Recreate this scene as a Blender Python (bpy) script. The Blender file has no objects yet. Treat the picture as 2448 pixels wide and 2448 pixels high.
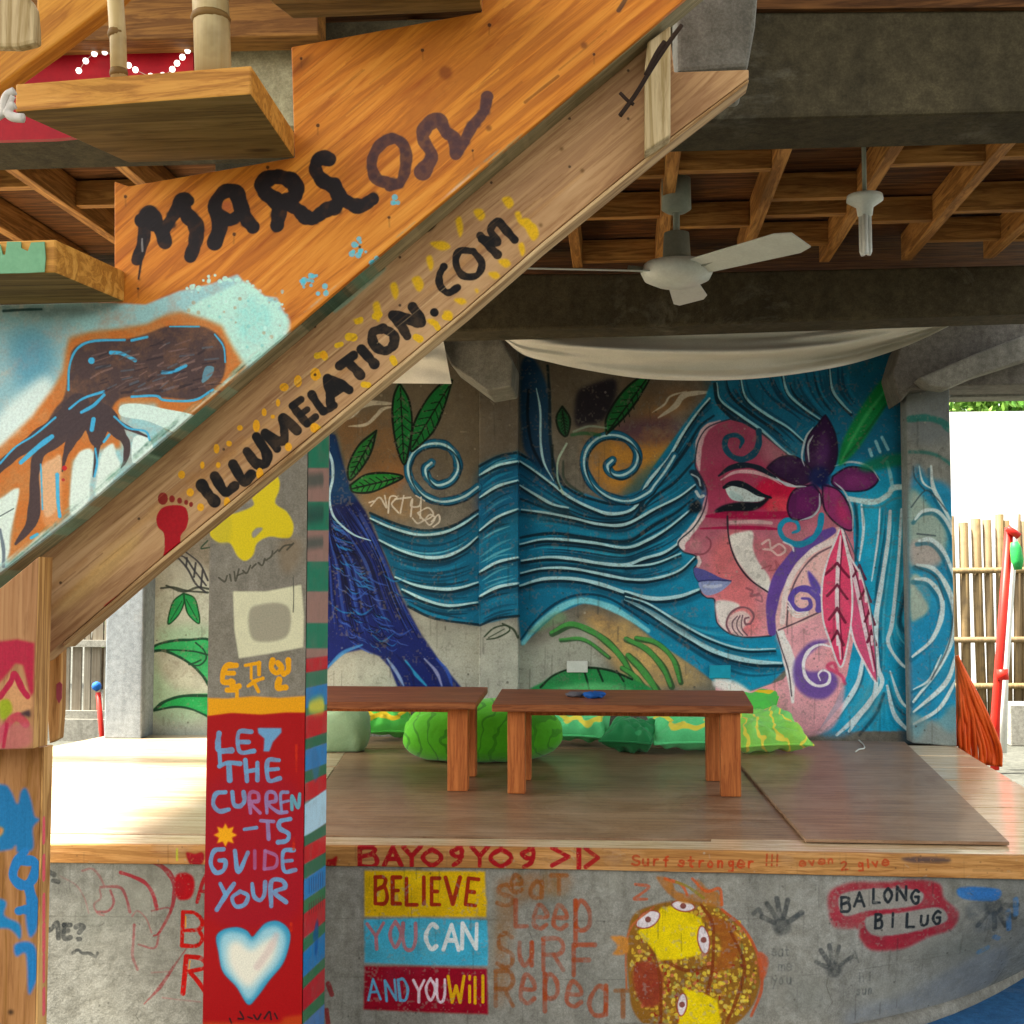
import bpy, bmesh, math, random
import numpy as np
from mathutils import Vector, Matrix
random.seed(7)
RNG = np.random.default_rng(11)
SC = bpy.context.scene
COL = SC.collection
# ---------------------------------------------------------------- camera
F = 2950.0                 # focal length in photo pixels (photo 2448 wide)
CZ = 1.52
PITCH = math.radians(3.49); YAW = math.radians(4.96)
cam_d = bpy.data.cameras.new('camera'); cam = bpy.data.objects.new('camera', cam_d); COL.objects.link(cam)
cam.location = (0, 0, CZ); cam.rotation_euler = (math.radians(90) + PITCH, 0, YAW)
cam_d.sensor_width = 36; cam_d.lens = 36 * F / 2448; cam_d.clip_start = .05; cam_d.clip_end = 3000
SC.camera = cam
# ---------------------------------------------------------------- world, sun, exposure
SUN_EL, SUN_AZ = 60, 260            # azimuth the light comes from, clockwise from +Y
world = bpy.data.worlds.new('World'); SC.world = world; world.use_nodes = True
wn = world.node_tree.nodes; wl = world.node_tree.links
sky = wn.new('ShaderNodeTexSky'); sky.sky_type = 'NISHITA'; sky.sun_disc = False
sky.sun_elevation = math.radians(SUN_EL); sky.sun_rotation = math.radians(SUN_AZ)
sky.air_density = 1.0; sky.dust_density = 3.0; sky.ozone_density = 1.0
# thin bright haze: the sky loses most of its blue
bw = wn.new('ShaderNodeRGBToBW'); wl.new(sky.outputs[0], bw.inputs[0]); tint = wn.new('ShaderNodeMix'); tint.data_type = 'RGBA'; tint.blend_type = 'MULTIPLY'; tint.inputs[0].default_value = 1
wl.new(bw.outputs[0], tint.inputs[6]); tint.inputs[7].default_value = (1.0, .955, .87, 1)
hz = wn.new('ShaderNodeMix'); hz.data_type = 'RGBA'; hz.inputs[0].default_value = .8; wl.new(sky.outputs[0], hz.inputs[6]); wl.new(tint.outputs[2], hz.inputs[7])
wl.new(hz.outputs[2], wn['Background'].inputs[0]); wn['Background'].inputs[1].default_value = 0.15
sun_d = bpy.data.lights.new('sun', 'SUN'); sun = bpy.data.objects.new('sun', sun_d); COL.objects.link(sun)
sun_d.energy = 4.8; sun_d.angle = math.radians(7); sun_d.color = (1, .93, .82)
_a, _e = math.radians(SUN_AZ), math.radians(SUN_EL)
_dir = Vector((math.sin(_a) * math.cos(_e), math.cos(_a) * math.cos(_e), math.sin(_e)))
sun.rotation_euler = _dir.to_track_quat('Z', 'Y').to_euler()
SC.view_settings.view_transform = 'Standard'; SC.view_settings.look = 'None'
SC.view_settings.exposure = 2.5; SC.view_settings.gamma = 1.0; SC.view_settings.use_curve_mapping = False
SC.cycles.max_bounces = 8; SC.cycles.diffuse_bounces = 5
# ---------------------------------------------------------------- photo pixel -> place
RM = np.array(cam.rotation_euler.to_matrix())
CAMP = np.array([0, 0, CZ])
def rays(P):
    P = np.asarray(P, float).reshape(-1, 2)
    d = np.stack([(P[:, 0] - 1224) / F, -(P[:, 1] - 1224) / F, -np.ones(len(P))], 1)
    return d @ RM.T
def hitZ(x, y, z):
    d = rays([(x, y)])[0]; return CAMP + d * (z - CZ) / d[2]
def hitY(x, y, Y):
    d = rays([(x, y)])[0]; return CAMP + d * Y / d[1]
def hitX(x, y, X):
    d = rays([(x, y)])[0]; return CAMP + d * X / d[0]
class Plane:
    """a plane through O spanned by unit vectors U and V"""
    def __init__(s, O, U, V=(0, 0, 1)):
        s.O = np.array(O, float); s.U = np.array(U, float); s.U /= np.linalg.norm(s.U)
        s.V = np.array(V, float); s.N = np.cross(s.U, s.V); s.N /= np.linalg.norm(s.N)
    def hit(s, P):
        d = rays(P); t = ((s.O - CAMP) @ s.N) / (d @ s.N)
        return CAMP + d * t[:, None]
    def uv(s, W): W = np.asarray(W) - s.O; return np.stack([W @ s.U, W @ s.V], 1)
    def px(s, x, y):
        a, b = s.hit([(x, y), (x + 1, y)]); return np.linalg.norm(b - a)
def planeY(Y): return Plane((0, Y, 0), (1, 0, 0))
def vplane(p, q): return Plane(p, np.array([q[0] - p[0], q[1] - p[1], 0]))
class View:
    """reads points measured in an enlarged crop of the photograph"""
    def __init__(s, ox, oy, k): s.ox, s.oy, s.k = ox, oy, k
    def __call__(s, *pts):
        P = np.array(pts[0] if len(pts) == 1 and hasattr(pts[0][0], '__len__') else pts, float).reshape(-1, 2)
        return P * s.k + (s.ox, s.oy)
VA = View(0, 0, .41408); VB = View(800, 0, .41408); VC = View(1600, 0, .43892); VD = View(0, 700, .41408)
VE = View(750, 750, .41408); VF = View(1500, 800, .49068); VG = View(0, 1400, .41408); VH = View(700, 1550, .41408)
VI = View(1400, 1550, .54244); VJ = View(0, 1950, .2588); VK = View(450, 1650, .41322); VL = View(800, 2000, .41408)
VM = View(0, 1200, .23292); VN = View(2000, 700, .23188); VO = View(0, 0, .20704); VP = View(450, 1100, .31056)
VQ = View(1550, 950, .31056); VW = View(0, 0, 1.26708); VS = View(0, 0, 1)
# ---------------------------------------------------------------- paint canvases
def hexc(h):
    if not isinstance(h, str): return np.array(h, float)
    h = h.lstrip('#'); return np.array([int(h[i:i + 2], 16) / 255 for i in (0, 2, 4)])
def smooth(P, n=8, closed=False):
    P = np.asarray(P, float)
    if len(P) < 3: return P
    if closed: Q = np.vstack([P[-1], P, P[0], P[1]])
    else: Q = np.vstack([2 * P[0] - P[1], P, 2 * P[-1] - P[-2]])
    t = np.linspace(0, 1, n, endpoint=False)[:, None]; out = []
    for i in range(1, len(Q) - 2):
        a, b, c, d = Q[i - 1], Q[i], Q[i + 1], Q[i + 2]
        out.append(.5 * (2 * b + (c - a) * t + (2 * a - 5 * b + 4 * c - d) * t ** 2 + (3 * b - a - 3 * c + d) * t ** 3))
    out = np.vstack(out)
    return out if closed else np.vstack([out, P[-1]])
def resample(P, n):
    P = np.asarray(P, float); s = np.r_[0, np.cumsum(np.linalg.norm(np.diff(P, axis=0), axis=1))]
    t = np.linspace(0, s[-1], n); return np.stack([np.interp(t, s, P[:, 0]), np.interp(t, s, P[:, 1])], 1)
def vnoise(h, w, cell):
    gh, gw = int(h / cell) + 3, int(w / cell) + 3; g = RNG.random((gh, gw))
    y = np.arange(h) / cell; x = np.arange(w) / cell; yi = y.astype(int); xi = x.astype(int)
    fy = (y - yi)[:, None]; fx = (x - xi)[None]; fy = fy * fy * (3 - 2 * fy); fx = fx * fx * (3 - 2 * fx)
    a = g[yi][:, xi]; b = g[yi][:, xi + 1]; c = g[yi + 1][:, xi]; d = g[yi + 1][:, xi + 1]
    return (a * (1 - fx) + b * fx) * (1 - fy) + (c * (1 - fx) + d * fx) * fy
def boxblur(m, r):
    r = int(round(r))
    if r < 1: return m
    for _ in range(2):
        for ax in (0, 1):
            n = m.shape[ax]; p = [(0, 0), (0, 0)]; p[ax] = (r + 1, r)
            c = np.cumsum(np.pad(m, p, mode='edge'), axis=ax)
            m = (np.take(c, range(2 * r + 1, 2 * r + 1 + n), ax) - np.take(c, range(0, n), ax)) / (2 * r + 1)
    return m
class Canvas:
    """colour and cover of paint on one flat surface; strokes are given where the photograph shows them"""
    def __init__(s, name, plane, corners, res, margin=.03):
        s.name, s.pl, s.res = name, plane, res
        uv = plane.uv(plane.hit(corners)); s.u0, s.v0 = uv.min(0) - margin; u1, v1 = uv.max(0) + margin
        s.W = int((u1 - s.u0) * res); s.H = int((v1 - s.v0) * res)
        s.rgb = np.full((s.H, s.W, 3), .5, np.float32); s.a = np.zeros((s.H, s.W), np.float32)
        n = .5 * vnoise(s.H, s.W, 22) + .3 * vnoise(s.H, s.W, 7) + .2 * vnoise(s.H, s.W, 2.3)
        s.noise = ((n - n.mean()) / n.std() * .22 + .5).clip(0, 1)
        c = np.mean(np.asarray(corners, float), 0); s.k = plane.px(*c) * res       # canvas px per photo px
    def to(s, P):
        uv = s.pl.uv(s.pl.hit(P)); return (uv - (s.u0, s.v0)) * s.res
    def uvn(s, W):
        uv = s.pl.uv(W); q = (uv - (s.u0, s.v0)) * s.res; return q / (s.W, s.H)
    def _blend(s, x0, y0, m, col, a, rough, grad=None):
        h, w = m.shape
        X0, Y0, X1, Y1 = max(x0, 0), max(y0, 0), min(x0 + w, s.W), min(y0 + h, s.H)
        if X1 <= X0 or Y1 <= Y0: return
        m = m[Y0 - y0:Y1 - y0, X0 - x0:X1 - x0] * a
        if rough: m = m * (1 - rough * (s.noise[Y0:Y1, X0:X1] - .35).clip(0) * 3).clip(0, 1)
        c = hexc(col)
        if grad is not None:
            q = s.to(np.array(grad[0:2]).reshape(2, 2)); d = q[1] - q[0]; L = (d ** 2).sum()
            yy, xx = np.mgrid[Y0:Y1, X0:X1]
            t = (((xx - q[0, 0]) * d[0] + (yy - q[0, 1]) * d[1]) / L).clip(0, 1)[..., None]
            c = c * (1 - t) + hexc(grad[2]) * t
        A = s.a[Y0:Y1, X0:X1]; R = s.rgb[Y0:Y1, X0:X1]
        na = m + A * (1 - m); w_ = np.where(na > 1e-4, m / np.maximum(na, 1e-4), 0)[..., None]
        s.rgb[Y0:Y1, X0:X1] = R * (1 - w_) + c * w_; s.a[Y0:Y1, X0:X1] = na
    def fill(s, P, col, a=1, soft=1.2, curve=True, rough=0, grad=None):
        P = smooth(P, 8, True) if curve else np.asarray(P, float)
        q = s.to(P); sp = max(soft * s.k, .5); pad = int(sp * 2.2) + 2
        x0, y0 = np.floor(q.min(0)).astype(int) - pad; x1, y1 = np.ceil(q.max(0)).astype(int) + pad
        x0 = max(x0, -60); y0 = max(y0, -60); x1 = min(x1, s.W + 60); y1 = min(y1, s.H + 60)
        if x1 <= x0 or y1 <= y0: return
        ss = 2 if sp < 2 else 1
        ys = y0 + (np.arange((y1 - y0) * ss) + .5) / ss; xs = x0 + (np.arange((x1 - x0) * ss) + .5) / ss
        m = np.zeros((len(ys), len(xs)), bool)
        A, B = q, np.roll(q, -1, 0)
        for (ax, ay), (bx, by) in zip(A, B):
            if ay == by: continue
            lo, hi = min(ay, by), max(ay, by)
            r = np.where((ys >= lo) & (ys < hi))[0]
            if not len(r): continue
            xc = ax + (ys[r] - ay) * (bx - ax) / (by - ay)
            m[r] ^= xs[None] > xc[:, None]
        m = m.astype(np.float32)
        if ss == 2: m = m.reshape(y1 - y0, 2, x1 - x0, 2).mean((1, 3))
        if sp > 1: m = boxblur(m, sp * .6)
        s._blend(x0, y0, m, col, a, rough, grad)
    def stroke(s, P, w, col, a=1, soft=1.0, curve=True, taper=0, rough=0, grad=None):
        P = smooth(P, 6) if curve else np.asarray(P, float)
        q = s.to(P); n = len(q)
        if np.ndim(w): r = np.interp(np.linspace(0, 1, n), np.linspace(0, 1, len(w)), w) * s.k / 2
        else: r = np.full(n, w * s.k / 2)
        if taper:
            t = np.linspace(0, 1, n); r = r * (1 - taper * np.abs(2 * t - 1) ** 2.2)
        u = np.arange(n) * (6.0 / max(n, 1)) ** 0; f1, f2 = random.uniform(.25, .6), random.uniform(.8, 1.5)      # uneven pressure of the hand
        r = r * (1 + .09 * np.sin(u * f1 + random.random() * 6) + .06 * np.sin(u * f2 + random.random() * 6))
        sp = max(soft * s.k, .55); pad = int(r.max() + sp * 1.5) + 2
        x0, y0 = np.floor(q.min(0)).astype(int) - pad; x1, y1 = np.ceil(q.max(0)).astype(int) + pad
        x0 = max(x0, -80); y0 = max(y0, -80); x1 = min(x1, s.W + 80); y1 = min(y1, s.H + 80)
        if x1 <= x0 or y1 <= y0: return
        m = np.zeros((y1 - y0, x1 - x0), np.float32)
        for i in range(max(n - 1, 1)):
            a0, b0 = q[i], q[min(i + 1, n - 1)]; R = max(r[i], r[min(i + 1, n - 1)]) + sp + 1
            ex0 = max(int(min(a0[0], b0[0]) - R), x0); ex1 = min(int(max(a0[0], b0[0]) + R) + 2, x1)
            ey0 = max(int(min(a0[1], b0[1]) - R), y0); ey1 = min(int(max(a0[1], b0[1]) + R) + 2, y1)
            if ex1 <= ex0 or ey1 <= ey0: continue
            X = np.arange(ex0, ex1)[None] + .5 - a0[0]; Y = np.arange(ey0, ey1)[:, None] + .5 - a0[1]
            d = b0 - a0; L = (d ** 2).sum() + 1e-9; t = ((X * d[0] + Y * d[1]) / L).clip(0, 1)
            D = np.hypot(X - t * d[0], Y - t * d[1]); rr = r[i] + (r[min(i + 1, n - 1)] - r[i]) * t
            v = ((rr - D) / sp + .5).clip(0, 1); sub = m[ey0 - y0:ey1 - y0, ex0 - x0:ex1 - x0]
            np.maximum(sub, v, out=sub)
        s._blend(x0, y0, m, col, a, rough, grad)
    def dot(s, p, r, col, a=1, soft=1, rough=0, ry=None):
        t = np.linspace(0, 2 * math.pi, 14, endpoint=False)
        s.fill(np.stack([p[0] + r * np.cos(t), p[1] + (ry or r) * np.sin(t)], 1), col, a, soft, True, rough)
    def flow(s, curves, n, cols, w, a=.8, soft=1.5, jit=3):
        """strands laid between neighbouring guide curves"""
        C = [resample(smooth(c), 30) for c in curves]
        for A, B in zip(C, C[1:]):
            for i in range(1, n + 1):
                t = (i + random.uniform(-.25, .25)) / (n + 1)
                P = A * (1 - t) + B * t; P = P[random.randint(0, 5):30 - random.randint(0, 5):3].copy()
                P[:, 1] += np.sin(np.linspace(0, 3, len(P)) + random.random() * 6) * jit
                s.stroke(P, w * random.uniform(.6, 1.4), random.choice(cols), a * random.uniform(.4, 1), soft, True, .8)
    def weather(s, x0, x1, y0, y1, n, dark='#2a2822', light='#b9b5a6'):
        """runs, scuffs and bare specks, as wide as given in photo pixels"""
        for _ in range(n):
            x, y = random.uniform(x0, x1), random.uniform(y0, y1); q = random.random()
            if q < .25: s.stroke([(x, y), (x + random.uniform(-2, 2), y + random.uniform(15, 70))], random.uniform(1.5, 5), dark, random.uniform(.08, .25), 2, False)
            elif q < .6: s.stroke([(x, y), (x + random.uniform(-14, 14), y + random.uniform(-8, 8))], random.uniform(1.5, 4), random.choice([dark, light]), random.uniform(.12, .35), 1.5, False, rough=.6)
            else: s.dot((x, y), random.uniform(1, 3.2), random.choice([dark, light]), random.uniform(.2, .5), 1)
        for _ in range(n // 9): s.dot((random.uniform(x0, x1), random.uniform(y0, y1)), random.uniform(20, 70), random.choice([dark, light]), random.uniform(.05, .13), 18, .5, random.uniform(10, 50))
        g = 1 + (vnoise(s.H, s.W, 1.6) - .5)[..., None] * .12 + (vnoise(s.H, s.W, 14) - .5)[..., None] * .1; s.rgb = (s.rgb * g).clip(0, 1).astype(np.float32)
        worn = vnoise(s.H, s.W, 3.1) * .6 + vnoise(s.H, s.W, 11) * .4; s.a = s.a * (1 - ((worn - .68) * 4).clip(0, .3)).astype(np.float32)
    def image(s):
        im = bpy.data.images.new(s.name, s.W, s.H, alpha=True)
        im.alpha_mode = 'CHANNEL_PACKED'
        g = s.rgb.mean(2, keepdims=True); s.rgb = (g + (s.rgb - g) * 1.14).clip(0, 1)
        px = np.ones((s.H, s.W, 4), np.float32); px[..., :3] = s.rgb; px[..., 3] = s.a
        im.pixels.foreach_set(px.ravel()); im.update(); im.pack(); return im
GL = dict(A="00 48 80|23 63", B="00 08|~08 58 77 55 04|~04 65 82 60 00", C="~77 48 16 04 12 40 71", D="00 08|~08 58 84 50 00",
 E="78 08 00 70|04 54", F="78 08 00|04 54", G="~77 48 16 04 12 40 71 74|74 44", H="00 08|80 88|04 84", I="40 48", L="08 00 70",
 M="00 08 43 88 80", N="00 08 80 88", O="~48 16 04 12 40 72 84 76 48", P="00 08|~08 68 86 64 04", R="00 08|~08 68 86 64 04|44 80",
 S="~77 48 17 15 44 73 71 40 01", T="08 88|48 40", U="~08 03 20 60 83 88", V="08 40 88", W="08 20 45 60 88", Y="08 44 88|44 40",
 e="~13 73 65 36 13 11 40 71", a="~75 46 14 02 20 60 72|76 70", p="16 10|16 1-|~14 36 64 61 30 11", i="40 45|47 48", l="40 48",
 r="20 25|~23 45 65", u="~15 12 30 62 65|65 60", s="~64 45 24 43 62 40 11", t="38 31 50|15 65", n="10 15|~13 35 54 50", o="~35 13 11 30 51 53 35",
 f="~68 47 45 40|25 65", g="~64 35 23 31 62|65 6- 2-", k="18 10|55 13 50", y="15 43|75 2-", v="15 40 65", m="00 05|~03 25 44 40|~43 65 84 80",
 d="68 60|~64 35 13 11 30 61", b="18 10|~14 35 63 61 30 11", h="18 10|~13 35 54 50", c="~64 35 13 11 30 61", w="05 20 44 60 85", x="15 60|65 10")
GL['9'] = "~74 44 26 47 68 77 75 62 30"; GL['!'] = "48 43|41 40"; GL['>'] = "08 74 00"; GL['1'] = "40 48"; GL['.'] = "40 40"; GL['-'] = "14 74"
GL['2'] = "~17 48 66 43 10|10 70"; GL['8'] = "~48 26 44 62 40 22 44 66 48"; GL['7'] = "08 78 20"
def glyph(c):
    out = []
    for part in GL[c].split('|'):
        cv = part.startswith('~'); part = part.lstrip('~'); pts = []
        for tok in part.split():
            x = int(tok[0]); y = -3 if tok[1] == '-' else int(tok[1]); pts.append((x / 8, y / 8))
        out.append((np.array(pts), cv))
    return out
def write(cv, V, txt, p0, p1, h, w, col, a=1, soft=1, gap=.28, up=None, jit=.04, rough=0, narrow=None):
    """letters by brush: from p0 to p1 along the base line (crop coordinates), h high"""
    p0, p1 = V(p0)[0], V(p1)[0]; d = p1 - p0; L = np.linalg.norm(d); e = d / L
    h = h * V.k; U = np.array([e[1], -e[0]]) if up is None else np.array(up, float); U = U / np.linalg.norm(U) * h
    wd = {'I': .35, 'i': .35, 'l': .35, '.': .35, '1': .35, '!': .4, ' ': .5, 'M': 1.25, 'W': 1.25}
    ws = [wd.get(c, 1) for c in txt]; tot = sum(ws) + gap * (len(txt) - 1); unit = L / tot; x = 0
    for c, cw in zip(txt, ws):
        if c != ' ':
            jj = random.uniform(-jit, jit)
            for P, cu in glyph(c):
                gx = (P[:, 0] - .5) * (1 if cw != .35 else 1) ; q = p0 + e * (x + cw / 2) * unit + np.outer(gx * (unit * (cw if cw > .35 else .9)), e) + np.outer(P[:, 1] + jj, U)
                cv.stroke(q, w * V.k, col(x / tot) if callable(col) else col, a, soft, cu, 0, rough)
        x += cw + gap
# ---------------------------------------------------------------- materials
def srgb(h):
    c = hexc(h); c = np.where(c <= .04045, c / 12.92, ((c + .055) / 1.055) ** 2.4); return (*c, 1)
MATS = {}
def _mix(nt, fac, a, b, mode='MIX'):
    n = nt.nodes.new('ShaderNodeMix'); n.data_type = 'RGBA'; n.blend_type = mode
    for s, v in ((0, fac), (6, a), (7, b)):
        if hasattr(v, 'links'): nt.links.new(v, n.inputs[s])
        else: n.inputs[s].default_value = v
    return n.outputs[2]
def _noise(nt, vec, scale, detail=4, rough=.6, dist=0):
    n = nt.nodes.new('ShaderNodeTexNoise'); n.inputs['Scale'].default_value = scale; n.inputs['Detail'].default_value = detail
    n.inputs['Roughness'].default_value = rough; n.inputs['Distortion'].default_value = dist
    nt.links.new(vec, n.inputs['Vector']); return n.outputs['Fac']
def _ramp(nt, fac, stops):
    r = nt.nodes.new('ShaderNodeValToRGB'); e = r.color_ramp.elements
    while len(e) < len(stops): e.new(.5)
    for el, (p, c) in zip(e, stops): el.position = p; el.color = c if len(c) == 4 else srgb(c)
    nt.links.new(fac, r.inputs[0]); return r.outputs[0]
def material(name, kind, c1, c2=None, rough=.7, canvas=None, angle=0, axis='X', scale=1, bump=.3, c3=None, spec=.2, coat=0, knots=True, paint_rough=None, dust=0):
    if name in MATS: return MATS[name]
    m = bpy.data.materials.new(name); m.use_nodes = True; MATS[name] = m; nt = m.node_tree
    b = nt.nodes['Principled BSDF']; b.inputs['Roughness'].default_value = rough; b.inputs['Specular IOR Level'].default_value = spec
    b.inputs['Coat Weight'].default_value = coat; b.inputs['Coat Roughness'].default_value = .15
    tc = nt.nodes.new('ShaderNodeTexCoord'); vec = tc.outputs['Object']; c2 = c2 or c1
    W = lambda x: (x, x, x, 1)
    if kind == 'wood':
        mp = nt.nodes.new('ShaderNodeMapping'); nt.links.new(vec, mp.inputs[0])
        r0 = nt.nodes.new('ShaderNodeMapping'); nt.links.new(vec, r0.inputs[0])
        r0.inputs['Rotation'].default_value = (0, math.radians(angle), 0)
        s = {'X': (1.2, 16, 16), 'Y': (16, 1.2, 16), 'Z': (16, 16, 1.2)}[axis]
        mp.inputs['Scale'].default_value = s; nt.links.new(r0.outputs[0], mp.inputs[0])
        n1 = _noise(nt, mp.outputs[0], 1.6 * scale, 5, .62, 1.6); n2 = _noise(nt, mp.outputs[0], 7 * scale, 4, .7, .4)
        n3 = _noise(nt, vec, 2.2 * scale, 3)
        col = _ramp(nt, n1, [(.3, c1), (.48, c2), (.56, c3 or c1), (.72, c2)])
        col = _mix(nt, _ramp(nt, n2, [(.5, W(0)), (.72, W(.5))]), col, srgb(c3 or c2), 'MULTIPLY')
        col = _mix(nt, _ramp(nt, n3, [(.35, W(.0)), (.75, W(.35))]), col, srgb(c2), 'MULTIPLY')
        if knots:
            v = nt.nodes.new('ShaderNodeTexVoronoi'); mk = nt.nodes.new('ShaderNodeMapping'); nt.links.new(r0.outputs[0], mk.inputs[0])
            mk.inputs['Scale'].default_value = tuple(q * (1 if q < 2 else .2) * 2.2 for q in s); nt.links.new(mk.outputs[0], v.inputs['Vector']); v.inputs['Scale'].default_value = 1
            col = _mix(nt, _ramp(nt, v.outputs['Distance'], [(.035, W(.75)), (.09, W(0))]), col, srgb('#3a2410'))
        if dust:
            n8 = _noise(nt, vec, 2.6, 6, .7, .8); col = _mix(nt, _ramp(nt, n8, [(.42, W(0)), (.7, W(dust))]), col, srgb('#b9a388')); n9 = _noise(nt, vec, 60, 4, .8); col = _mix(nt, _ramp(nt, n9, [(.55, W(0)), (.7, W(dust))]), col, srgb('#4a3a2c'))
        h = n2
    elif kind == 'concrete':
        n1 = _noise(nt, vec, 1.7 * scale, 6, .65); n2 = _noise(nt, vec, 28 * scale, 5, .7); n3 = _noise(nt, vec, 170, 2, .8)
        col = _ramp(nt, n1, [(.3, c1), (.7, c2)])
        col = _mix(nt, _ramp(nt, n2, [(.35, W(.45)), (.65, W(0))]), col, srgb(c3 or c1), 'MULTIPLY')
        col = _mix(nt, _ramp(nt, n3, [(.42, W(.35)), (.6, W(0))]), col, W(.35), 'MULTIPLY'); h = n2
        n5 = _noise(nt, vec, 3.5 * scale, 7, .75, .5); col = _mix(nt, _ramp(nt, n5, [(.56, W(0)), (.75, W(.22))]), col, srgb('#b5b09c'))
        mp = nt.nodes.new('ShaderNodeMapping'); nt.links.new(vec, mp.inputs[0]); mp.inputs['Scale'].default_value = (7, 7, .7); n6 = _noise(nt, mp.outputs[0], 1, 4, .6); col = _mix(nt, _ramp(nt, n6, [(.5, W(0)), (.75, W(.55))]), col, W(.35), 'MULTIPLY')
    elif kind == 'bamboo':
        mp = nt.nodes.new('ShaderNodeMapping'); nt.links.new(vec, mp.inputs[0]); mp.inputs['Scale'].default_value = (60, 60, 1.5)
        n1 = _noise(nt, mp.outputs[0], 1, 4); oi = nt.nodes.new('ShaderNodeObjectInfo')
        col = _ramp(nt, n1, [(.35, c1), (.6, c2)]); n3 = _noise(nt, vec, 9, 4)
        col = _mix(nt, _ramp(nt, n3, [(.5, W(0)), (.7, W(.6))]), col, srgb(c3 or '#6d5a3a'))
        col = _mix(nt, oi.outputs['Random'], col, _mix(nt, .5, col, srgb('#5f5240'))); h = n1
    elif kind == 'cloth':
        n1 = _noise(nt, vec, 3 * scale, 4); n2 = _noise(nt, vec, 120, 3, .7)
        col = _ramp(nt, n1, [(.3, c1), (.7, c2)]); col = _mix(nt, _ramp(nt, n2, [(.4, W(.2)), (.6, W(0))]), col, W(.6), 'MULTIPLY'); h = n1
    else:
        n1 = _noise(nt, vec, 9 * scale, 5, .7); n2 = _noise(nt, vec, 90, 3, .7)
        col = _ramp(nt, n1, [(.35, c1), (.68, c2)]); col = _mix(nt, _ramp(nt, n2, [(.4, W(.15)), (.62, W(0))]), col, W(.5), 'MULTIPLY'); h = n2
    if canvas is not None:
        im = nt.nodes.new('ShaderNodeTexImage'); im.image = canvas.image(); im.extension = 'EXTEND'
        uvn = nt.nodes.new('ShaderNodeUVMap'); uvn.uv_map = 'uv'; nt.links.new(uvn.outputs[0], im.inputs[0])
        n4 = _noise(nt, vec, 210, 2, .8); worn = _mix(nt, _ramp(nt, n4, [(.38, W(.3)), (.6, W(0))]), im.outputs[0], W(.45), 'MULTIPLY')
        col = _mix(nt, im.outputs[1], col, worn)
        if paint_rough is not None:
            mx = nt.nodes.new('ShaderNodeMix'); nt.links.new(im.outputs[1], mx.inputs[0]); mx.inputs[2].default_value = rough; mx.inputs[3].default_value = paint_rough
            nt.links.new(mx.outputs[0], b.inputs['Roughness'])
    if hasattr(col, 'links'): nt.links.new(col, b.inputs['Base Color'])
    if bump:
        bp = nt.nodes.new('ShaderNodeBump'); bp.inputs['Strength'].default_value = bump; bp.inputs['Distance'].default_value = .004
        nt.links.new(h, bp.inputs['Height']); nt.links.new(bp.outputs[0], b.inputs['Normal'])
    return m
# ---------------------------------------------------------------- things, parts
def empty(name, loc, label, cat, group=None):
    o = bpy.data.objects.new(name, None); COL.objects.link(o); o.location = loc; o.empty_display_size = .1
    o['label'] = label; o['category'] = cat
    if group: o['group'] = group
    return o
def root_loc(o):
    while o.parent: o = o.parent
    return np.array(o.location)
def part(name, shape, mat, parent=None, loc=None, canvas=None, smooth_=False, bevel=0, label=None, uvw=None):
    """one mesh object; shape = (verts, faces) or a list of shapes, all in world metres"""
    if isinstance(shape, list):
        V, Fc, n = [], [], 0
        for v, f in shape: V.append(np.asarray(v)); Fc += [tuple(i + n for i in q) for q in f]; n += len(v)
        V = np.vstack(V)
    else: V, Fc = np.asarray(shape[0], float), shape[1]
    base = root_loc(parent) if parent else (np.array(loc) if loc is not None else np.array([V[:, 0].mean(), V[:, 1].mean(), V[:, 2].min()]))
    me = bpy.data.meshes.new(name); me.from_pydata((V - base).tolist(), [], [tuple(int(i) for i in q) for q in Fc])
    if canvas is not None:
        uvs = canvas.uvn(V if uvw is None else uvw); lay = me.uv_layers.new(name='uv'); idx = np.zeros(len(me.loops), int); me.loops.foreach_get('vertex_index', idx)
        lay.data.foreach_set('uv', uvs[idx].astype(np.float32).ravel())
    bm = bmesh.new(); bm.from_mesh(me); bmesh.ops.recalc_face_normals(bm, faces=bm.faces); bm.to_mesh(me); bm.free()
    if smooth_: me.polygons.foreach_set('use_smooth', [True] * len(me.polygons))
    me.materials.append(mat); o = bpy.data.objects.new(name, me); COL.objects.link(o)
    if parent: o.parent = parent
    else: o.location = base
    if bevel:
        b = o.modifiers.new('edge', 'BEVEL'); b.width = bevel; b.segments = 2; b.limit_method = 'ANGLE'
    if label: o['label'] = label
    return o
def tag(o, label, cat, group=None):
    o['label'] = label; o['category'] = cat
    if group: o['group'] = group
    return o
def box(x0, x1, y0, y1, z0, z1):
    v = [(x, y, z) for z in (z0, z1) for y in (y0, y1) for x in (x0, x1)]
    return v, [(0, 2, 3, 1), (4, 5, 7, 6), (0, 1, 5, 4), (1, 3, 7, 5), (3, 2, 6, 7), (2, 0, 4, 6)]
def prism(front, depth):
    f = np.asarray(front, float); n = len(f); d = np.asarray(depth, float); b = f + d
    return np.vstack([f, b]), [tuple(range(n)), tuple(range(2 * n - 1, n - 1, -1))] + [(i, i + n, (i + 1) % n + n, (i + 1) % n) for i in range(n)]
def hexa(a, b):
    """solid between two quads a and b"""
    return np.vstack([a, b]), [(0, 1, 2, 3), (7, 6, 5, 4)] + [(i, i + 4, (i + 1) % 4 + 4, (i + 1) % 4) for i in range(4)]
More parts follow.
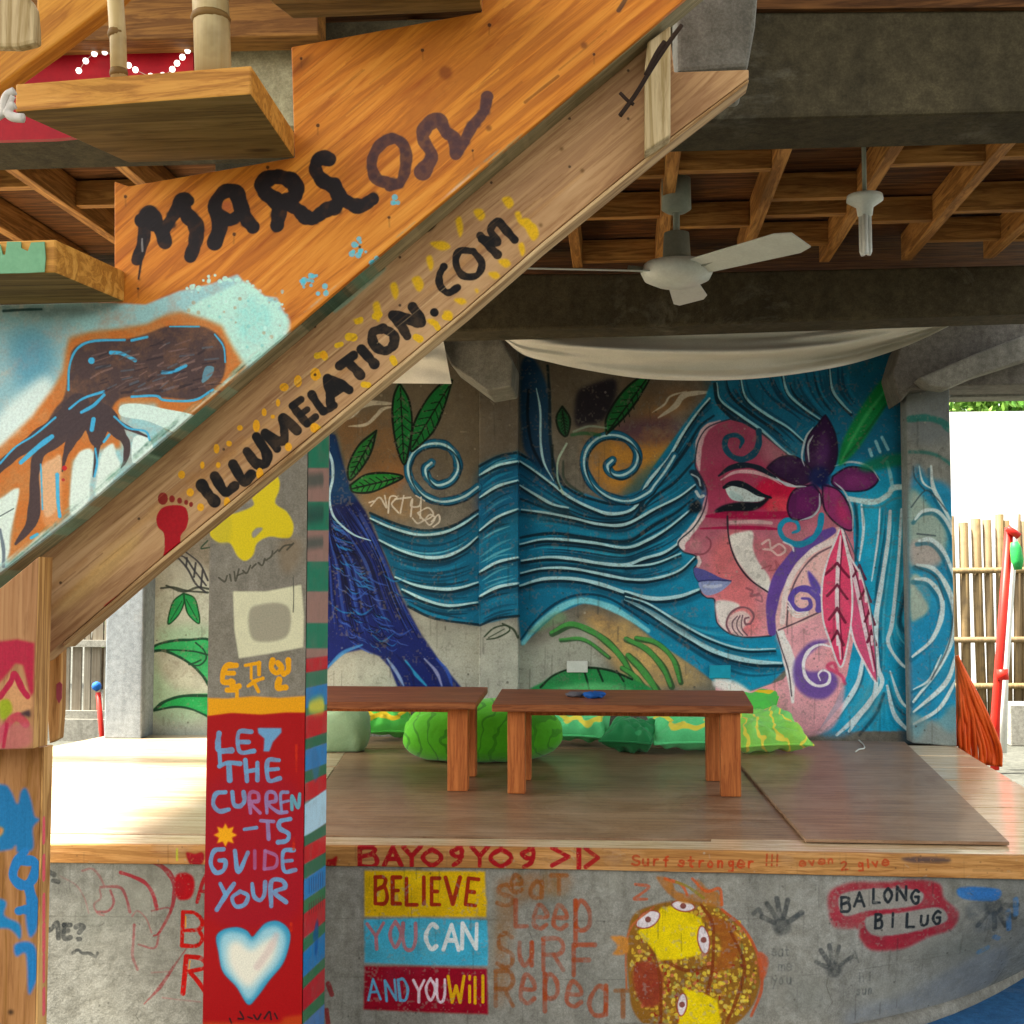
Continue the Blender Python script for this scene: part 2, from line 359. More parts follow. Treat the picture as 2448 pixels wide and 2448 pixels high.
def tube(P, r, seg=10):
    P = np.asarray(P, float); n = len(P); r = np.broadcast_to(r, (n,)); T = np.gradient(P, axis=0); T /= np.linalg.norm(T, axis=1)[:, None] + 1e-9
    ref = np.array([0, 0, 1.]) if abs(T[0, 2]) < .9 else np.array([1., 0, 0]); V = []
    a = np.cross(T[0], ref); a /= np.linalg.norm(a)
    for i in range(n):
        a = a - T[i] * (a @ T[i]); a /= np.linalg.norm(a); b = np.cross(T[i], a)
        for k in range(seg):
            t = 2 * math.pi * k / seg; V.append(P[i] + r[i] * (a * math.cos(t) + b * math.sin(t)))
    Fc = [(i * seg + k, i * seg + (k + 1) % seg, (i + 1) * seg + (k + 1) % seg, (i + 1) * seg + k) for i in range(n - 1) for k in range(seg)]
    Fc += [tuple(range(seg))[::-1], tuple(range((n - 1) * seg, n * seg))]
    return np.array(V), Fc
def smooth3(P, n=6):
    P = np.asarray(P, float); Q = np.vstack([2 * P[0] - P[1], P, 2 * P[-1] - P[-2]]); out = []
    for i in range(1, len(Q) - 2):
        a, b, c, d = Q[i - 1:i + 3]
        for t in np.linspace(0, 1, n, endpoint=False): out.append(.5 * (2 * b + (c - a) * t + (2 * a - 5 * b + 4 * c - d) * t * t + (3 * b - a - 3 * c + d) * t ** 3))
    return np.array(out + [P[-1]])
def pillow(c, w, h, t, rz, tilt, seed, n=26):
    """a square stuffed cushion with drawn-in sides, pointed corners and creases, leaning back by tilt"""
    rg = np.random.default_rng(seed); ph = rg.random(8) * 6.28; S = []
    R = np.array(Matrix.Rotation(rz, 3, 'Z') @ Matrix.Rotation(tilt, 3, 'X'))
    V = []; Fc = []
    for side in (1, -1):
        for j in range(n + 1):
            for i in range(n + 1):
                x, y = 2 * i / n - 1, 2 * j / n - 1; X = x * (1 - .09 * (1 - y * y)); Y = y * (1 - .09 * (1 - x * x))
                th = max((1 - x ** 4) * (1 - y ** 4), 0) ** .55; a = math.atan2(y, x); r = math.hypot(x, y)
                cr = .22 * math.sin(a * 9 + ph[0] + 2 * math.sin(r * 3 + ph[1])) * r ** 2 * th +   .18 * math.sin(3.1 * x + ph[2] + 2 * y) * th + .1 * math.sin(5 * y + ph[3] - 3 * x) * th + .07 * math.sin(13 * x + 9 * y + ph[4]) * th + .05 * math.sin(21 * y - 8 * x + 3 * math.sin(4 * x) + ph[5]) * th
                V.append(R @ np.array([X * w, Y * h, side * t * (th + cr)]) + c)
    m = (n + 1) ** 2
    for sd in (0, 1):
        for j in range(n):
            for i in range(n):
                q = [sd * m + j * (n + 1) + i, sd * m + j * (n + 1) + i + 1, sd * m + (j + 1) * (n + 1) + i + 1, sd * m + (j + 1) * (n + 1) + i]; Fc.append(tuple(q if sd == 0 else q[::-1]))
    return np.array(V), Fc
def pillow_rim(c, w, h, rz, tilt, r=.007, n=18):
    R = np.array(Matrix.Rotation(rz, 3, 'Z') @ Matrix.Rotation(tilt, 3, 'X')); P = []
    for k in range(4 * n + 1):
        q, t = divmod(k % (4 * n), n); t = 2 * t / n - 1; x, y = [(t, -1), (1, t), (-t, 1), (-1, -t)][q]
        X = x * (1 - .09 * (1 - y * y)); Y = y * (1 - .09 * (1 - x * x)); P.append(R @ np.array([X * w, Y * h, 0]) + c)
    return tube(P, r, 6)
def lathe(prof, c, seg=24):
    V = [(c[0] + r * math.cos(2 * math.pi * k / seg), c[1] + r * math.sin(2 * math.pi * k / seg), c[2] + z) for r, z in prof for k in range(seg)]; n = len(prof)
    Fc = [(i * seg + k, i * seg + (k + 1) % seg, (i + 1) * seg + (k + 1) % seg, (i + 1) * seg + k) for i in range(n - 1) for k in range(seg)]
    return np.array(V), Fc + [tuple(range(seg))[::-1], tuple(range((n - 1) * seg, n * seg))]
def grid(fn, nu, nv):
    V = np.array([fn(i / nu, j / nv) for j in range(nv + 1) for i in range(nu + 1)])
    return V, [(j * (nu + 1) + i, j * (nu + 1) + i + 1, (j + 1) * (nu + 1) + i + 1, (j + 1) * (nu + 1) + i) for j in range(nv) for i in range(nu)]
def sack(c, sx, sy, sz, rot=0, e=.75, lump=.12, seed=0, seg=40, ring=24, droop=0):
    """a stuffed bag: squashed ellipsoid with soft corners, dents and creases, flat on the floor"""
    rg = np.random.default_rng(seed); ph = rg.random((6, 4)) * 6.28; V = []
    pw = lambda x: np.sign(x) * abs(x) ** e
    for j in range(ring + 1):
        th = -math.pi / 2 + math.pi * j / ring
        for i in range(seg):
            f = 2 * math.pi * i / seg; x = pw(math.cos(th)) * pw(math.cos(f)); y = pw(math.cos(th)) * pw(math.sin(f)); z = pw(math.sin(th))
            k = 1
            for q in range(6):
                fr = 1.3 + q * 1.3; k += lump / (1 + .7 * q) * math.sin(fr * x * 2 + ph[q, 0]) * math.cos(fr * y * 2 + ph[q, 1] + z * fr) 
            z = z - droop * x * x
            V.append((x * sx * k, y * sy * k, max(z * sz * k, -.8 * sz)))
    V = np.array(V); ca, sa = math.cos(rot), math.sin(rot); V = np.stack([V[:, 0] * ca - V[:, 1] * sa, V[:, 0] * sa + V[:, 1] * ca, V[:, 2] + .8 * sz], 1) + c
    Fc = [(j * seg + i, j * seg + (i + 1) % seg, (j + 1) * seg + (i + 1) % seg, (j + 1) * seg + i) for j in range(ring) for i in range(seg)]
    return V, Fc
# ---------------------------------------------------------------- where the painted surfaces stand
ZS = .62                                       # height of the stage floor
wA, wB = hitZ(420, 1757, ZS), hitZ(2165, 1770, ZS)
P_WALL = vplane(wA, wB)
WU = np.append(P_WALL.U[:2], 0); WN = np.array([P_WALL.U[1], -P_WALL.U[0], 0.])     # towards the room
P_PIL = Plane(P_WALL.O + WN * .10, P_WALL.U)
P_RCOL = vplane(hitZ(2165, 1777, ZS), hitZ(2290, 1784, ZS))
fA, fB = hitZ(114, 2018, ZS), hitZ(2448, 2046, ZS)
P_FRONT = vplane(fA, fB); FU = P_FRONT.U; FN = np.array([FU[1], -FU[0], 0.])
P_CONC = Plane(P_FRONT.O - FN * .015, FU)
YP = 3.85; XPR = hitY(728, 1800, YP)[0]; YPB = hitX(781, 1800, XPR)[1]; XPL = hitY(494, 1800, YP)[0]
P_PF = planeY(YP); P_PS = Plane((XPR, 0, 0), (0, 1, 0))
XPE = hitY(97, 2100, 2.06)[0]; YPE = hitX(119, 2100, XPE)[1]; P_PE = Plane((XPE, 0, 0), (0, 1, 0))
YST = 2.03; YCA = 2.105; P_ST = planeY(YST); P_CA = planeY(YCA)
P_POST = planeY(1.99); P_POSTL = planeY(2.06)
INK = '#0b0d10'
# ---------------------------------------------------------------- the mural: a woman with blue hair
def art_mural(c):
    E, Fv, Q, H, W, D, G = VE, VF, VQ, VH, VW, VD, VG
    f, s = c.fill, c.stroke
    # sprayed grounds: ochre, purple, tan
    for P, k, a in ((E((120, 620), (480, 560), (560, 760), (520, 980), (330, 1020), (180, 900)), '#a4682a', .75), (E((250, 1030), (420, 1010), (600, 1080), (700, 1180), (420, 1190), (290, 1130)), '#9b7a4c', .6),
                    (E((1580, 720), (1900, 560), (2080, 640), (2080, 900), (1900, 1010), (1660, 1000)), '#b5833a', .75), (Fv((0, 470), (200, 480), (230, 600), (100, 740), (-60, 770), (-160, 640)), '#bd8a3c', .8),
                    (Fv((20, 290), (200, 260), (330, 280), (240, 400), (60, 400)), '#ae7c40', .6), (Fv((-60, 410), (240, 410), (220, 520), (-20, 520)), '#4b3450', .8),
                    (E((1560, 1745), (1700, 1760), (1932, 1900), (2100, 2060), (1932, 2100), (1700, 1990)), '#cfa766', .8), (Fv((-40, 1400), (120, 1480), (380, 1660), (300, 1710), (0, 1690)), '#cdaf74', .8),
                    (E((180, 380), (900, 390), (920, 1000), (560, 700), (200, 560)), '#8e8671', .5)):
        f(P, k, a, 22, rough=.3)
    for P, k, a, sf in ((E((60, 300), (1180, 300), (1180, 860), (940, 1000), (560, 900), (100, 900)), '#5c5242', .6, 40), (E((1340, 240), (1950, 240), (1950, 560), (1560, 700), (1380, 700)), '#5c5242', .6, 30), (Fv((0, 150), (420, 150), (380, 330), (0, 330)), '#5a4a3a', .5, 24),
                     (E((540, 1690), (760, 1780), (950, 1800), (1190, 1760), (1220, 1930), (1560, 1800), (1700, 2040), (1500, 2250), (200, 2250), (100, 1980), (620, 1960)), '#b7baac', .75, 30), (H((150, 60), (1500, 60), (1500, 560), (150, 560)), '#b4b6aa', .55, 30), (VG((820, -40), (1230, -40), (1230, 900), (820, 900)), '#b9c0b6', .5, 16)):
        f(P, k, a, sf)  # brown top and pale foot: shade above, light below put into the ground paint
    # pale swooshes
    for P, w in ((E((120, 635), (210, 590), (270, 530), (340, 515), (460, 520)), 26), (E((200, 650), (300, 640), (360, 590), (400, 550), (470, 535)), 14), (Fv((150, 405), (230, 350), (270, 300), (330, 285), (420, 280)), 22), (Fv((120, 380), (180, 340), (210, 300), (290, 275)), 8)):
        s(P, w * .414 * 1.6, '#c9c5b4', .85, 2, taper=.8)
    # big hair shape
    f(np.vstack([E((320, 1150), (480, 1215), (640, 1255), (800, 1230), (950, 1130), (955, 870), (1060, 820), (1180, 790), (1300, 870), (1460, 1000), (1700, 1085), (1880, 1020)),
                 Fv((130, 640), (230, 500), (330, 360), (380, 300), (420, 200), (440, 60), (900, 60), (1300, 100), (1400, 300), (1400, 700), (1400, 1932), (930, 1932), (1060, 1700), (1000, 1400), (700, 1700), (600, 1735), (420, 1690), (330, 1620), (150, 1500), (0, 1380)),
                 E((1700, 1690), (1560, 1670), (1400, 1735), (1200, 1915), (1180, 1745), (940, 1800), (700, 1760), (540, 1690), (430, 1440), (370, 1290))]), '#0f5674', 1, 2, False, grad=(*VS((900, 1120), (2150, 1480)), '#23a6cc'))
    # darker upper strands, dark blue on the right
    f(Fv((430, 60), (1350, 60), (1400, 400), (1400, 640), (1150, 620), (850, 620), (640, 500), (440, 330)), '#0f5470', .75, 18)
    f(Fv((1310, 100), (1400, 100), (1400, 1932), (1330, 1932)), '#0d4a60', .6, 10)
    f(Fv((-20, 780), (200, 560), (380, 330), (430, 420), (330, 620), (330, 900), (100, 1060), (-20, 1080)), '#0e5570', .6, 16)
    f(E((960, 900), (1180, 830), (1460, 1020), (1700, 1110), (1932, 1060), (1932, 1150), (1500, 1180), (1190, 1100), (960, 1200)), '#0f5478', .7, 16)
    L1, L2, DK, DK2, MD, BR = '#bfe6ec', '#7cc6d6', '#06222e', '#0b3347', '#1b87a8', '#35b4d4'
    left = [E((325, 1150), (480, 1215), (640, 1250), (800, 1225), (948, 1135)), E((325, 1180), (450, 1235), (600, 1275), (740, 1265), (850, 1220), (948, 1155)),
            E((375, 1305), (500, 1365), (640, 1405), (760, 1400), (870, 1350), (948, 1285)), E((430, 1440), (600, 1485), (760, 1480), (948, 1405)),
            E((470, 1520), (600, 1570), (750, 1590), (850, 1580), (948, 1550)), E((510, 1590), (640, 1650), (780, 1685), (948, 1665)), E((545, 1690), (700, 1760), (948, 1795))]
    c.flow(left, 5, [DK, DK2, MD, MD, L2], 6, .75, 2)
    pil = [E((958, a), (1060, (a + b) / 2 - 14), (1182, b)) for a, b in ((880, 800), (930, 850), (1060, 960), (1250, 1125), (1370, 1260), (1490, 1405), (1630, 1555), (1720, 1670), (1800, 1745))]
    c.flow(pil, 4, [DK, DK2, MD, L2], 5, .8, 2)
    R_ = [E((1190, 810), (1300, 870), (1400, 950), (1500, 1030), (1620, 1075), (1760, 1100), (1880, 1040), (1932, 1000)),
          E((1190, 850), (1280, 910), (1380, 985), (1480, 1060), (1600, 1120), (1720, 1155), (1850, 1120), (1932, 1070)),
          E((1190, 985), (1290, 1050), (1400, 1110), (1560, 1180), (1720, 1195), (1850, 1170), (1932, 1140)),
          E((1200, 1130), (1350, 1150), (1500, 1180), (1650, 1215), (1800, 1215), (1932, 1185)),
          E((1190, 1250), (1400, 1230), (1600, 1270), (1800, 1275), (1932, 1235)),
          E((1190, 1330), (1350, 1300), (1600, 1320), (1800, 1350), (1932, 1290)), E((1200, 1425), (1350, 1405), (1500, 1415), (1650, 1440), (1800, 1450), (1932, 1430)),
          E((1190, 1570), (1330, 1530), (1500, 1530), (1650, 1560), (1800, 1610), (1932, 1650)), E((1210, 1800), (1300, 1700), (1420, 1620), (1600, 1610), (1780, 1680), (1932, 1760))]
    fl = [Fv((400, 310), (340, 380), (270, 480), (200, 600), (100, 720), (-10, 800)), Fv((420, 385), (350, 440), (290, 540), (210, 650), (100, 760), (-10, 830)), Fv((330, 600), (230, 710), (120, 790), (-10, 865)),
          Fv((330, 730), (250, 790), (130, 850), (-10, 905)), Fv((310, 850), (200, 940), (100, 1000), (-10, 1020)), Fv((270, 1000), (180, 1060), (80, 1090), (-10, 1100)),
          Fv((260, 1065), (130, 1115), (-10, 1130)), Fv((335, 1075), (250, 1150), (120, 1190), (-10, 1200)), Fv((350, 1240), (250, 1275), (120, 1285), (-10, 1250))]
    def link(a, b): return np.vstack([a[:-1], b[::-1][1:]])
    R67 = resample(smooth(R_[6]), 8) * .5 + resample(smooth(R_[7]), 8) * .5; R23 = resample(smooth(R_[2]), 8) * .5 + resample(smooth(R_[3]), 8) * .5; R45 = resample(smooth(R_[4]), 8) * .6 + resample(smooth(R_[5]), 8) * .4; R78 = resample(smooth(R_[7]), 8) * .45 + resample(smooth(R_[8]), 8) * .55
    J_ = [link(R_[1], fl[0]), link(R_[2], fl[1]), link(R23, fl[2]), link(R_[3], fl[3]), link(R45, fl[3] * .5 + resample(smooth(fl[4]), len(fl[3])) * .5), link(R_[5], fl[4]), link(R_[6], fl[5]), link(R67, fl[7])]
    for A, B in zip(J_, J_[1:]):            # long strands from the pilaster to the forehead
        A, B = resample(smooth(A), 40), resample(smooth(B), 40)
        for i in range(1, 7):
            t = i / 7 + random.uniform(-.03, .03); P = A * (1 - t) + B * t; j = random.randint(0, 8); k_ = 40 - random.randint(0, 8)
            s(P[j:k_:3], random.uniform(4.5, 9), random.choice([DK, DK2, MD, DK2, BR, MD, '#0f6482']), random.uniform(.5, .85), 2.2, taper=.8)
    for P in J_: s(P + (0, 5), 8, DK, .8, 2.5, taper=.4)
    fl2 = [Fv((430, 1380), (300, 1390), (150, 1340), (-10, 1265)), Fv((720, 1530), (560, 1530), (400, 1480), (250, 1400), (100, 1310), (-10, 1275)), Fv((750, 1600), (600, 1590), (420, 1540), (250, 1440), (100, 1345), (-10, 1290)),
           Fv((760, 1650), (600, 1670), (430, 1610), (250, 1500), (100, 1410), (-10, 1345))]
    c.flow(fl2, 4, [DK2, MD, BR, L2], 7, .6, 3)
    for P, w in [(left[1], 5), (left[2], 5.5), (left[4], 5.5), (left[5], 5.5), (pil[1], 5), (pil[2], 5), (pil[3], 5), (pil[5], 5.5), (pil[6], 6), (J_[0], 5.5), (J_[3], 5), (J_[5], 5), (J_[6], 6), (J_[7], 5), (E((1190, 990), (1290, 1050), (1380, 1100), (1470, 1120)), 5), (R_[7], 6.5),
                 (fl[6], 4), (fl[8], 7), (fl2[2], 9), (fl2[1], 4)]:
        s(P + (0, 12), w * 3.2, DK2, .45, 7, taper=.3); s(P + (0, 6), w * 1.5, DK, .85, 2, taper=.3); s(P, w * 1.35, L1, .95, 1.4, taper=.5)
    s(E((1210, 1900), (1300, 1790), (1420, 1700), (1550, 1655), (1700, 1690), (1830, 1760), (1932, 1830)), 15, '#8fdbe6', .9, 4, taper=.4)
    s(E((1195, 1880), (1290, 1760), (1420, 1660), (1560, 1620), (1720, 1650), (1932, 1790)), 6, DK2, .8, 2, taper=.3)
    for P in (R_[0], left[0], left[6], pil[0], pil[8]): s(P, 6, DK, .9, 2)
    # the curl rising on the right of the pilaster
    f(E((1195, 300), (1270, 260), (1350, 420), (1365, 620), (1375, 800), (1430, 980), (1330, 930), (1240, 830), (1200, 700)), '#0e3d5c', .95, 4); s(E((1350, 300), (1362, 480), (1365, 700), (1390, 880), (1450, 1000)), 7, DK, .9, 3)
    s(E((1240, 440), (1235, 600), (1260, 760), (1320, 880)), 7, '#061a28', .9, 3); s(E((1285, 430), (1308, 560), (1310, 740), (1330, 860), (1385, 965)), 6, L1, .95, 1.5, taper=.7)
    # two spirals
    for P in (E((948, 1000), (860, 1060), (740, 1085), (630, 1045), (560, 960), (545, 870), (590, 785), (680, 750), (765, 762), (820, 820), (832, 900), (790, 965), (715, 990), (660, 950), (645, 895), (680, 860)),
              np.vstack([Fv((230, 590), (180, 670), (130, 735)), E((1932, 1032), (1830, 1080), (1720, 1065), (1620, 1000), (1565, 900), (1570, 800), (1630, 725), (1720, 700), (1810, 725), (1868, 800), (1855, 880), (1790, 930), (1725, 925), (1695, 880), (1725, 845))])):
        s(P, 22, '#0b3a52', 1, 2); s(P, 17, '#1d6f90', .8, 3); s(P, 5.5, L1, .95, 1.2); s(P + (6, 9), 4, DK, .8, 2)
    # hair above the face
    top = [Fv((425, 240), (445, 340), (540, 430), (640, 500), (740, 590), (800, 640)), Fv((435, 235), (455, 320), (560, 400), (660, 470), (760, 560), (830, 610)), Fv((490, 200), (520, 290), (620, 380), (720, 450), (820, 540)),
           Fv((550, 200), (580, 310), (680, 390), (780, 450), (860, 520)), Fv((640, 180), (720, 300), (820, 375), (910, 440)), Fv((755, 180), (780, 280), (850, 350), (950, 420)), Fv((880, 160), (920, 290), (1000, 400)),
           Fv((985, 160), (1000, 270), (1050, 340), (1090, 380)), Fv((1110, 150), (1120, 260), (1180, 330))]
    c.flow(top, 5, [DK, DK2, DK2, MD, '#13607c'], 7, .85, 2)
    for k in (1, 3, 5, 7): s(top[k] + (0, 5), 7, DK, .8, 2); s(top[k], 6, '#9fd2dc', .95, 1.3, taper=.5)
    s(top[0], 8, DK, .9, 2)
    # hair down the right side
    rt = [Fv((1105, 800), (1120, 950), (1110, 1100)), Fv((1140, 830), (1150, 950), (1130, 1100)), Fv((1230, 840), (1220, 1000), (1190, 1200)), Fv((1280, 860), (1270, 1000), (1240, 1200), (1210, 1400), (1215, 1600), (1240, 1700), (1170, 1800), (1080, 1932)),
          Fv((1335, 850), (1320, 1100), (1290, 1400), (1270, 1500), (1330, 1600), (1395, 1640)), Fv((1390, 1000), (1370, 1200), (1330, 1400), (1395, 1500))]
    f(Fv((1110, 820), (1380, 800), (1400, 1350), (1280, 1500), (1220, 1400), (1160, 1100)), '#35b6d6', .65, 16)
    c.flow(rt[2:], 6, [DK2, MD, BR, L2, '#0d4a60'], 8, .7, 3)
    low = [Fv((1150, 1560), (1120, 1700), (1030, 1840), (940, 1932)), Fv((1215, 1640), (1200, 1760), (1120, 1860), (1020, 1950)), Fv((1250, 1750), (1210, 1850), (1130, 1950)), Fv((1265, 1710), (1300, 1850), (1370, 1932)), Fv((1280, 1640), (1330, 1780), (1395, 1840))]
    f(Fv((1090, 1580), (1240, 1700), (1100, 1932), (920, 1932), (1040, 1760)), '#2fa6cc', .7, 10)
    c.flow(low, 5, [DK2, MD, BR, L2], 8, .7, 3)
    for P, w in ((rt[1], 7), (rt[3], 12), (rt[4], 9), (low[0], 12), (low[1], 12), (low[3], 10), (low[4], 7), (rt[2], 5)): s(P, w, '#e6f8fb', .95, 1.8, taper=.4)
    for P in (rt[5], rt[0], low[2]): s(P, 7, DK, .6, 4)
    s(Fv((1080, 800), (1200, 815), (1270, 780), (1300, 745), (1400, 745)), 13, '#dff2ee', .9, 3); s(Fv((1140, 840), (1230, 840), (1300, 800), (1400, 790)), 5, '#5b8f98', .7, 3)
    for P in (Fv((1265, 620), (1280, 680), (1290, 740)), Fv((1210, 520), (1230, 570)), Fv((1240, 500), (1270, 560)), Fv((1180, 560), (1190, 590))): s(P, 8, '#a9dbe2', .8, 2)
    # face
    f(Fv((445, 430), (390, 455), (355, 500), (338, 560), (332, 640), (350, 680), (380, 730), (388, 780), (368, 870), (320, 945), (262, 998), (250, 1025), (275, 1058), (330, 1075), (347, 1105), (325, 1140), (335, 1185), (360, 1215), (358, 1255), (385, 1280), (422, 1290), (428, 1370), (440, 1410), (495, 1455), (580, 1473), (690, 1468), (725, 1450),
         (760, 1560), (788, 1640), (760, 1680), (690, 1705), (600, 1738), (520, 1700), (430, 1680), (430, 1932), (930, 1932), (1010, 1800), (1070, 1660), (1100, 1500), (1110, 1200), (1100, 950), (900, 700), (760, 570), (640, 475), (560, 430), (500, 415)), '#9c4a62', 1, 1.2, False, grad=(*Fv((600, 560), (850, 1500)), '#f0aeb4'))
    f(Fv((640, 480), (760, 570), (850, 640), (700, 650), (650, 600)), '#a9717c', .8, 6)
    f(Fv((420, 1020), (560, 960), (620, 1250), (640, 1440), (520, 1440), (430, 1270), (400, 1120)), '#e37c7c', .65, 20)
    s(Fv((450, 422), (385, 455), (352, 520), (345, 600), (350, 660)), [5, 16, 20, 12, 4], '#e6cfd0', .9, 3)
    s(Fv((385, 790), (372, 860), (330, 930), (285, 985), (262, 1015), (275, 1045)), [6, 16, 18, 20, 18, 6], '#f1e6e4', .95, 3)
    OUT = Fv((500, 412), (445, 428), (388, 455), (352, 505), (336, 560), (330, 640), (348, 680), (380, 735), (388, 785), (366, 870), (318, 945), (258, 998), (248, 1028), (275, 1060), (330, 1077), (348, 1108), (324, 1140), (334, 1185), (358, 1215), (357, 1255), (385, 1282), (424, 1292), (430, 1370), (442, 1412), (500, 1458), (585, 1475), (700, 1468))
    s(OUT, 3.5, '#26303c', .9, 1.3)
    # brow, eye, cheek stripes
    f(Fv((380, 640), (520, 600), (760, 640), (860, 760), (840, 900), (560, 900), (380, 880)), '#a02a50', .5, 22)
    f(Fv((400, 440), (560, 440), (680, 560), (600, 620), (380, 620)), '#8c3f58', .45, 20)
    f(Fv((620, 1000), (800, 1040), (720, 1180), (640, 1100)), '#d07a80', .6, 14)
    f(Fv((640, 720), (760, 700), (850, 760), (840, 850), (700, 850), (620, 830)), '#c01440', .9, 8)
    f(Fv((700, 790), (790, 800), (780, 860), (680, 860)), '#e05a62', .7, 6)
    s(Fv((445, 688), (500, 650), (570, 636), (640, 650), (710, 690), (780, 730)), [5, 12, 14, 12, 8, 4], '#13202e', 1, 2)
    s(Fv((455, 708), (520, 672), (600, 668), (680, 690), (750, 730)), [3, 8, 9, 6, 2], '#d9b6ba', .95, 2)
    f(Fv((478, 745), (530, 735), (600, 765), (665, 790), (650, 812), (570, 815), (505, 800)), '#cfdcda', 1, 1)
    f(Fv((500, 760), (560, 790), (560, 812), (505, 800)), '#a8c0c0', .8, 2)
    s(Fv((470, 745), (510, 725), (570, 735), (640, 775), (700, 795)), [7, 14, 14, 13, 4], '#0a1622', 1, 1.3)
    f(Fv((425, 862), (470, 830), (560, 815), (640, 815), (700, 782), (650, 840), (560, 870), (480, 875)), '#08121c', 1, 2)
    s(Fv((385, 885), (500, 878), (640, 880), (790, 878)), [6, 18, 20, 14], '#a11347', .9, 3); s(Fv((355, 945), (500, 940), (640, 942), (740, 948)), [3, 8, 9, 5], '#a11347', .9, 2)
    s(Fv((500, 915), (620, 912), (700, 918)), 9, '#d9c0bc', .8, 3)
    f(Fv((300, 665), (335, 660), (365, 700), (372, 760), (345, 740), (320, 700)), '#1a2434', .9, 3); s(Fv((312, 680), (345, 700), (355, 735)), 4, '#cfe0e4', .8, 1.5)
    f(Fv((305, 830), (340, 805), (365, 850), (330, 870), (300, 860)), '#06121c', .9, 4); s(Fv((335, 765), (352, 790), (370, 785)), 7, '#dfe9e9', .9, 2)
    # nose, lips, chin
    s(Fv((330, 1068), (372, 1068), (402, 1040), (404, 1005), (385, 985)), 4, '#8c4a58', .9, 2); f(Fv((300, 1010), (345, 990), (360, 1040), (320, 1055)), '#c98790', .8, 5); s(Fv((345, 1085), (352, 1105), (345, 1125)), 8, '#efe4e2', .9, 2)
    f(Fv((322, 1140), (365, 1143), (405, 1160), (455, 1185), (505, 1200), (420, 1206), (345, 1200)), '#5a5a9c', 1, 1.2); f(Fv((350, 1205), (420, 1200), (505, 1200), (470, 1240), (430, 1262), (385, 1270), (358, 1245)), '#9aa6cf', 1, 1.2)
    s(Fv((345, 1202), (410, 1196), (505, 1200)), 3, '#2c3160', .9, 1); s(Fv((375, 1225), (420, 1228), (455, 1222)), 7, '#d5dbee', .8, 3)
    f(Fv((432, 1300), (500, 1298), (548, 1320), (510, 1350), (485, 1400), (500, 1450), (455, 1420), (435, 1370)), '#f2e9e4', 1, 2)
    f(Fv((500, 1370), (560, 1345), (600, 1380), (560, 1440), (580, 1468), (520, 1460), (490, 1420)), '#f0dcd8', .9, 3)
    s(Fv((600, 1408), (616, 1370), (590, 1335), (545, 1330), (500, 1360), (482, 1410), (500, 1455)), 4.5, '#7d5460', .95, 1.2); s(Fv((600, 1408), (575, 1410), (572, 1385), (590, 1378)), 4.5, '#7d5460', .95, 1.2)
    for d in (0, 22, 44): s(Fv((535 + d * .6, 1372 - d * .1), (512 + d, 1400), (515 + d, 1435), (540 + d, 1465)), 3, '#6b505c', .9, 1)
    # white crescent and its line
    f(Fv((498, 980), (560, 960), (612, 962), (612, 1040), (640, 1110), (690, 1180), (700, 1262), (640, 1225), (575, 1160), (528, 1090), (505, 1030)), '#f1ece4', 1, 1.5)
    s(Fv((487, 885), (490, 960), (505, 1040), (540, 1120), (600, 1195), (690, 1258)), 4, '#2c2430', .95, 1.1)
    for P in (Fv((655, 1020), (690, 1000), (700, 1040), (740, 1020), (770, 1050), (735, 1075), (700, 1050), (660, 1045)),): s(P, 5, '#f3d6cf', .85, 1.5)
    s(Fv((655, 1140), (700, 1125), (690, 1150), (740, 1135), (720, 1100), (735, 1150)), 4, '#a35a64', .7, 2); s(Fv((580, 1235), (610, 1250), (600, 1275), (640, 1262)), 5, '#8e5560', .7, 2); s(Fv((625, 1290), (655, 1300), (650, 1270), (628, 1272), (600, 1260)), 4, '#9b6a74', .8, 1.5)
    # curls on forehead and cheek
    s(Fv((640, 470), (640, 530), (615, 580), (560, 608), (505, 590), (475, 545), (485, 500), (530, 490), (560, 515), (548, 550)), [15, 15, 15, 15, 14, 13, 12, 12, 10, 5], '#14485e', 1, 1.5)
    # neck
    f(Fv((735, 1440), (950, 1350), (985, 1500), (960, 1600), (1060, 1680), (980, 1932), (600, 1932), (780, 1660), (750, 1540)), '#f0b4bc', .8, 5)
    f(Fv((430, 1668), (530, 1690), (600, 1740), (640, 1800), (560, 1760), (430, 1720)), '#fbf4f0', .9, 4)
    s(Fv((742, 1440), (775, 1540), (795, 1640), (805, 1790)), [16, 26, 26, 6], '#fbf3ef', 1, 2.5); s(Fv((725, 1445), (750, 1530), (785, 1640), (800, 1760)), 3, '#3c2c38', .8, 1.2)
    # ring, earring fan
    f(Fv((1040, 945), (930, 1000), (820, 1090), (740, 1210), (710, 1340), (735, 1440), (950, 1350), (960, 1200)), '#f6c8c4', 1, 2)
    s(Fv((1000, 955), (880, 1020), (790, 1110), (725, 1230), (700, 1350), (705, 1450)), [16, 30, 30, 30, 26, 16], '#6f52a0', 1, 3)
    s(Fv((1015, 1000), (900, 1055), (815, 1150), (770, 1260), (755, 1400)), 13, '#fbeae6', .95, 2.5); s(Fv((1010, 1025), (910, 1080), (835, 1170), (790, 1280), (775, 1415)), 4, '#6d5360', .9, 1.2)
    s(Fv((735, 1440), (830, 1400), (950, 1345)), 4, '#5b4450', .9, 1.1)
    s(Fv((930, 1340), (930, 1290), (890, 1245), (835, 1240), (800, 1275), (805, 1320), (850, 1345), (890, 1325), (885, 1290), (850, 1285)), [14, 16, 16, 15, 14, 13, 11, 10, 8, 5], '#6a55b0', 1, 1.5)
    f(Fv((880, 1150), (925, 1200), (950, 1260), (915, 1255), (888, 1210)), '#6a55b0', 1, 1.5)
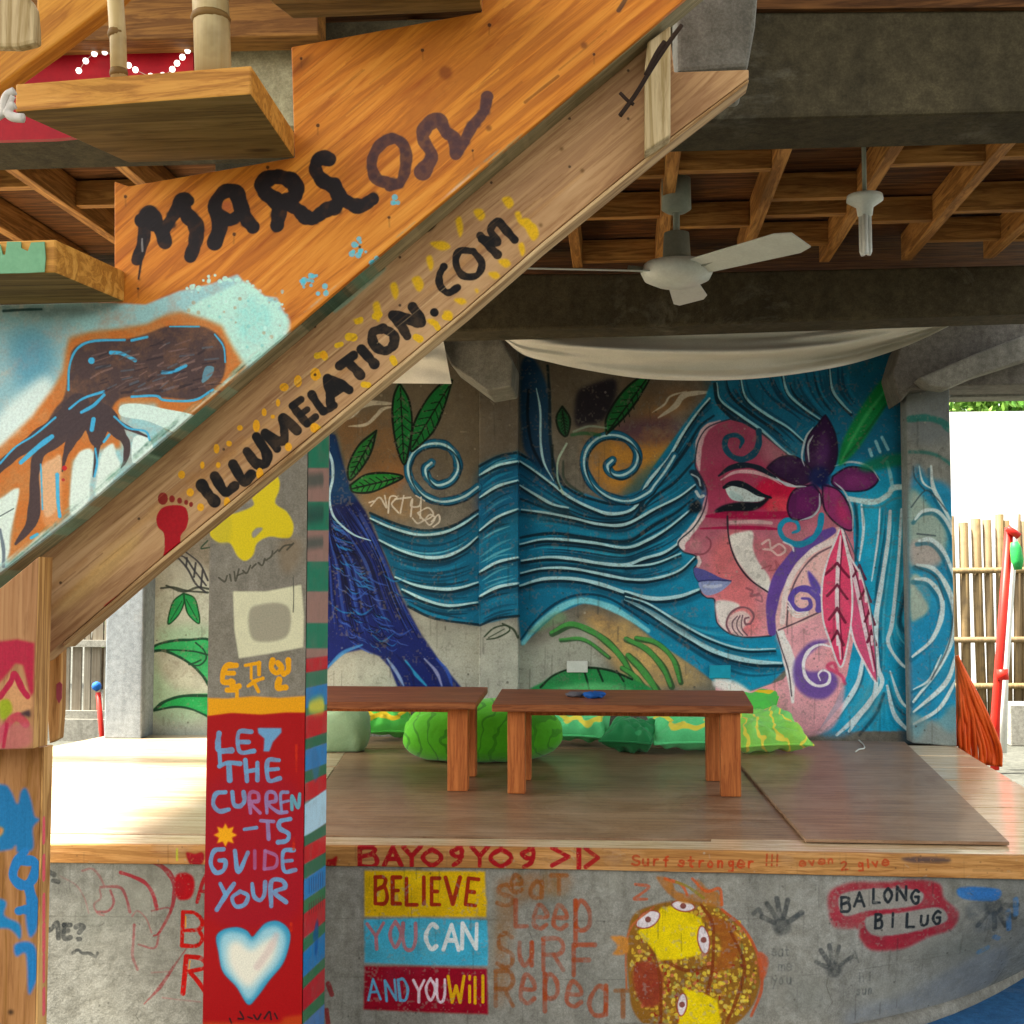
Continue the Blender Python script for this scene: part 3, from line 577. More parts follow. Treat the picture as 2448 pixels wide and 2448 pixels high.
    for d in (0, 18, 36): s(Fv((782, 1300 + d), (820, 1350 + d * .7), (880, 1350 + d * .4)), 3.5, '#fff7f2', .9, 1.2)
    s(Fv((945, 880), (935, 945), (895, 1000), (830, 1022), (765, 995), (742, 945), (770, 905), (820, 910), (835, 950), (805, 965)), [13, 14, 14, 14, 13, 12, 11, 10, 8, 5], '#2191b4', 1, 1.5); s(Fv((760, 1010), (800, 1030), (810, 1055)), 4, '#f2f2f2', .9, 1.2)
    # neck spiral
    f(Fv((985, 1490), (890, 1500), (815, 1590), (815, 1700), (880, 1765), (970, 1770), (1025, 1700), (990, 1640), (880, 1640), (860, 1590), (930, 1520)), '#6f55a4', .9, 4); s(Fv((1005, 1525), (940, 1510), (885, 1540), (858, 1600), (870, 1670), (920, 1710), (975, 1700), (985, 1655), (955, 1635), (930, 1655), (940, 1685)), [3, 6, 8, 8, 8, 7, 7, 6, 5, 4, 3], '#fdf6fb', 1, 1.2)
    s(Fv((1020, 1640), (1005, 1600), (975, 1620), (1040, 1660), (1060, 1700)), 8, '#d63d6a', .7, 4)
    # leaf earrings
    for O, mid, ribs, k1 in ((Fv((1042, 930), (1085, 1080), (1140, 1180), (1180, 1330), (1205, 1500), (1215, 1690), (1150, 1590), (1095, 1460), (1080, 1280), (1060, 1080)), Fv((1050, 990), (1110, 1200), (1150, 1400), (1200, 1640)), ((1130, 1130), (1160, 1240), (1180, 1350), (1190, 1450)), '#da6288'),
                         (Fv((1040, 930), (1010, 1010), (975, 1100), (948, 1220), (952, 1380), (985, 1490), (1040, 1620), (1078, 1480), (1095, 1330), (1090, 1180), (1065, 1040)), Fv((1038, 980), (1025, 1150), (1022, 1350), (1038, 1580)), ((1022, 1120), (1022, 1225), (1022, 1340), (1022, 1450)), '#e9567c')):
        f(O, k1, 1, 1.2); s(mid, [3, 11, 10, 3], '#fbeef2', .9, 1.5); s(mid + (6, 0), 3, '#6b1f3a', .9, 1)
        for i, (x, y) in enumerate(ribs):
            w = (30 if x > 1100 else 58) - (3 if x > 1100 else 9) * i
            s(Fv((x - w, y + 48), (x - w * .3, y + 12), (x, y - 8), (x + w * .5, y + 30), (x + w, y + 62)), 6, '#6b1a36', .9, 1.2, False); s(Fv((x, y + 20), (x + 2, y + 60)), 6, '#fff2f4', .9, 1.5)
        s(np.vstack([O, O[:1]]), 4.5, '#f5eef0', 1, 1.1)
    s(Fv((1045, 930), (1095, 1040), (1150, 1190), (1195, 1400), (1216, 1690)), 3, '#3a5a68', .7, 1)
    # flower
    PU, PD = '#4a1b50', '#2b0f38'
    for O, k in ((Fv((965, 392), (1010, 480), (1022, 590), (985, 680), (910, 680), (868, 610), (880, 500), (925, 440)), PD), (Fv((680, 650), (740, 600), (820, 595), (890, 650), (900, 700), (840, 735), (760, 705)), PD), (Fv((1000, 690), (1080, 645), (1180, 660), (1222, 705), (1170, 755), (1070, 762), (1000, 730)), '#6a2a62'),
                 (Fv((905, 730), (945, 790), (930, 850), (880, 895), (800, 895), (780, 830), (815, 755)), '#5e1f58'), (Fv((950, 730), (1030, 760), (1085, 850), (1095, 950), (1030, 930), (960, 850)), '#963a70')):
        f(O, k, 1, 2); s(np.vstack([O, O[:1]]), 4, '#160a20', .8, 2)
    f(Fv((930, 520), (960, 470), (985, 560), (960, 640), (920, 620)), '#6a3a78', .5, 10); f(Fv((1060, 690), (1160, 690), (1170, 730), (1080, 740)), '#8a3a78', .6, 6); f(Fv((1030, 800), (1075, 870), (1080, 930), (1020, 880)), '#c23a6a', .6, 7); f(Fv((830, 800), (880, 790), (890, 850), (830, 860)), '#7d2a6c', .5, 6)
    c.dot(Fv((935, 695))[0], 26, '#0e1648', 1, 9)
    for P in (Fv((862, 640), (850, 590), (870, 500), (905, 450)), Fv((885, 620), (880, 540), (905, 490)), Fv((725, 695), (780, 735), (870, 740)), Fv((1010, 640), (1090, 620), (1180, 645), (1230, 710)), Fv((935, 775), (935, 840), (900, 885), (840, 905)), Fv((1010, 720), (1060, 770), (1095, 860), (1098, 960)), Fv((690, 690), (760, 720), (830, 742))):
        s(P, 5, '#c9d6dc', .9, 1.3, taper=.7)
    # green leaf over the hair
    f(Fv((1320, 180), (1230, 230), (1130, 370), (1050, 520), (1030, 640), (1120, 560), (1200, 440), (1270, 330), (1330, 240)), '#118241', .95, 5); s(Fv((1040, 620), (1090, 520), (1160, 400), (1250, 280), (1310, 200)), 8, '#4fb06a', .7, 5, taper=.7); s(Fv((1060, 600), (1160, 480), (1260, 340)), 5, '#0a4a2c', .6, 4)
    f(Fv((1130, 640), (1240, 590), (1360, 580), (1400, 620), (1260, 650), (1160, 670)), '#14784e', .75, 6)
    # dark blue wave on the left
    f(np.vstack([E((20, 640), (75, 690), (125, 700), (165, 850), (215, 1020), (300, 1140), (370, 1300), (440, 1480), (500, 1620), (560, 1740), (620, 1850), (690, 1950)), H((860, 90), (920, 160), (975, 230), (975, 260), (620, 260), (560, 110), (500, 45), (400, 5), (280, 30), (200, 120), (150, 140))]), '#0d1440', 1, 2, False, grad=(*E((60, 900), (300, 1700)), '#15225f'))
    f(E((20, 640), (75, 690), (125, 700), (165, 850), (215, 1020), (250, 1080), (120, 1100), (20, 1100)), '#0e3f66', .7, 8)
    guides = [E((60, 1180), (60, 1400), (60, 1600), (70, 1900)), E((100, 1150), (160, 1300), (260, 1460), (330, 1700), (430, 1932)), E((160, 1100), (260, 1250), (360, 1420), (440, 1640), (560, 1900)), E((230, 1080), (330, 1230), (430, 1450), (520, 1680), (640, 1880))]
    c.flow(guides, 16, ['#060a26', '#1c2c74', '#2c4690', '#050a22', '#3a5aa4', '#060a26'], 4.5, .85, 1.2, 6)
    for k in range(120):
        t = random.random(); x = 90 + 420 * t * random.random() ** .5; y = 1150 + 780 * t; s(E((x, y), (x + 20, y + 22), (x + 46, y + 30), (x + 70, y + random.uniform(10, 60))), random.uniform(2, 4), random.choice(['#3558a8', '#04081c', '#04081c', '#2b7ab4', '#5470b4']), .7, 1.1, taper=.8)
    for k in range(14): x = random.uniform(80, 480); y = random.uniform(1500, 1900); s(E((x, y), (x + 60, y + 40), (x + 130, y + random.uniform(-20, 80))), 4, random.choice(['#3f66b8', '#0a1038', '#2c8ac0']), .6, 1.5, taper=.8)
    s(E((70, 770), (105, 850), (110, 950), (90, 1050), (110, 1160), (170, 1230), (240, 1280), (330, 1310)), [6, 8, 7, 6, 6, 5, 4, 2], '#b8dcea', .95, 1.4)
    s(E((270, 1160), (330, 1280)), 9, '#33427a', .9, 4)
    for P, k in ((H((545, 60), (600, 140), (640, 215)), '#9fb6d8'), (H((650, 70), (700, 140), (770, 215)), '#3aa6cf'), (H((760, 60), (830, 140), (860, 215)), '#a4a8c8'), (H((830, 60), (890, 130), (920, 215)), '#2a50b0'), (H((200, 110), (290, 25), (400, -20)), '#4c8fc4'), (H((600, 40), (680, 130), (700, 215)), '#10184c'), (H((720, 40), (800, 130), (830, 215)), '#10184c')):
        s(P, 8, k, .8, 3, taper=.5)
    # leaves
    def leaf(V, O, ribs, col='#0d6a30'):
        O = V(O); f(O, col, .95, 1.5); s(np.vstack([O, O[:1]]), 5, '#06140c', .95, 1.4)
        (x0, y0), (x1, y1) = V(ribs)
        s([(x0, y0), (x1, y1)], 4, '#06140c', .9, 1.2, False); d = np.array([x1 - x0, y1 - y0]); L = np.linalg.norm(d); e = d / L; n = np.array([-e[1], e[0]])
        for k in range(1, 8):
            p = np.array([x0, y0]) + d * k / 8; w = L * .13 * math.sin(math.pi * k / 8)
            for sg in (1, -1): s([p, p + n * sg * w - e * w * .9], 2.6, '#06140c', .8, 1, False)
    leaf(E, [(495, 400), (550, 500), (568, 640), (552, 770), (522, 870), (480, 770), (455, 610), (462, 480)], [(520, 850), (500, 430)])
    leaf(E, [(800, 385), (745, 560), (690, 680), (600, 770), (560, 785), (578, 640), (650, 500), (730, 410)], [(570, 770), (780, 420)])
    leaf(E, [(362, 675), (330, 800), (270, 900), (208, 960), (200, 880), (260, 760)], [(215, 940), (350, 700)], '#1a6a2c')
    leaf(E, [(210, 990), (300, 930), (420, 920), (515, 942), (430, 990), (330, 1030), (230, 1030)], [(225, 1010), (500, 945)], '#1a7a30')
    leaf(E, [(1690, 695), (1690, 600), (1760, 480), (1850, 390), (1950, 340), (1880, 480), (1790, 600)], [(1700, 680), (1920, 380)], '#0e5c2a')
    leaf(E, [(1435, 535), (1480, 610), (1462, 705), (1420, 680), (1400, 600)], [(1455, 700), (1435, 560)], '#0e4a26')
    f(E((1520, 460), (1600, 410), (1740, 380), (1730, 520), (1660, 620), (1580, 640), (1510, 640)), '#120f1c', .9, 6)
    s(E((1460, 750), (1410, 850), (1410, 960), (1440, 1040)), 5, '#b9d2bd', .8, 2); s(E((1380, 760), (1380, 900), (1420, 1010)), 5, '#0a1a14', .7, 3); s(E((1490, 700), (1560, 690), (1650, 700)), 8, '#1a5a30', .7, 3); s(E((1440, 850), (1450, 960), (1550, 1040)), 6, '#10332a', .7, 3)
    s(E((1500, 680), (1590, 650), (1690, 660)), 5, '#9db6a4', .6, 3)
    # name sprayed in white
    wh = '#d8d2c4'
    for P in (E((330, 1110), (380, 1060), (420, 1120), (410, 1050)), E((430, 1150), (440, 1060), (480, 1060), (450, 1100), (490, 1150)), E((500, 1150), (520, 1050)), E((470, 1070), (560, 1060)), E((560, 1170), (570, 1070), (560, 1110), (610, 1110), (620, 1060), (615, 1180)), E((600, 1150), (660, 1120), (690, 1160), (640, 1190), (600, 1150)),
              E((570, 1180), (600, 1210), (640, 1190)), E((640, 1190), (670, 1160), (700, 1180), (670, 1220), (640, 1190)), E((680, 1200), (720, 1160), (725, 1200), (690, 1230)), E((320, 1090), (350, 1080)), E((590, 1050), (640, 1080))): s(P, 4, wh, .9, 1.1)
    # grasses low on the wall
    for P, w in ((E((1370, 1840), (1480, 1790), (1600, 1830), (1700, 1900), (1780, 1990), (1830, 2080)), 16), (Fv((0, 1560), (60, 1620), (120, 1700), (150, 1750)), 18), (Fv((-10, 1480), (90, 1530), (170, 1620), (210, 1710)), 15), (Fv((40, 1475), (140, 1500), (220, 1580), (255, 1690)), 13), (Fv((-30, 1620), (30, 1660), (80, 1720)), 14), (E((1420, 1880), (1560, 1880), (1700, 1980)), 9)):
        s(P + (3, 3), w, '#1e4a26', .8, 2); s(P, w * .75, '#4f9a4e', .95, 2, taper=.4)
    f(E((1230, 1850), (1400, 1720), (1460, 1760), (1380, 1800)), '#7da97c', .5, 6)
    s(E((985, 1865), (1040, 1815), (1110, 1800), (1130, 1830), (1060, 1870), (1000, 1880)), 3.5, '#20301e', .85, 1.2); s(E((1090, 1790), (1150, 1820), (1180, 1870)), 5, '#20301e', .8, 1.5); s(E((1010, 1870), (1100, 1820)), 2.5, '#20301e', .7, 1)
    f(H((1400, 260), (1450, 190), (1560, 130), (1700, 112), (1830, 125), (1960, 175), (2050, 260)), '#2e8a4e', 1, 2)
    for P in (H((1430, 225), (1500, 160), (1600, 120), (1720, 112), (1840, 130), (1960, 180)), H((1680, 120), (1700, 190), (1715, 260)), H((1760, 118), (1790, 190)), H((1870, 130), (1910, 190))): s(P, 5, '#0c2414', .9, 1.5)
    f(H((1500, 250), (1640, 205), (1800, 200), (1960, 240), (1800, 300)), '#7fd08c', .6, 6)
    # left end of the wall: outline sketches and green leaves
    f(VG((900, 60), (1210, 40), (1210, 850), (870, 850), (870, 300)), '#a9b8ac', .35, 25)
    for P in (VG((900, 260), (1000, 230), (1210, 240), (1210, 330), (950, 350)), VG((860, 380), (960, 560), (1100, 620), (1210, 640), (1210, 760), (880, 760))): f(P, '#5f9a78', .35, 20)
    GR = '#1f8048'
    for O in ([(1058, 45), (1005, 85), (980, 150), (972, 222), (1030, 170), (1062, 100)], [(1062, 45), (1120, 70), (1142, 130), (1150, 218), (1090, 170), (1070, 110)]): f(VG(O), GR, 1, 1.2); q = VG(O); s(np.vstack([q, q[:1]]), 3.5, '#0a3a20', .95, 1.1)
    s(VG((1050, 90), (985, 200)), 2.5, '#0a3a20', .8, 1); s(VG((1075, 80), (1140, 200)), 2.5, '#0a3a20', .8, 1)
    for P in (VG((930, 15), (1000, 10), (1080, 30), (1200, 40)), VG((960, 0), (1060, 35), (1140, 10), (1210, 20))): s(P, 5, '#1c2622', .8, 1.5)
    for P in (D((1010, 1510), (1080, 1590), (1130, 1680), (1190, 1730)), D((1050, 1480), (1150, 1560), (1200, 1660)), D((1010, 1510), (1070, 1530), (1120, 1600), (1190, 1690)), D((1080, 1530), (1075, 1580)), D((1130, 1560), (1120, 1640)), D((1170, 1600), (1160, 1700))): s(P, 4.5, '#20242c', .85, 1.3)
    s(D((1200, 1430), (1160, 1475), (1210, 1470)), 4, '#123a28', .9, 1.2)
    O = VG((858, 385), (900, 345), (980, 322), (1080, 314), (1230, 332), (1230, 590), (1170, 520), (1110, 460), (1030, 410), (940, 375)); f(O, '#2c9158', 1, 1.5); s(np.vstack([O, O[:1]]), 6, '#0b3324', .95, 1.5)
    s(VG((880, 375), (1000, 372), (1120, 380), (1200, 400)), 4, '#0b3324', .9, 1.2); s(VG((1130, 330), (1175, 370), (1190, 420), (1150, 460), (1090, 455)), 4, '#0b3324', .9, 1.2); s(VG((1040, 410), (1100, 450), (1160, 430)), 4, '#0b3324', .9, 1.2)
    O = VG((890, 720), (930, 680), (1000, 650), (1090, 634), (1230, 636), (1230, 770), (1150, 730), (1060, 705), (970, 700)); f(O, '#1f8a4c', 1, 1.5); s(VG((890, 718), (950, 670), (1060, 637), (1230, 636)), 7, '#0b3324', .95, 1.5); s(VG((890, 722), (1010, 700), (1110, 715), (1230, 770)), 5, '#0b3324', .95, 1.5)
    # stains low down
    for k in range(16): x = random.uniform(800, 2150); y = random.uniform(1680, 1760); s(VS((x, y), (x + 4, y + random.uniform(20, 60))), 12, '#6d6658', .25, 8)
def art_rcol(c):
    f, s, Fv = c.fill, c.stroke, VF
    f(Fv((1380, 170), (1620, 170), (1620, 470), (1380, 520)), '#737e86', .6, 20)
    f(Fv((1380, 740), (1470, 700), (1620, 880), (1620, 1860), (1480, 1880), (1380, 1900)), '#1b93bc', .95, 10)
    f(Fv((1375, 760), (1480, 840), (1560, 960), (1530, 1100), (1440, 1130), (1380, 1110)), '#b9c4b4', .9, 10); f(Fv((1380, 1180), (1440, 1190), (1480, 1280), (1450, 1370), (1380, 1390)), '#bccaba', .95, 6); f(Fv((1380, 1010), (1480, 1010), (1540, 1080), (1500, 1140), (1380, 1120)), '#c9b0ac', .6, 8)
    f(Fv((1390, 1200), (1500, 1240), (1540, 1400), (1400, 1620), (1380, 1420), (1470, 1340)), '#2796c2', .7, 6)
    for P, w in ((Fv((1480, 640), (1490, 740), (1540, 840), (1595, 940)), 10), (Fv((1400, 900), (1440, 860), (1510, 860), (1570, 930), (1605, 1030)), 10), (Fv((1420, 1005), (1480, 1000), (1545, 1060), (1600, 1190)), 12), (Fv((1410, 1120), (1490, 1140), (1550, 1210), (1595, 1330), (1590, 1460), (1520, 1620), (1390, 1790)), 13),
                 (Fv((1400, 1190), (1470, 1200), (1530, 1280), (1530, 1380), (1480, 1490), (1385, 1570)), 12), (Fv((1605, 1560), (1550, 1700), (1390, 1840)), 11), (Fv((1605, 1680), (1520, 1820), (1390, 1900)), 10), (Fv((1420, 640), (1440, 720), (1500, 760)), 5), (Fv((1530, 1560), (1470, 1680), (1390, 1730)), 6)):
        s(P + (-5, 8), w, '#15647e', .6, 4); s(P, w, '#e3f4f4', .95, 2.5, taper=.5)
    for P, w in ((Fv((1370, 410), (1450, 405), (1530, 425), (1570, 460)), 17), (Fv((1370, 570), (1460, 575), (1530, 600), (1600, 650)), 9)): s(P, w, '#1f7a72', .8, 5)
    for P in (Fv((1380, 840), (1450, 760), (1500, 790), (1560, 860)), Fv((1390, 640), (1400, 700), (1450, 760)), Fv((1400, 1130), (1500, 1180), (1545, 1290)), Fv((1410, 970), (1500, 980)), Fv((1600, 1250), (1570, 1500), (1480, 1680))): s(P, 4, '#3c4c54', .7, 2)
    f(Fv((1380, 1850), (1500, 1880), (1600, 1800), (1620, 1990), (1380, 1990)), '#9aa9a6', .7, 8)
# ---------------------------------------------------------------- stair boards
def art_stringer(c):
    f, s, A, B, D = c.fill, c.stroke, VA, VB, VD
    # weathered paler lower part, pale blue and white wave with a squid on it
    f(A((-900, 1745), (0, 1745), (560, 1745), (840, 1760), (1040, 1680), (1220, 1640), (1370, 1585), (1420, 1640), (1530, 1710), (1600, 1720), (1650, 1830), (1660, 1890), (1600, 2100), (1000, 2600), (0, 3500), (-900, 3900)), '#a9d3d3', 1, 2, False, .2)
    f(D((-900, 60), (0, 90), (380, 120), (400, 250), (330, 480), (200, 700), (0, 900), (-900, 1200)), '#8fb4ba', .7, 25, rough=.3)
    f(D((-900, 40), (0, 60), (300, 70), (700, 60), (500, 130), (200, 140), (0, 110)), '#6e7f7c', .8, 12, rough=.4)
    f(D((60, 250), (260, 230), (300, 450), (120, 560)), '#4f94ae', .6, 30); f(D((0, 700), (260, 480), (300, 640), (100, 850), (-40, 900)), '#e9f5ec', .9, 18)
    f(D((1080, 100), (1300, -20), (1420, -60), (1560, 60), (1660, 140), (1660, 240), (1560, 330), (1420, 420), (1330, 330), (1240, 180)), '#c9f1e2', 1, 4, rough=.12)
    f(D((1380, 60), (1480, 30), (1560, 120), (1540, 250), (1440, 300), (1370, 200)), '#8fdcd8', .5, 14, rough=.4)
    for _ in range(70): x = random.uniform(1080, 1660); y = random.uniform(-20, 330); c.dot(D((x, y))[0], random.uniform(1.5, 5), random.choice(['#e6fff4', '#7fcfcb', '#a9d7c5', '#b98a60']), .45, 1)
    for _ in range(40): t = random.random(); p = A((1060 + 560 * t, 1700 - 120 * math.sin(3.1 * min(t * 1.2, 1)) + 60 * t))[0]; c.dot(p + np.array([random.uniform(-10, 10), random.uniform(-10, 10)]), random.uniform(3, 7), '#c9f1e2', .8, 1.5)
    s(D((20, 105), (120, 98), (240, 95)), 6, '#12302f', .8, 2)
    # bare orange wood left round the squid
    OR = '#c8702c'
    f(D((380, 330), (400, 260), (520, 225), (700, 205), (850, 180), (950, 130), (1040, 110), (1180, 150), (1280, 190), (1330, 290), (1420, 430), (1290, 560), (1130, 700), (1010, 800), (960, 790), (900, 640), (690, 640), (700, 900), (600, 900), (480, 930), (420, 970), (400, 1280), (240, 1400), (40, 1560), (90, 1200), (90, 1130), (-60, 1230), (-300, 1400), (-300, 1100), (0, 890), (180, 720), (300, 560), (360, 460)), OR, .93, 7, False, rough=.12)
    f(D((700, 650), (800, 640), (930, 665), (1130, 715), (1020, 800), (960, 785), (850, 740), (700, 710)), '#e2f6ea', 1, 1.5); f(D((770, 840), (840, 830), (880, 900), (770, 985)), '#eafaf0', 1, 1.5)
    for P in (D((450, 930), (520, 900), (540, 960), (520, 1100), (510, 1200), (410, 1280), (415, 1050)), D((590, 920), (650, 870), (670, 930), (690, 1020), (560, 1180), (560, 1050)), D((-200, 1300), (0, 1190), (90, 1130), (110, 1160), (60, 1380), (30, 1540), (-200, 1640)), D((240, 1010), (310, 960), (350, 950), (340, 1150), (320, 1260), (260, 1290), (240, 1150))): f(P, '#e8f4e8', 1, 2)
    f(D((230, 1020), (300, 960), (350, 950), (350, 1290), (250, 1330)), '#dd9c68', .75, 6)
    # squid body and arms
    BK = '#483a3b'
    f(D((400, 420), (420, 330), (500, 280), (620, 268), (740, 265), (850, 235), (960, 195), (1100, 190), (1200, 205), (1280, 270), (1305, 360), (1290, 480), (1230, 560), (1120, 615), (950, 605), (760, 600), (680, 620), (640, 690), (640, 780), (540, 800), (470, 740), (380, 820), (260, 900), (180, 960), (300, 700), (370, 600)), BK, .95, 3.5, rough=.15)
    for P, w in ((D((450, 650), (330, 770), (200, 850), (90, 930), (-10, 1010), (-150, 1120)), [60, 46, 36, 28, 26, 20]), (D((470, 700), (330, 840), (230, 930), (200, 1050), (200, 1200), (180, 1330), (90, 1450)), [50, 40, 24, 24, 28, 30, 6]), (D((480, 740), (430, 820), (380, 930), (360, 1030)), [40, 30, 14, 4]), (D((560, 700), (560, 820), (560, 900), (540, 1060)), [60, 44, 14, 4]), (D((600, 700), (680, 800), (730, 870), (725, 960), (700, 1010)), [50, 30, 18, 12, 3]), (D((560, 690), (650, 740), (760, 790), (850, 830)), [40, 20, 10, 4])):
        s(P, w, BK, .97, 1.5)
    BL = '#4fb4dc'
    for P, w in ((D((395, 560), (400, 430), (440, 330), (530, 280), (720, 272)), 6), (D((760, 275), (850, 255)), 6), (D((980, 195), (1150, 195)), 4), (D((1240, 240), (1290, 310), (1300, 400)), 4), (D((640, 345), (700, 350), (780, 390)), 9), (D((940, 460), (1000, 455), (1070, 420)), 9), (D((760, 600), (900, 595), (950, 620), (1120, 620), (1230, 560)), 6),
                 (D((400, 670), (480, 610), (600, 570)), 6), (D((470, 690), (540, 650), (600, 590)), 8), (D((0, 985), (90, 890), (200, 820), (320, 720)), 5), (D((120, 980), (220, 890), (300, 830)), 12), (D((540, 730), (530, 790)), 12), (D((660, 715), (740, 780), (840, 800), (865, 850)), 5), (D((600, 860), (630, 820)), 6), (D((235, 990), (240, 1100), (245, 1250)), 4), (D((330, 1050), (335, 1200), (345, 1290)), 9), (D((550, 900), (560, 980), (545, 1060)), 5), (D((180, 1415), (215, 1395)), 8)):
        s(P, w, BL, .95, 1.2)
    f(D((1165, 520), (1185, 430), (1235, 430), (1220, 480)), '#6fa6b8', .8, 1.5); c.dot(D((528, 392))[0], 8, BL, 1, 1); c.dot(D((372, 1012))[0], 6, '#c01c24', .9, 1.2); c.dot(D((365, 1080))[0], 4, '#b03030', .8, 1)
    for _ in range(90): x, y = random.uniform(520, 1230), random.uniform(290, 580); s(D((x, y), (x + random.uniform(30, 90), y - random.uniform(5, 35))), random.uniform(2, 6), random.choice(['#7d6560', '#6c5450', '#94756a', '#2b2226', '#5a6a78']), .6, 1.2)
    s(D((0, 1290), (80, 1245)), 2.5, '#24302f', .8, 1); s(D((0, 1370), (20, 1480), (20, 1580)), 8, '#6a7680', .9, 2)
    for _ in range(70):
        t = random.random(); p = np.array([300 + 1300 * t, 650 - 640 * t + random.uniform(-330, 40)]); d = np.array([1, -.83]) * random.uniform(40, 220); s([p, p + d], random.uniform(1.5, 5), random.choice(['#7c4210', '#8f5018', '#f0ac4c', '#a4641f']), random.uniform(.2, .5), 1.5, False, rough=.3)
    for x, y in ((720, 140), (1010, 120), (1170, 60), (300, 470), (330, 690), (640, 400), (760, 300), (930, 520), (1130, 360), (1420, 130), (560, 560), (860, 590)): c.dot((x, y), random.uniform(3, 5), '#2c1a0c', .85, 1); s([(x, y + 3), (x + random.uniform(-3, 3), y + 22)], 4, '#5a3818', .3, 2, False)
    # MARSON
    MK = '#1c1516'
    def m(V, pts, w, a=.96, k=MK):
        s(V(pts), np.array(w) * 1.12, k, 1 if a > .9 else .92, 2.2, rough=.03)
        q = smooth(V(pts), 4)
        for p in q: c.dot(p + np.array([random.uniform(-1, 1), random.uniform(-1, 1)]) * np.mean(w) * .32, random.uniform(.2, .34) * np.mean(w), k, .9, 2)
    m(A, [(790, 1500), (830, 1380), (840, 1250), (890, 1240), (920, 1310), (955, 1400), (950, 1330), (1010, 1230), (1050, 1150), (1090, 1160)], 28); m(A, [(1050, 1160), (1080, 1240), (1130, 1300), (1130, 1390), (1100, 1480)], 32); m(A, [(820, 1270), (860, 1230), (890, 1290)], 34); m(A, [(830, 1370), (825, 1440), (800, 1610)], [14, 8, 4]); c.stroke(A((820, 1380), (822, 1450)), 5, '#8e8a86', .9, 1)
    m(A, [(1240, 1400), (1270, 1300), (1240, 1190), (1290, 1110), (1360, 1110), (1390, 1190), (1420, 1260), (1460, 1310)], 32); m(A, [(1230, 1210), (1320, 1270), (1380, 1240)], 26); c.dot(A((1310, 1190))[0], 12, '#b4653a', .9, 3)
    m(A, [(1600, 1300), (1610, 1180), (1530, 1110), (1520, 1050), (1600, 1020), (1690, 1050), (1710, 1120), (1640, 1170)], 34); m(A, [(1640, 1170), (1720, 1210), (1760, 1250), (1810, 1260), (1870, 1220), (1930, 1190)], 30)
    m(A, [(1900, 920), (1850, 910), (1820, 970), (1860, 1040), (1930, 1080), (1960, 1150), (1930, 1210)], 30); m(B, [(0, 1060), (20, 1120), (80, 1170), (150, 1190), (220, 1150)], 30)
    m(B, [(330, 1060), (240, 1030), (215, 930), (260, 840), (340, 800), (405, 850), (410, 960), (380, 1050), (320, 1070)], 24, .85, '#4a3232'); m(B, [(510, 990), (560, 900), (510, 800), (530, 730), (600, 690), (640, 760), (690, 800), (700, 890), (740, 830), (800, 720), (860, 650), (880, 560)], [34, 28, 26, 30, 34, 24, 26, 26, 22, 22, 22, 28], .85, '#523838')
    c.dot(B((640, 420))[0], 16, '#7a3d1c', .7, 4); c.dot(B((1440, 262))[0], 8, '#6a3a18', .7, 3); c.dot(B((890, 740))[0], 7, '#6a3a18', .7, 2); s(B((1100, 590), (1200, 510), (1290, 440)), 7, '#8a5420', .8, 2); s(B((1640, 60), (1690, -20)), 10, '#3a3028', .8, 2)
    for V, x, y in ((B, 130, 1400), (B, 125, 1450), (B, 170, 1430), (B, 355, 1160), (B, 215, 1495), (A, 1750, 1600), (A, 1770, 1640), (A, 1800, 1610), (A, 1860, 1670)):
        for _ in range(4): c.dot(V((x + random.uniform(-30, 30), y + random.uniform(-25, 25)))[0], random.uniform(3, 8), '#5cc0d0', .8, 1)
    # drips of green along the lower edge
    e0, e1 = np.array([-300, 1621.]), np.array([1240, 331.])
    for k in range(110):
        t = random.random() * (1 if k < 20 else .62); p = e0 + (e1 - e0) * t + np.array([-.6, -.75]) * random.uniform(0, 14); d = (e1 - e0) / np.linalg.norm(e1 - e0) * random.uniform(12, 70); s([p - d, p, p + d], random.uniform(2, 6), random.choice(['#6f9a84', '#86a890', '#2d4a40', '#5d8672', '#dfeee2', '#a9c4ae']), random.uniform(.3, .7), 3.5, True, .9, rough=.5)
def art_under(c):
    """the under edge of the sawtooth board: green washed paint over wood"""
    e0, e1 = np.array([-300, 1640.]), np.array([1620, 35.])
    for k in range(150):
        t = random.random(); g = t < .62; p = e0 + (e1 - e0) * t; n = np.array([.64, .77]); p = p + n * random.uniform(-22, 22); d = (e1 - e0) / np.linalg.norm(e1 - e0) * random.uniform(15, 90)
        k_ = random.choice(['#6f9580', '#86a890', '#5d8672', '#9db59a', '#1d3a30', '#74997f'] if g else ['#8a8262', '#a8997a', '#6f6a4c', '#c0ac86', '#8a8262'])
        c.stroke([p, p + d], random.uniform(5, 22), k_, .7 if g else .4, 3, False, rough=.3)
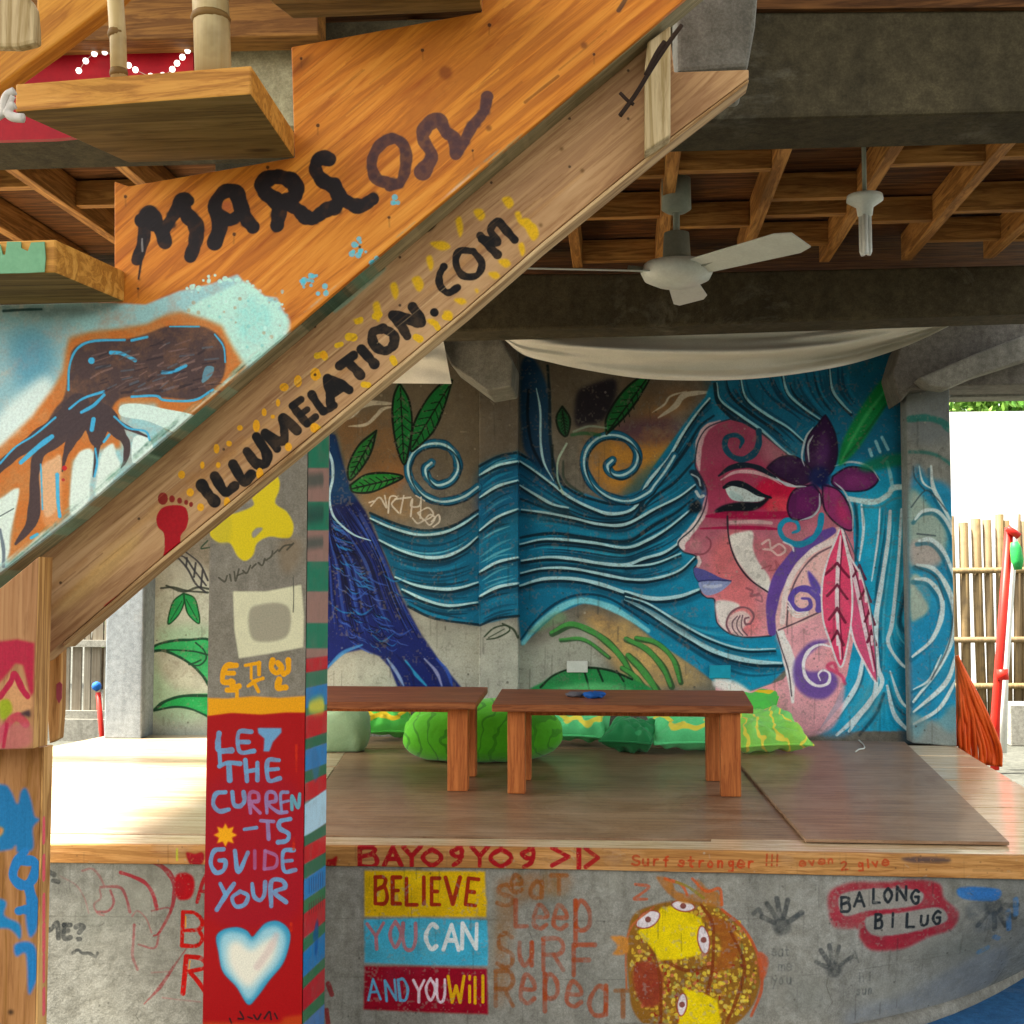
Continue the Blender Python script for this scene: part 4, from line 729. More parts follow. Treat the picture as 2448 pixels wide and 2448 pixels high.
def art_carriage(c):
    f, s, B, D, E, M = c.fill, c.stroke, VB, VD, VE, VM
    BK = '#0d0907'
    for _ in range(26):
        t = random.random(); p = np.array([0, 1540.]) + np.array([1300, -1060.]) * t + np.array([random.uniform(-30, 30), random.uniform(-40, 40)]); d = np.array([150, -123.]) * random.uniform(.5, 1.2)
        s([p, p + d], random.uniform(6, 16), random.choice(['#d9b27c', '#a87a48', '#c79a62']), .3, 6, False)
    f(D((300, 1850), (560, 1560), (800, 1380), (760, 1500), (480, 1760)), '#c9a768', .5, 16)
    def L(V, pts, w=23): s(V(pts), w * 1.16, BK, 1, 1.5, rough=.04)
    L(D, [(1165, 1110), (1200, 1160), (1240, 1205)]); L(D, [(1240, 1060), (1300, 1150), (1355, 1115)], 21); L(D, [(1345, 990), (1405, 1085), (1450, 1050)], 22); L(D, [(1425, 915), (1480, 985), (1530, 985), (1540, 930), (1480, 830)], 21)
    L(D, [(1600, 900), (1530, 810), (1590, 850), (1640, 850), (1640, 790), (1635, 720), (1715, 795)], 19); L(D, [(1688, 652), (1730, 705), (1772, 757)], 17); L(D, [(1688, 652), (1738, 616)], 15); L(D, [(1732, 704), (1774, 674)], 14); L(D, [(1772, 757), (1822, 716)], 16); L(D, [(1800, 588), (1832, 640), (1866, 684)], 17); L(D, [(1866, 684), (1900, 672), (1928, 650)], 15)
    for V, pts in ((E, [(80, 375), (92, 450), (98, 520)]), (E, [(80, 375), (140, 400), (205, 440)]), (E, [(95, 470), (150, 430)]), (E, [(150, 300), (230, 240)]), (E, [(190, 275), (240, 320), (270, 355)]), (E, [(275, 205), (320, 255), (350, 290)]), (E, [(400, 85), (340, 110), (350, 180), (410, 215), (460, 180), (460, 120), (400, 85)]), (E, [(540, 130), (500, 60), (455, 5), (530, 25), (600, 55), (620, 40), (570, -40)])): L(V, pts, 20)
    L(B, [(575, 1803), (577, 1805)], 17); L(B, [(630, 1540), (605, 1590), (610, 1650), (655, 1690), (710, 1660)], 15); L(B, [(800, 1450), (720, 1450), (700, 1520), (740, 1590), (820, 1590), (850, 1520), (800, 1450)], 15); L(B, [(840, 1360), (890, 1420), (940, 1470)], 18); L(B, [(850, 1380), (940, 1400), (900, 1330), (940, 1280), (990, 1330), (1040, 1385)], 17)
    Y = '#d9ad10'
    for x, y in ((30, 240), (60, 240), (145, 180), (215, 135), (260, 40), (365, 10), (600, 140), (460, 270), (10, 350), (300, 410), (770, 20), (710, 70), (20, 660)): p = E((x, y))[0]; a = random.uniform(-.6, 1.4); s([p - 5 * np.array([math.cos(a), math.sin(a)]), p + 6 * np.array([math.cos(a), math.sin(a)])], random.uniform(13, 19), Y, .95, 1.6)
    for x, y, w, h in ((1000, 1170, 35, 35), (1100, 1290, 45, 30), (1140, 1340, 40, 50), (1060, 1250, 20, 30), (835, 1240, 35, 35), (720, 1310, 22, 60), (610, 1420, 60, 28), (550, 1520, 22, 45), (480, 1640, 35, 45), (345, 1680, 25, 50), (245, 1800, 25, 60), (135, 1855, 30, 16), (980, 1520, 38, 26), (920, 1590, 35, 22), (725, 1740, 38, 20), (820, 1680, 12, 14), (655, 1815, 28, 22), (1080, 1440, 20, 40), (560, 1860, 30, 20)): f([(p[0], p[1]) for p in B((x - w, y - h * .6), (x + w * .3, y - h), (x + w, y + h * .2), (x + w * .1, y + h))], Y, .95, 1.5)
    for x, y, w in ((1870, 360, 12), (1820, 470, 15), (1720, 510, 12), (1640, 545, 14), (1605, 635, 7), (1525, 690, 8), (1575, 715, 7), (1480, 768, 11), (1385, 780, 9), (1322, 870, 9), (1250, 900, 9), (1168, 995, 7), (1260, 995, 7), (1048, 1050, 11), (1098, 1152, 11), (1158, 1238, 11), (1310, 1210, 10), (1665, 890, 11), (1815, 780, 13), (1500, 1045, 11)): c.dot(D((x, y))[0], w * .8, '#e0a21a', .95, 1.2, ry=w * random.uniform(.7, 1.4))
    # red footprint
    RD = '#9c0b1a'
    f(D((905, 1290), (940, 1240), (1010, 1225), (1070, 1240), (1088, 1300), (1075, 1360), (1045, 1400), (1040, 1450), (1010, 1490), (945, 1530), (950, 1470), (945, 1390), (910, 1350)), RD, 1, 1.4)
    for x, y, r in ((940, 1188, 12), (993, 1190, 7), (1037, 1200, 6), (1075, 1210, 5), (1103, 1222, 5)): c.dot(D((x, y))[0], r, '#7c1712', .95, 1.2, ry=r * 1.25)
    for V, P, w in ((D, [(1290, 1280), (1210, 1330), (1150, 1380)], 11), (D, [(970, 1560), (880, 1620), (760, 1700), (610, 1810)], 9), (D, [(960, 1550), (900, 1590), (850, 1640)], 11)): s(V(P), w, '#a8261c', .85, 2.5, rough=.25)
    s(B((0, 1790), (130, 1690), (280, 1550)), 12, '#7fae98', .7, 5, rough=.3); s(B((80, 1680), (180, 1610), (280, 1545)), 8, '#123028', .85, 3); s(B((320, 1500), (420, 1410), (510, 1330)), 5, '#1c2a20', .9, 2); f(B((510, 1300), (560, 1275), (585, 1300), (540, 1340)), '#201a14', .95, 1.5)
    for x, y in ((1430, 985), (1190, 1300), (1310, 860)): c.dot(B((x, y))[0], 5, '#6b4c26', .8, 2)
    c.dot(M((105, 1030))[0], 7, '#1c140c', .9, 2)
    for _ in range(60):
        t = random.random(); p = np.array([0, 1500.]) + np.array([1560, -1275.]) * t + np.array([0, random.uniform(-110, 60)]); d = np.array([1, -.82]) * random.uniform(30, 200); s([p, p + d], random.uniform(1.2, 4), random.choice(['#6c4a28', '#7d5a34', '#e0c090', '#8a6438']), random.uniform(.2, .5), 1.3, False, rough=.3)
    for t in (.08, .2, .33, .47, .6, .74, .86, .95):
        for o_ in (-70, 45): x, y = 1560 * t + 20, 1450 - 1275 * t + o_; c.dot((x, y), 3.5, '#2a1c10', .8, 1)
def art_post(c):
    f, s, G, J = c.fill, c.stroke, VG, VJ
    PK = '#a3123c'
    f(G((-400, 330), (0, 320), (100, 308), (200, 330), (195, 620), (175, 640), (130, 460), (90, 450), (60, 490), (0, 560), (-400, 560)), PK, .95, 3, False)
    f(G((0, 640), (80, 500), (180, 640), (170, 720), (60, 740), (0, 700)), '#c49468', .9, 3); s(G((0, 640), (60, 560), (85, 510), (130, 600), (160, 640)), 14, PK, .9, 2)
    f(G((0, 670), (50, 660), (70, 720), (30, 770), (0, 760)), '#8c9a1c', .95, 3); s(G((-20, 900), (60, 780), (110, 760), (150, 800)), 20, '#b0304c', .8, 4); f(G((-100, 790), (40, 800), (170, 800), (160, 930), (-100, 940)), '#b5606a', .6, 8); s(G((20, 930), (40, 800)), 8, PK, .8, 2)
    f(G((120, 740), (170, 720), (175, 760)), '#241428', .9, 2)
def art_post_low(c):
    f, s, G, J = c.fill, c.stroke, VG, VJ
    B_ = '#1f6f9e'
    f(G((-300, 1140), (0, 1145), (60, 1180), (100, 1260), (120, 1190), (150, 1170), (180, 1240), (200, 1330), (230, 1350), (190, 1400), (190, 1520), (100, 1540), (90, 1500), (30, 1530), (-300, 1530)), B_, 1, 2.5, True); f(G((-60, 1390), (20, 1400), (0, 1450), (-60, 1460)), '#b98452', 1, 2)
    s(J((230, 330), (150, 440), (120, 560), (200, 640), (290, 600), (330, 480), (300, 420), (180, 420)), 22, '#2476ac', 1, 2.5); s(J((260, 640), (290, 760), (320, 900)), 26, '#2476ac', 1, 2.5); s(J((170, 880), (250, 870), (330, 930)), 20, '#2476ac', 1, 2.5)
    f(J((240, 900), (350, 900), (340, 1050), (270, 1120)), '#2476ac', 1, 2.5); f(J((-300, 760), (40, 780), (40, 920), (180, 1000), (185, 1140), (60, 1040), (-300, 1060)), '#1f7aa8', 1, 2.5)
    f(J((130, 1200), (220, 1160), (300, 1180), (340, 1260), (350, 1420), (330, 1540), (265, 1650), (250, 1400), (230, 1270), (150, 1300)), '#2476ac', 1, 2.5); c.dot(J((100, 1815))[0], 7, '#2b1c10', .9, 2)
def art_post_edge(c):
    f, s, G, J = c.fill, c.stroke, VG, VJ
    PKs = '#e0566e'
    for y0, y1 in ((30, 120), (150, 240), (380, 580), (740, 950), (1010, 1240), (1300, 1340), (1380, 1520), (1610, 1820)): s(J((405, y0), (405, y1)), 7, PKs, .85, 1, False)
def art_pillar(c):
    f, s, K, P, G = c.fill, c.stroke, VK, VP, VG
    f(P((150, 1830), (300, 1835), (500, 1818), (700, 1830), (905, 1815), (905, 2100), (150, 2100)), '#d99a14', 1, 1.5, False)
    f(K((80, 133), (110, 150), (250, 132), (420, 142), (560, 130), (700, 130), (700, 1960), (80, 1960)), '#97080e', 1, 1.5, False); f(K((100, 560), (640, 560), (640, 1300), (100, 1300)), '#8c0a26', .6, 20)
    f(K((560, 1890), (720, 1880), (720, 1960), (100, 1960), (100, 1920), (500, 1925)), '#c98a20', .4, 6)
    BL = '#6f9bbd'; w = 12
    def t(pts, ww=w, k=BL, a=.95): s(K(pts), ww, k, a, 1.4, rough=.08)
    t([(178, 250), (172, 310), (182, 350), (250, 348)], 14); t([(180, 350), (185, 430)], 9); t([(365, 240), (292, 245), (298, 355), (380, 352)], 11); t([(300, 300), (350, 300)], 10); f(K((400, 218), (540, 218), (540, 245), (490, 300), (470, 355), (435, 355), (440, 280), (405, 250)), BL, 1, 1.4, False)
    t([(180, 440), (230, 420), (300, 425)], 11); t([(235, 430), (240, 520)], 14); t([(330, 405), (340, 525)], 11); t([(400, 420), (400, 520)], 12); t([(335, 470), (400, 460)], 10); t([(525, 405), (460, 410), (465, 520), (530, 510)], 11); t([(465, 460), (520, 455)], 10)
    t([(215, 590), (160, 600), (145, 660), (180, 700), (235, 690)], 11); t([(255, 590), (265, 660), (300, 670), (325, 640), (320, 590)], 11)
    k2 = '#9a6f98'; t([(360, 710), (355, 600), (400, 595), (405, 640), (360, 650), (415, 710)], 9, k2); t([(455, 710), (455, 600), (500, 595), (505, 640), (460, 655), (520, 705), (570, 705)], 9, '#8a80aa'); t([(575, 590), (535, 600), (540, 700)], 8, '#7d8fb4'); t([(540, 650), (580, 640)], 7, '#7d8fb4'); t([(600, 690), (600, 610), (635, 680), (645, 600)], 8, '#62a0ae')
    t([(325, 805), (395, 795)], 9); t([(420, 755), (495, 760)], 9, '#8a80a8'); t([(460, 765), (465, 860)], 10, '#8a80a8'); t([(590, 745), (530, 760), (530, 800), (580, 830), (570, 870), (520, 880)], 11)
    t([(205, 920), (150, 930), (130, 1000), (160, 1055), (205, 1040), (215, 990), (180, 985)], 11); t([(270, 930), (290, 1050), (345, 940)], 11); t([(385, 930), (385, 1030)], 9, k2, .8); t([(445, 930), (440, 1035)], 9, k2, .9); t([(445, 930), (510, 960), (505, 1020), (445, 1035)], 8, k2, .9); t([(610, 925), (550, 935), (555, 1045), (620, 1040)], 10); t([(555, 990), (600, 985)], 9)
    t([(185, 1120), (215, 1180)], 10); t([(265, 1120), (215, 1190), (165, 1270)], 11); t([(300, 1165), (255, 1200), (275, 1250), (325, 1240), (345, 1190), (305, 1165)], 10); t([(370, 1120), (380, 1190), (415, 1215), (440, 1180), (445, 1110)], 10); t([(480, 1250), (480, 1110), (540, 1100), (560, 1140), (500, 1170), (565, 1225)], 11)
    st = K((215, 838))[0]; ang = np.linspace(0, 2 * math.pi, 16, endpoint=False); rr = np.where(np.arange(16) % 2, 17, 29); f(np.stack([st[0] + rr * np.cos(ang), st[1] + rr * np.sin(ang)], 1), '#e0a018', 1, 1.2, False)
    hp = K((370, 1425), (340, 1390), (280, 1370), (200, 1385), (160, 1430), (175, 1520), (200, 1630), (280, 1720), (345, 1820), (400, 1775), (470, 1680), (550, 1580), (590, 1450), (580, 1380), (520, 1335), (450, 1345), (400, 1395)); f(hp, '#3f8fae', 1, 1.5, True)
    f(K((370, 1450), (320, 1410), (230, 1400), (185, 1450), (200, 1600), (280, 1700), (350, 1790), (430, 1690), (530, 1570), (565, 1440), (520, 1370), (440, 1380)), '#9fc8d2', .95, 7); f(K((360, 1500), (290, 1450), (230, 1480), (240, 1600), (340, 1720), (420, 1650), (500, 1540), (510, 1430), (440, 1450)), '#e6e2d2', 1, 12); s(K((510, 1420), (470, 1500), (400, 1600)), 16, '#cdb4b0', .5, 8)
    for q in ([(300, 1860), (320, 1900), (290, 1900)], [(345, 1890), (370, 1900)], [(380, 1880), (400, 1905), (420, 1875)], [(440, 1900), (470, 1860), (480, 1905)], [(500, 1870), (515, 1900)], [(240, 1900), (250, 1925)]): t(q, 4, '#1a1418', .9)
    for x, y, l in ((625, 320, 150), (610, 860, 60), (595, 1350, 40)): s(K((x, y), (x, y + l)), 6, '#c4380c', .7, 3, rough=.5)
    # yellow blot, plain cream patch, yellow characters, scrawl, stain
    f(P((660, 120), (700, 150), (700, 230), (670, 330), (760, 400), (810, 500), (790, 590), (720, 600), (620, 590), (530, 640), (500, 730), (440, 775), (380, 740), (320, 640), (230, 630), (165, 570), (190, 480), (280, 420), (360, 410), (500, 350), (490, 280), (540, 190)), '#cdb814', 1, 2); f(P((490, 560), (530, 520), (575, 525), (540, 570), (500, 600)), '#8f8a7e', 1, 1.5); f(P((180, 480), (320, 430), (320, 620), (220, 625)), '#b3a63a', .5, 6)
    f(P((345, 1010), (600, 1010), (870, 960), (890, 1200), (885, 1440), (620, 1490), (390, 1525), (355, 1300)), '#d5d2b2', 1, 1.8, False, .05); f(P((475, 1150), (560, 1110), (700, 1100), (780, 1150), (785, 1290), (740, 1370), (600, 1400), (500, 1380), (465, 1280)), '#97917f', .9, 4)
    f(P((700, 640), (860, 600), (880, 720), (800, 860), (720, 850)), '#7d684c', .5, 14); s(P((808, 900), (812, 1060), (808, 1170)), 2.5, '#4a4a40', .8, 1)
    YL = '#d99a10'
    def y(pts, ww=11): s(P(pts), ww, YL, 1, 1.5)
    y([(370, 1580), (290, 1590), (265, 1700), (340, 1710)], 14); y([(300, 1640), (350, 1640)], 13); y([(330, 1700), (350, 1750), (390, 1740)], 15); y([(300, 1770), (370, 1770)], 12); y([(375, 1780), (375, 1830)], 10)
    y([(440, 1580), (550, 1560)], 9); y([(485, 1570), (485, 1680)], 8); y([(545, 1560), (545, 1650)], 10); y([(460, 1740), (520, 1700), (575, 1680)], 9); y([(500, 1700), (540, 1780)], 10)
    y([(650, 1540), (640, 1600), (680, 1640), (720, 1600), (690, 1560)], 13); y([(770, 1540), (770, 1620), (735, 1645)], 13); y([(700, 1690), (690, 1750), (750, 1750)], 15)
    for q in ([(235, 905), (280, 935), (300, 890)], [(320, 880), (330, 930)], [(355, 860), (365, 930), (390, 840)], [(375, 890), (420, 870)], [(420, 850), (450, 870), (480, 810)], [(490, 830), (520, 800)], [(540, 790), (570, 810), (590, 760)], [(600, 770), (640, 740), (650, 700)], [(660, 720), (690, 690)], [(700, 700), (740, 660), (800, 650)], [(760, 690), (810, 640)]): s(P(q), 4.5, '#3d3a2c', .85, 1.2)
def art_pillar_side(c):
    f, s, K, P = c.fill, c.stroke, VK, VP
    GR, PK, RD, BL = '#1f8060', '#a98478', '#c22230', '#2c86c0'
    x0, x1 = 722, 786
    def band(ya, yb, k, sl=0, a=1): f([(x0, ya + sl / 2), (x1, ya - sl / 2), (x1, yb - sl / 2), (x0, yb + sl / 2)], k, a, .5, False, .12)
    band(960, 1119, GR); f([(x0, 960), (x1, 960), (x1, 1030), (x0, 1030)], GR, 1, 2, False)
    for a, b, k in ((1119, 1200, PK), (1200, 1268, GR), (1268, 1343, PK), (1343, 1414, GR), (1414, 1490, PK), (1490, 1550, GR), (1550, 1572, PK)): band(a, b, k)
    for y in (1225, 1240, 1150, 1300): s(VS((735, y), (770, y - 4)), 7, '#20423a', .5, 4)
    seq = [(1572, 1605, RD, 8), (1605, 1640, '#3f7a60', 14), (1640, 1690, BL, 14), (1690, 1706, '#3f7a60', 10), (1706, 1760, RD, 20), (1760, 1785, '#2f6e54', 22), (1785, 1836, BL, 22), (1836, 1862, '#2f6e54', 26), (1862, 1905, RD, 30), (1905, 1985, '#bfe2f2', 46), (1985, 2010, '#2f6e54', 36), (2010, 2052, RD, 34), (2052, 2085, '#2f6e54', 38), (2085, 2135, BL, 44), (2135, 2165, '#3a7a54', 44), (2165, 2222, RD, 48), (2222, 2250, '#3a7a54', 56), (2250, 2310, BL, 60), (2310, 2335, '#3a7a54', 62), (2335, 2390, RD, 64), (2390, 2420, '#3a7a54', 60), (2420, 2470, '#5a8ac0', 60), (2470, 2560, '#3a7a54', 60)]
    for a, b, k, sl in seq: band(a, b, k, sl)
    f(K((700, 70), (760, 40), (785, 60), (780, 130), (705, 130)), '#d6d25a', 1, 3); s(K((730, 400), (740, 440)), 16, '#3a78a8', .6, 4)
    for k in range(7): s(K((700 + 13 * k, 1100 - 7 * k), (700 + 13 * k, 1170 - 7 * k)), 2, '#174e86', .7, 1); s(K((700 + 13 * k, 1240 - 7 * k), (700 + 13 * k, 1290 - 7 * k)), 2, '#6a1420', .6, 1)
    s(K((730, 1420), (745, 1370), (740, 1500)), 7, '#0f5aa0', .7, 3)
# ---------------------------------------------------------------- front of the stage
def art_front(c):
    f, s, L, J, I, H, K = c.fill, c.stroke, VL, VJ, VI, VH, VK
    # cement wash, damp patches
    for _ in range(46): x = random.uniform(100, 2440); y = random.uniform(2080, 2440); c.dot((x, y), random.uniform(30, 120), random.choice(['#7a7c72', '#9b998c', '#6f7268', '#a4a294', '#8c8a7e']), .28, 26, ry=random.uniform(15, 50))
    f(I((1200, 1600), (1500, 1560), (1932, 1380), (1932, 1700), (1200, 1700)), '#8b9094', .6, 20)
    for y in (2190, 2330): s([(100, y), (900, y + 6), (1700, y + 10), (2400, y - 30)], 2.5, '#5c5a50', .35, 1.5, True, rough=.7)
    for x, y in ((980, 2120), (1560, 2200), (760, 2300), (330, 2380), (1980, 2260), (1300, 2090)):
        P = [(x, y)]
        for _ in range(7): P.append((P[-1][0] + random.uniform(-14, 14), P[-1][1] + random.uniform(12, 34)))
        s(P, 1.8, '#3f3d36', .6, 1, False, rough=.4)
    for _ in range(40): x = random.uniform(120, 2400); s([(x, 2075), (x + random.uniform(-4, 4), 2075 + random.uniform(20, 110))], random.uniform(5, 16), '#5f5c50', .22, 5, False)
    # three colour bands
    f(L((170, 195), (870, 200), (870, 330), (880, 380), (875, 465), (500, 462), (172, 462)), '#dbb40c', 1, 1.5, False); f(L((400, 200), (520, 210), (500, 280), (440, 270)), '#f0d020', .6, 8)
    f(L((170, 478), (500, 470), (880, 482), (887, 620), (884, 745), (520, 742), (172, 728)), '#4fb4d0', 1, 1.5, False); f(L((172, 745), (520, 750), (880, 762), (885, 900), (888, 1028), (520, 1015), (165, 1000)), '#940a26', 1, 1.5, False)
    X = [(235, 'B'), (335, 'E'), (415, 'L'), (505, 'I'), (560, 'E'), (640, 'V'), (755, 'E')]
    for (x, ch), wd in zip(X, (68, 50, 68, 20, 52, 84, 66)): write(c, L, ch, (x, 392), (x + wd, 392 + (8 if x > 700 else 0)), 152, 22, '#9c3010', 1, 1.3)
    for x, ch, wd in ((195, 'Y', 95), (320, 'O', 62), (395, 'U', 72)): write(c, L, ch, (x, 650 if ch == 'Y' else 645), (x + wd, 645), 148, 21, '#b87c84', 1, 1.3)
    for x, ch, wd in ((525, 'C', 70), (628, 'A', 88), (735, 'N', 82)): write(c, L, ch, (x, 648), (x + wd, 650), 145, 25, '#eef6f4', 1, 1.3)
    for x, ch, wd in ((195, 'A', 70), (300, 'N', 56), (378, 'D', 50)): write(c, L, ch, (x, 945), (x + wd, 940), 118, 17, '#6fb0d2', 1, 1.2)
    for x, ch, wd in ((455, 'Y', 62), (528, 'O', 52), (590, 'U', 46)): write(c, L, ch, (x, 950), (x + wd, 950), 125, 17, '#f2dbe2', 1, 1.2)
    for x, ch, wd in ((655, 'W', 92), (768, 'i', 22), (800, 'l', 22), (845, 'l', 22)): write(c, L, ch, (x, 958), (x + wd, 958), 150, 18, '#e6b418', 1, 1.2)
    # eat sleep surf repeat
    O1, O2 = '#8f5418', '#a34a1e'
    f(L((960, 240), (1340, 210), (1330, 330), (1180, 360), (1060, 400), (1040, 560), (1000, 700), (1020, 860), (930, 960), (935, 380)), '#94621c', .55, 14, rough=.3)
    for t_, x, y, wd, h, k in (('e', 1010, 320, 80, 130, O1), ('a', 1130, 350, 75, 120, O1), ('T', 1250, 330, 90, 110, O1), ('S', 940, 400, 95, 120, O1), ('L', 1045, 520, 75, 150, O2), ('e', 1140, 535, 95, 180, O2), ('e', 1255, 535, 95, 180, O2), ('p', 1375, 540, 125, 230, O2), ('S', 940, 760, 95, 200, O1), ('u', 1055, 740, 110, 210, O2), ('R', 1205, 765, 115, 180, O2), ('F', 1380, 800, 140, 175, O2),
                             ('R', 930, 970, 100, 200, O1), ('e', 1065, 960, 100, 220, O2), ('p', 1200, 930, 110, 190, O2), ('e', 1330, 985, 105, 190, O2), ('a', 1470, 1030, 110, 220, O2), ('T', 1620, 1040, 90, 150, O1)):
        write(c, L, t_, (x, y), (x + wd, y), h, 26, k, .8, 3, rough=.25)
    # patterned orange roundel with yellow shapes
    cen = I((470, 1350))[0]
    f(I((180, 1350), (185, 1250), (215, 1170), (300, 1130), (420, 1110), (560, 1130), (650, 1190), (730, 1290), (770, 1400), (765, 1500), (720, 1600), (620, 1680), (450, 1720), (300, 1690), (210, 1600), (190, 1480)), '#8f6526', 1, 2)
    for _ in range(850):
        a = random.uniform(0, 6.28); r = math.sqrt(random.random()); p = I((475 + 280 * r * math.cos(a), 1410 + 290 * r * math.sin(a)))[0]; c.dot(p, random.uniform(2.5, 6.5), random.choice(['#d8b440', '#e2c650', '#c9a33a', '#e0c84a', '#d8c060', '#b08a2c', '#a39a4a', '#c97a50', '#93301c']), .9, 1, ry=random.uniform(2.5, 6))
    for P, k in ((I((215, 1400), (290, 1380), (340, 1440), (330, 1560), (260, 1580), (215, 1500)), '#8e3a28'), (I((520, 1180), (620, 1200), (680, 1300), (640, 1400), (560, 1420), (600, 1300)), '#9a5a24')): f(P, k, .9, 5)
    for P in (I((510, 1130), (560, 1220), (560, 1400), (540, 1560), (620, 1690)), I((250, 1250), (300, 1350), (330, 1480), (330, 1690)), I((640, 1250), (700, 1400), (660, 1560), (620, 1650)), I((350, 1380), (450, 1420), (560, 1400))): s(P, 8, '#7a3a16', .8, 2)
    f(I((225, 1250), (300, 1190), (335, 1140), (400, 1140), (510, 1190), (520, 1230), (495, 1290), (510, 1350), (420, 1370), (330, 1375), (290, 1320)), '#ead010', 1, 1.5, False); f(I((435, 1500), (520, 1520), (580, 1550), (605, 1700), (400, 1700)), '#ead010', 1, 1.5, False)
    for cx, cy, w, h, rot in ((275, 1195, 58, 34, -.5), (430, 1135, 52, 24, .15), (520, 1285, 26, 62, -.15), (425, 1570, 22, 50, .1)):
        t = np.linspace(0, 2 * math.pi, 14, endpoint=False); x = w * np.cos(t); y = h * np.sin(t) * np.abs(np.sin(t)) ** .3; q = I(np.stack([cx + x * math.cos(rot) - y * math.sin(rot), cy + x * math.sin(rot) + y * math.cos(rot)], 1)); f(q, '#e9dede', 1, 1.2); s(np.vstack([q, q[:1]]), 3, '#a0503c', .9, 1); c.dot(I((cx, cy))[0], 7, '#7a4038', .9, 1.2)
    s(I((180, 1500), (178, 1350), (200, 1230), (300, 1140)), 5, '#b86a40', .9, 1.5); s(I((600, 1150), (700, 1240), (765, 1370), (775, 1500), (730, 1620)), 7, '#bd5a30', .9, 2)
    for P in (I((310, 1010), (380, 1020), (400, 1070), (480, 1080), (490, 1015), (540, 1060), (590, 1080), (600, 1140), (520, 1130), (400, 1110)),): f(P, '#a9702c', .9, 3, rough=.2)
    for P, k in ((I((350, 1015), (420, 1040), (450, 1090)), '#c9602c'), (I((470, 1015), (530, 1070), (590, 1060), (600, 1130)), '#c9602c'), (I((400, 1030), (450, 1050), (520, 1100)), '#8f8030'), (I((220, 1040), (280, 1050), (240, 1085), (215, 1105), (270, 1105)), '#b9603c')): s(P, 7, k, .85, 2)
    f(I((110, 1270), (180, 1275), (185, 1340), (120, 1350), (140, 1310)), '#c98a3c', .95, 2); f(I((760, 1340), (805, 1370), (790, 1450), (765, 1450)), '#b85a34', .9, 2)
    # hand prints
    def hand(x, y, k, r=0, fl=1, w=1):
        V = I; c.dot(V((x, y))[0], 22 * k, '#2c3234', .8, 6, .3)
        for a, l in ((-2.6, .75), (-2.05, 1.1), (-1.65, 1.2), (-1.25, 1.1), (-.5, .9)):
            a = a * fl + r; s(V((x + 38 * k * math.cos(a), y + 38 * k * math.sin(a)), (x + (50 + 62 * l) * k * math.cos(a), y + (50 + 62 * l) * k * math.sin(a))), 12 * k, '#33393b', .75 * w, 3, rough=.35)
    hand(865, 1225, 1, -.1); hand(1095, 1420, .9, -.1); hand(1820, 1150, 1.1, 2.6)
    for P in (I((740, 1170), (760, 1150), (775, 1170)), I((930, 1180), (955, 1165))): s(P, 10, '#3f4648', .6, 3)
    for t_, x, y, wd, h in (('eat', 820, 1355, 80, 40), ('you', 820, 1480, 90, 45), ('me', 850, 1420, 60, 40), ('hi', 1210, 1480, 60, 40), ('sun', 1200, 1540, 80, 40), ('A', 1170, 1390, 40, 50)): write(c, I, t_, (x, y), (x + wd, y), h, 7, '#4a4e4c', .55, 2, rough=.3)
    # red cloud sign
    f(I((1080, 1070), (1180, 1030), (1330, 1030), (1450, 1020), (1560, 1040), (1590, 1110), (1660, 1180), (1640, 1260), (1540, 1290), (1420, 1340), (1270, 1340), (1210, 1280), (1200, 1240), (1100, 1230), (1070, 1150)), '#9c2234', .95, 6, rough=.12)
    f(I((1120, 1090), (1250, 1060), (1400, 1060), (1490, 1080), (1480, 1130), (1400, 1150), (1250, 1160), (1140, 1180)), '#9c978c', 1, 3); f(I((1240, 1190), (1400, 1170), (1560, 1150), (1610, 1190), (1590, 1230), (1420, 1270), (1270, 1270)), '#9c978c', 1, 3)
    for ch, x, y, wd in (('B', 1128, 1160, 38), ('A', 1185, 1140, 45), ('L', 1270, 1125, 32), ('O', 1318, 1120, 34), ('N', 1375, 1115, 40), ('G', 1440, 1130, 36)): write(c, I, ch, (x, y), (x + wd, y), 62, 12, '#22282c', .95, 1.3)
    for ch, x, y, wd in (('B', 1282, 1240, 30), ('I', 1345, 1235, 30), ('L', 1425, 1238, 38), ('U', 1490, 1235, 30), ('G', 1545, 1230, 36)): write(c, I, ch, (x, y), (x + wd, y), 62 if ch != 'U' else 44, 12, '#22282c', .95, 1.3)
    f(I((1655, 1058), (1830, 1068), (1820, 1125), (1670, 1110)), '#3a78b4', .95, 2.5); f(I((1690, 1150), (1800, 1120), (1890, 1150), (1860, 1250), (1760, 1280)), '#5c6468', .5, 10, rough=.5)
    for P in (I((1890, 1180), (1920, 1280)), I((1860, 1320), (1880, 1330)), I((1800, 1400), (1840, 1380)), I((1915, 1120), (1932, 1200))): s(P, 13, '#4a88b8', .7, 4, rough=.4)
    # left part: faint red figure, letters
    R1, R2 = '#8e1c28', '#9a5a58'
    for P, w, k, a in ((J((1345, 415), (1450, 440), (1560, 530), (1610, 640), (1600, 800), (1560, 920), (1470, 1080), (1420, 1110)), [10, 12, 13, 12, 9, 8, 6, 4], R1, .85), (J((1115, 525), (1220, 560), (1340, 620), (1410, 720), (1450, 860)), 9, '#a02430', .9), (J((760, 510), (850, 490), (920, 560), (960, 640)), 6, R2, .6), (J((930, 660), (1100, 660), (1160, 740), (1200, 890)), 7, R1, .6), (J((1020, 690), (1050, 800), (1000, 880), (900, 890)), 6, R1, .6), (J((920, 680), (930, 760), (870, 820), (900, 900), (960, 920)), 5, R2, .6),
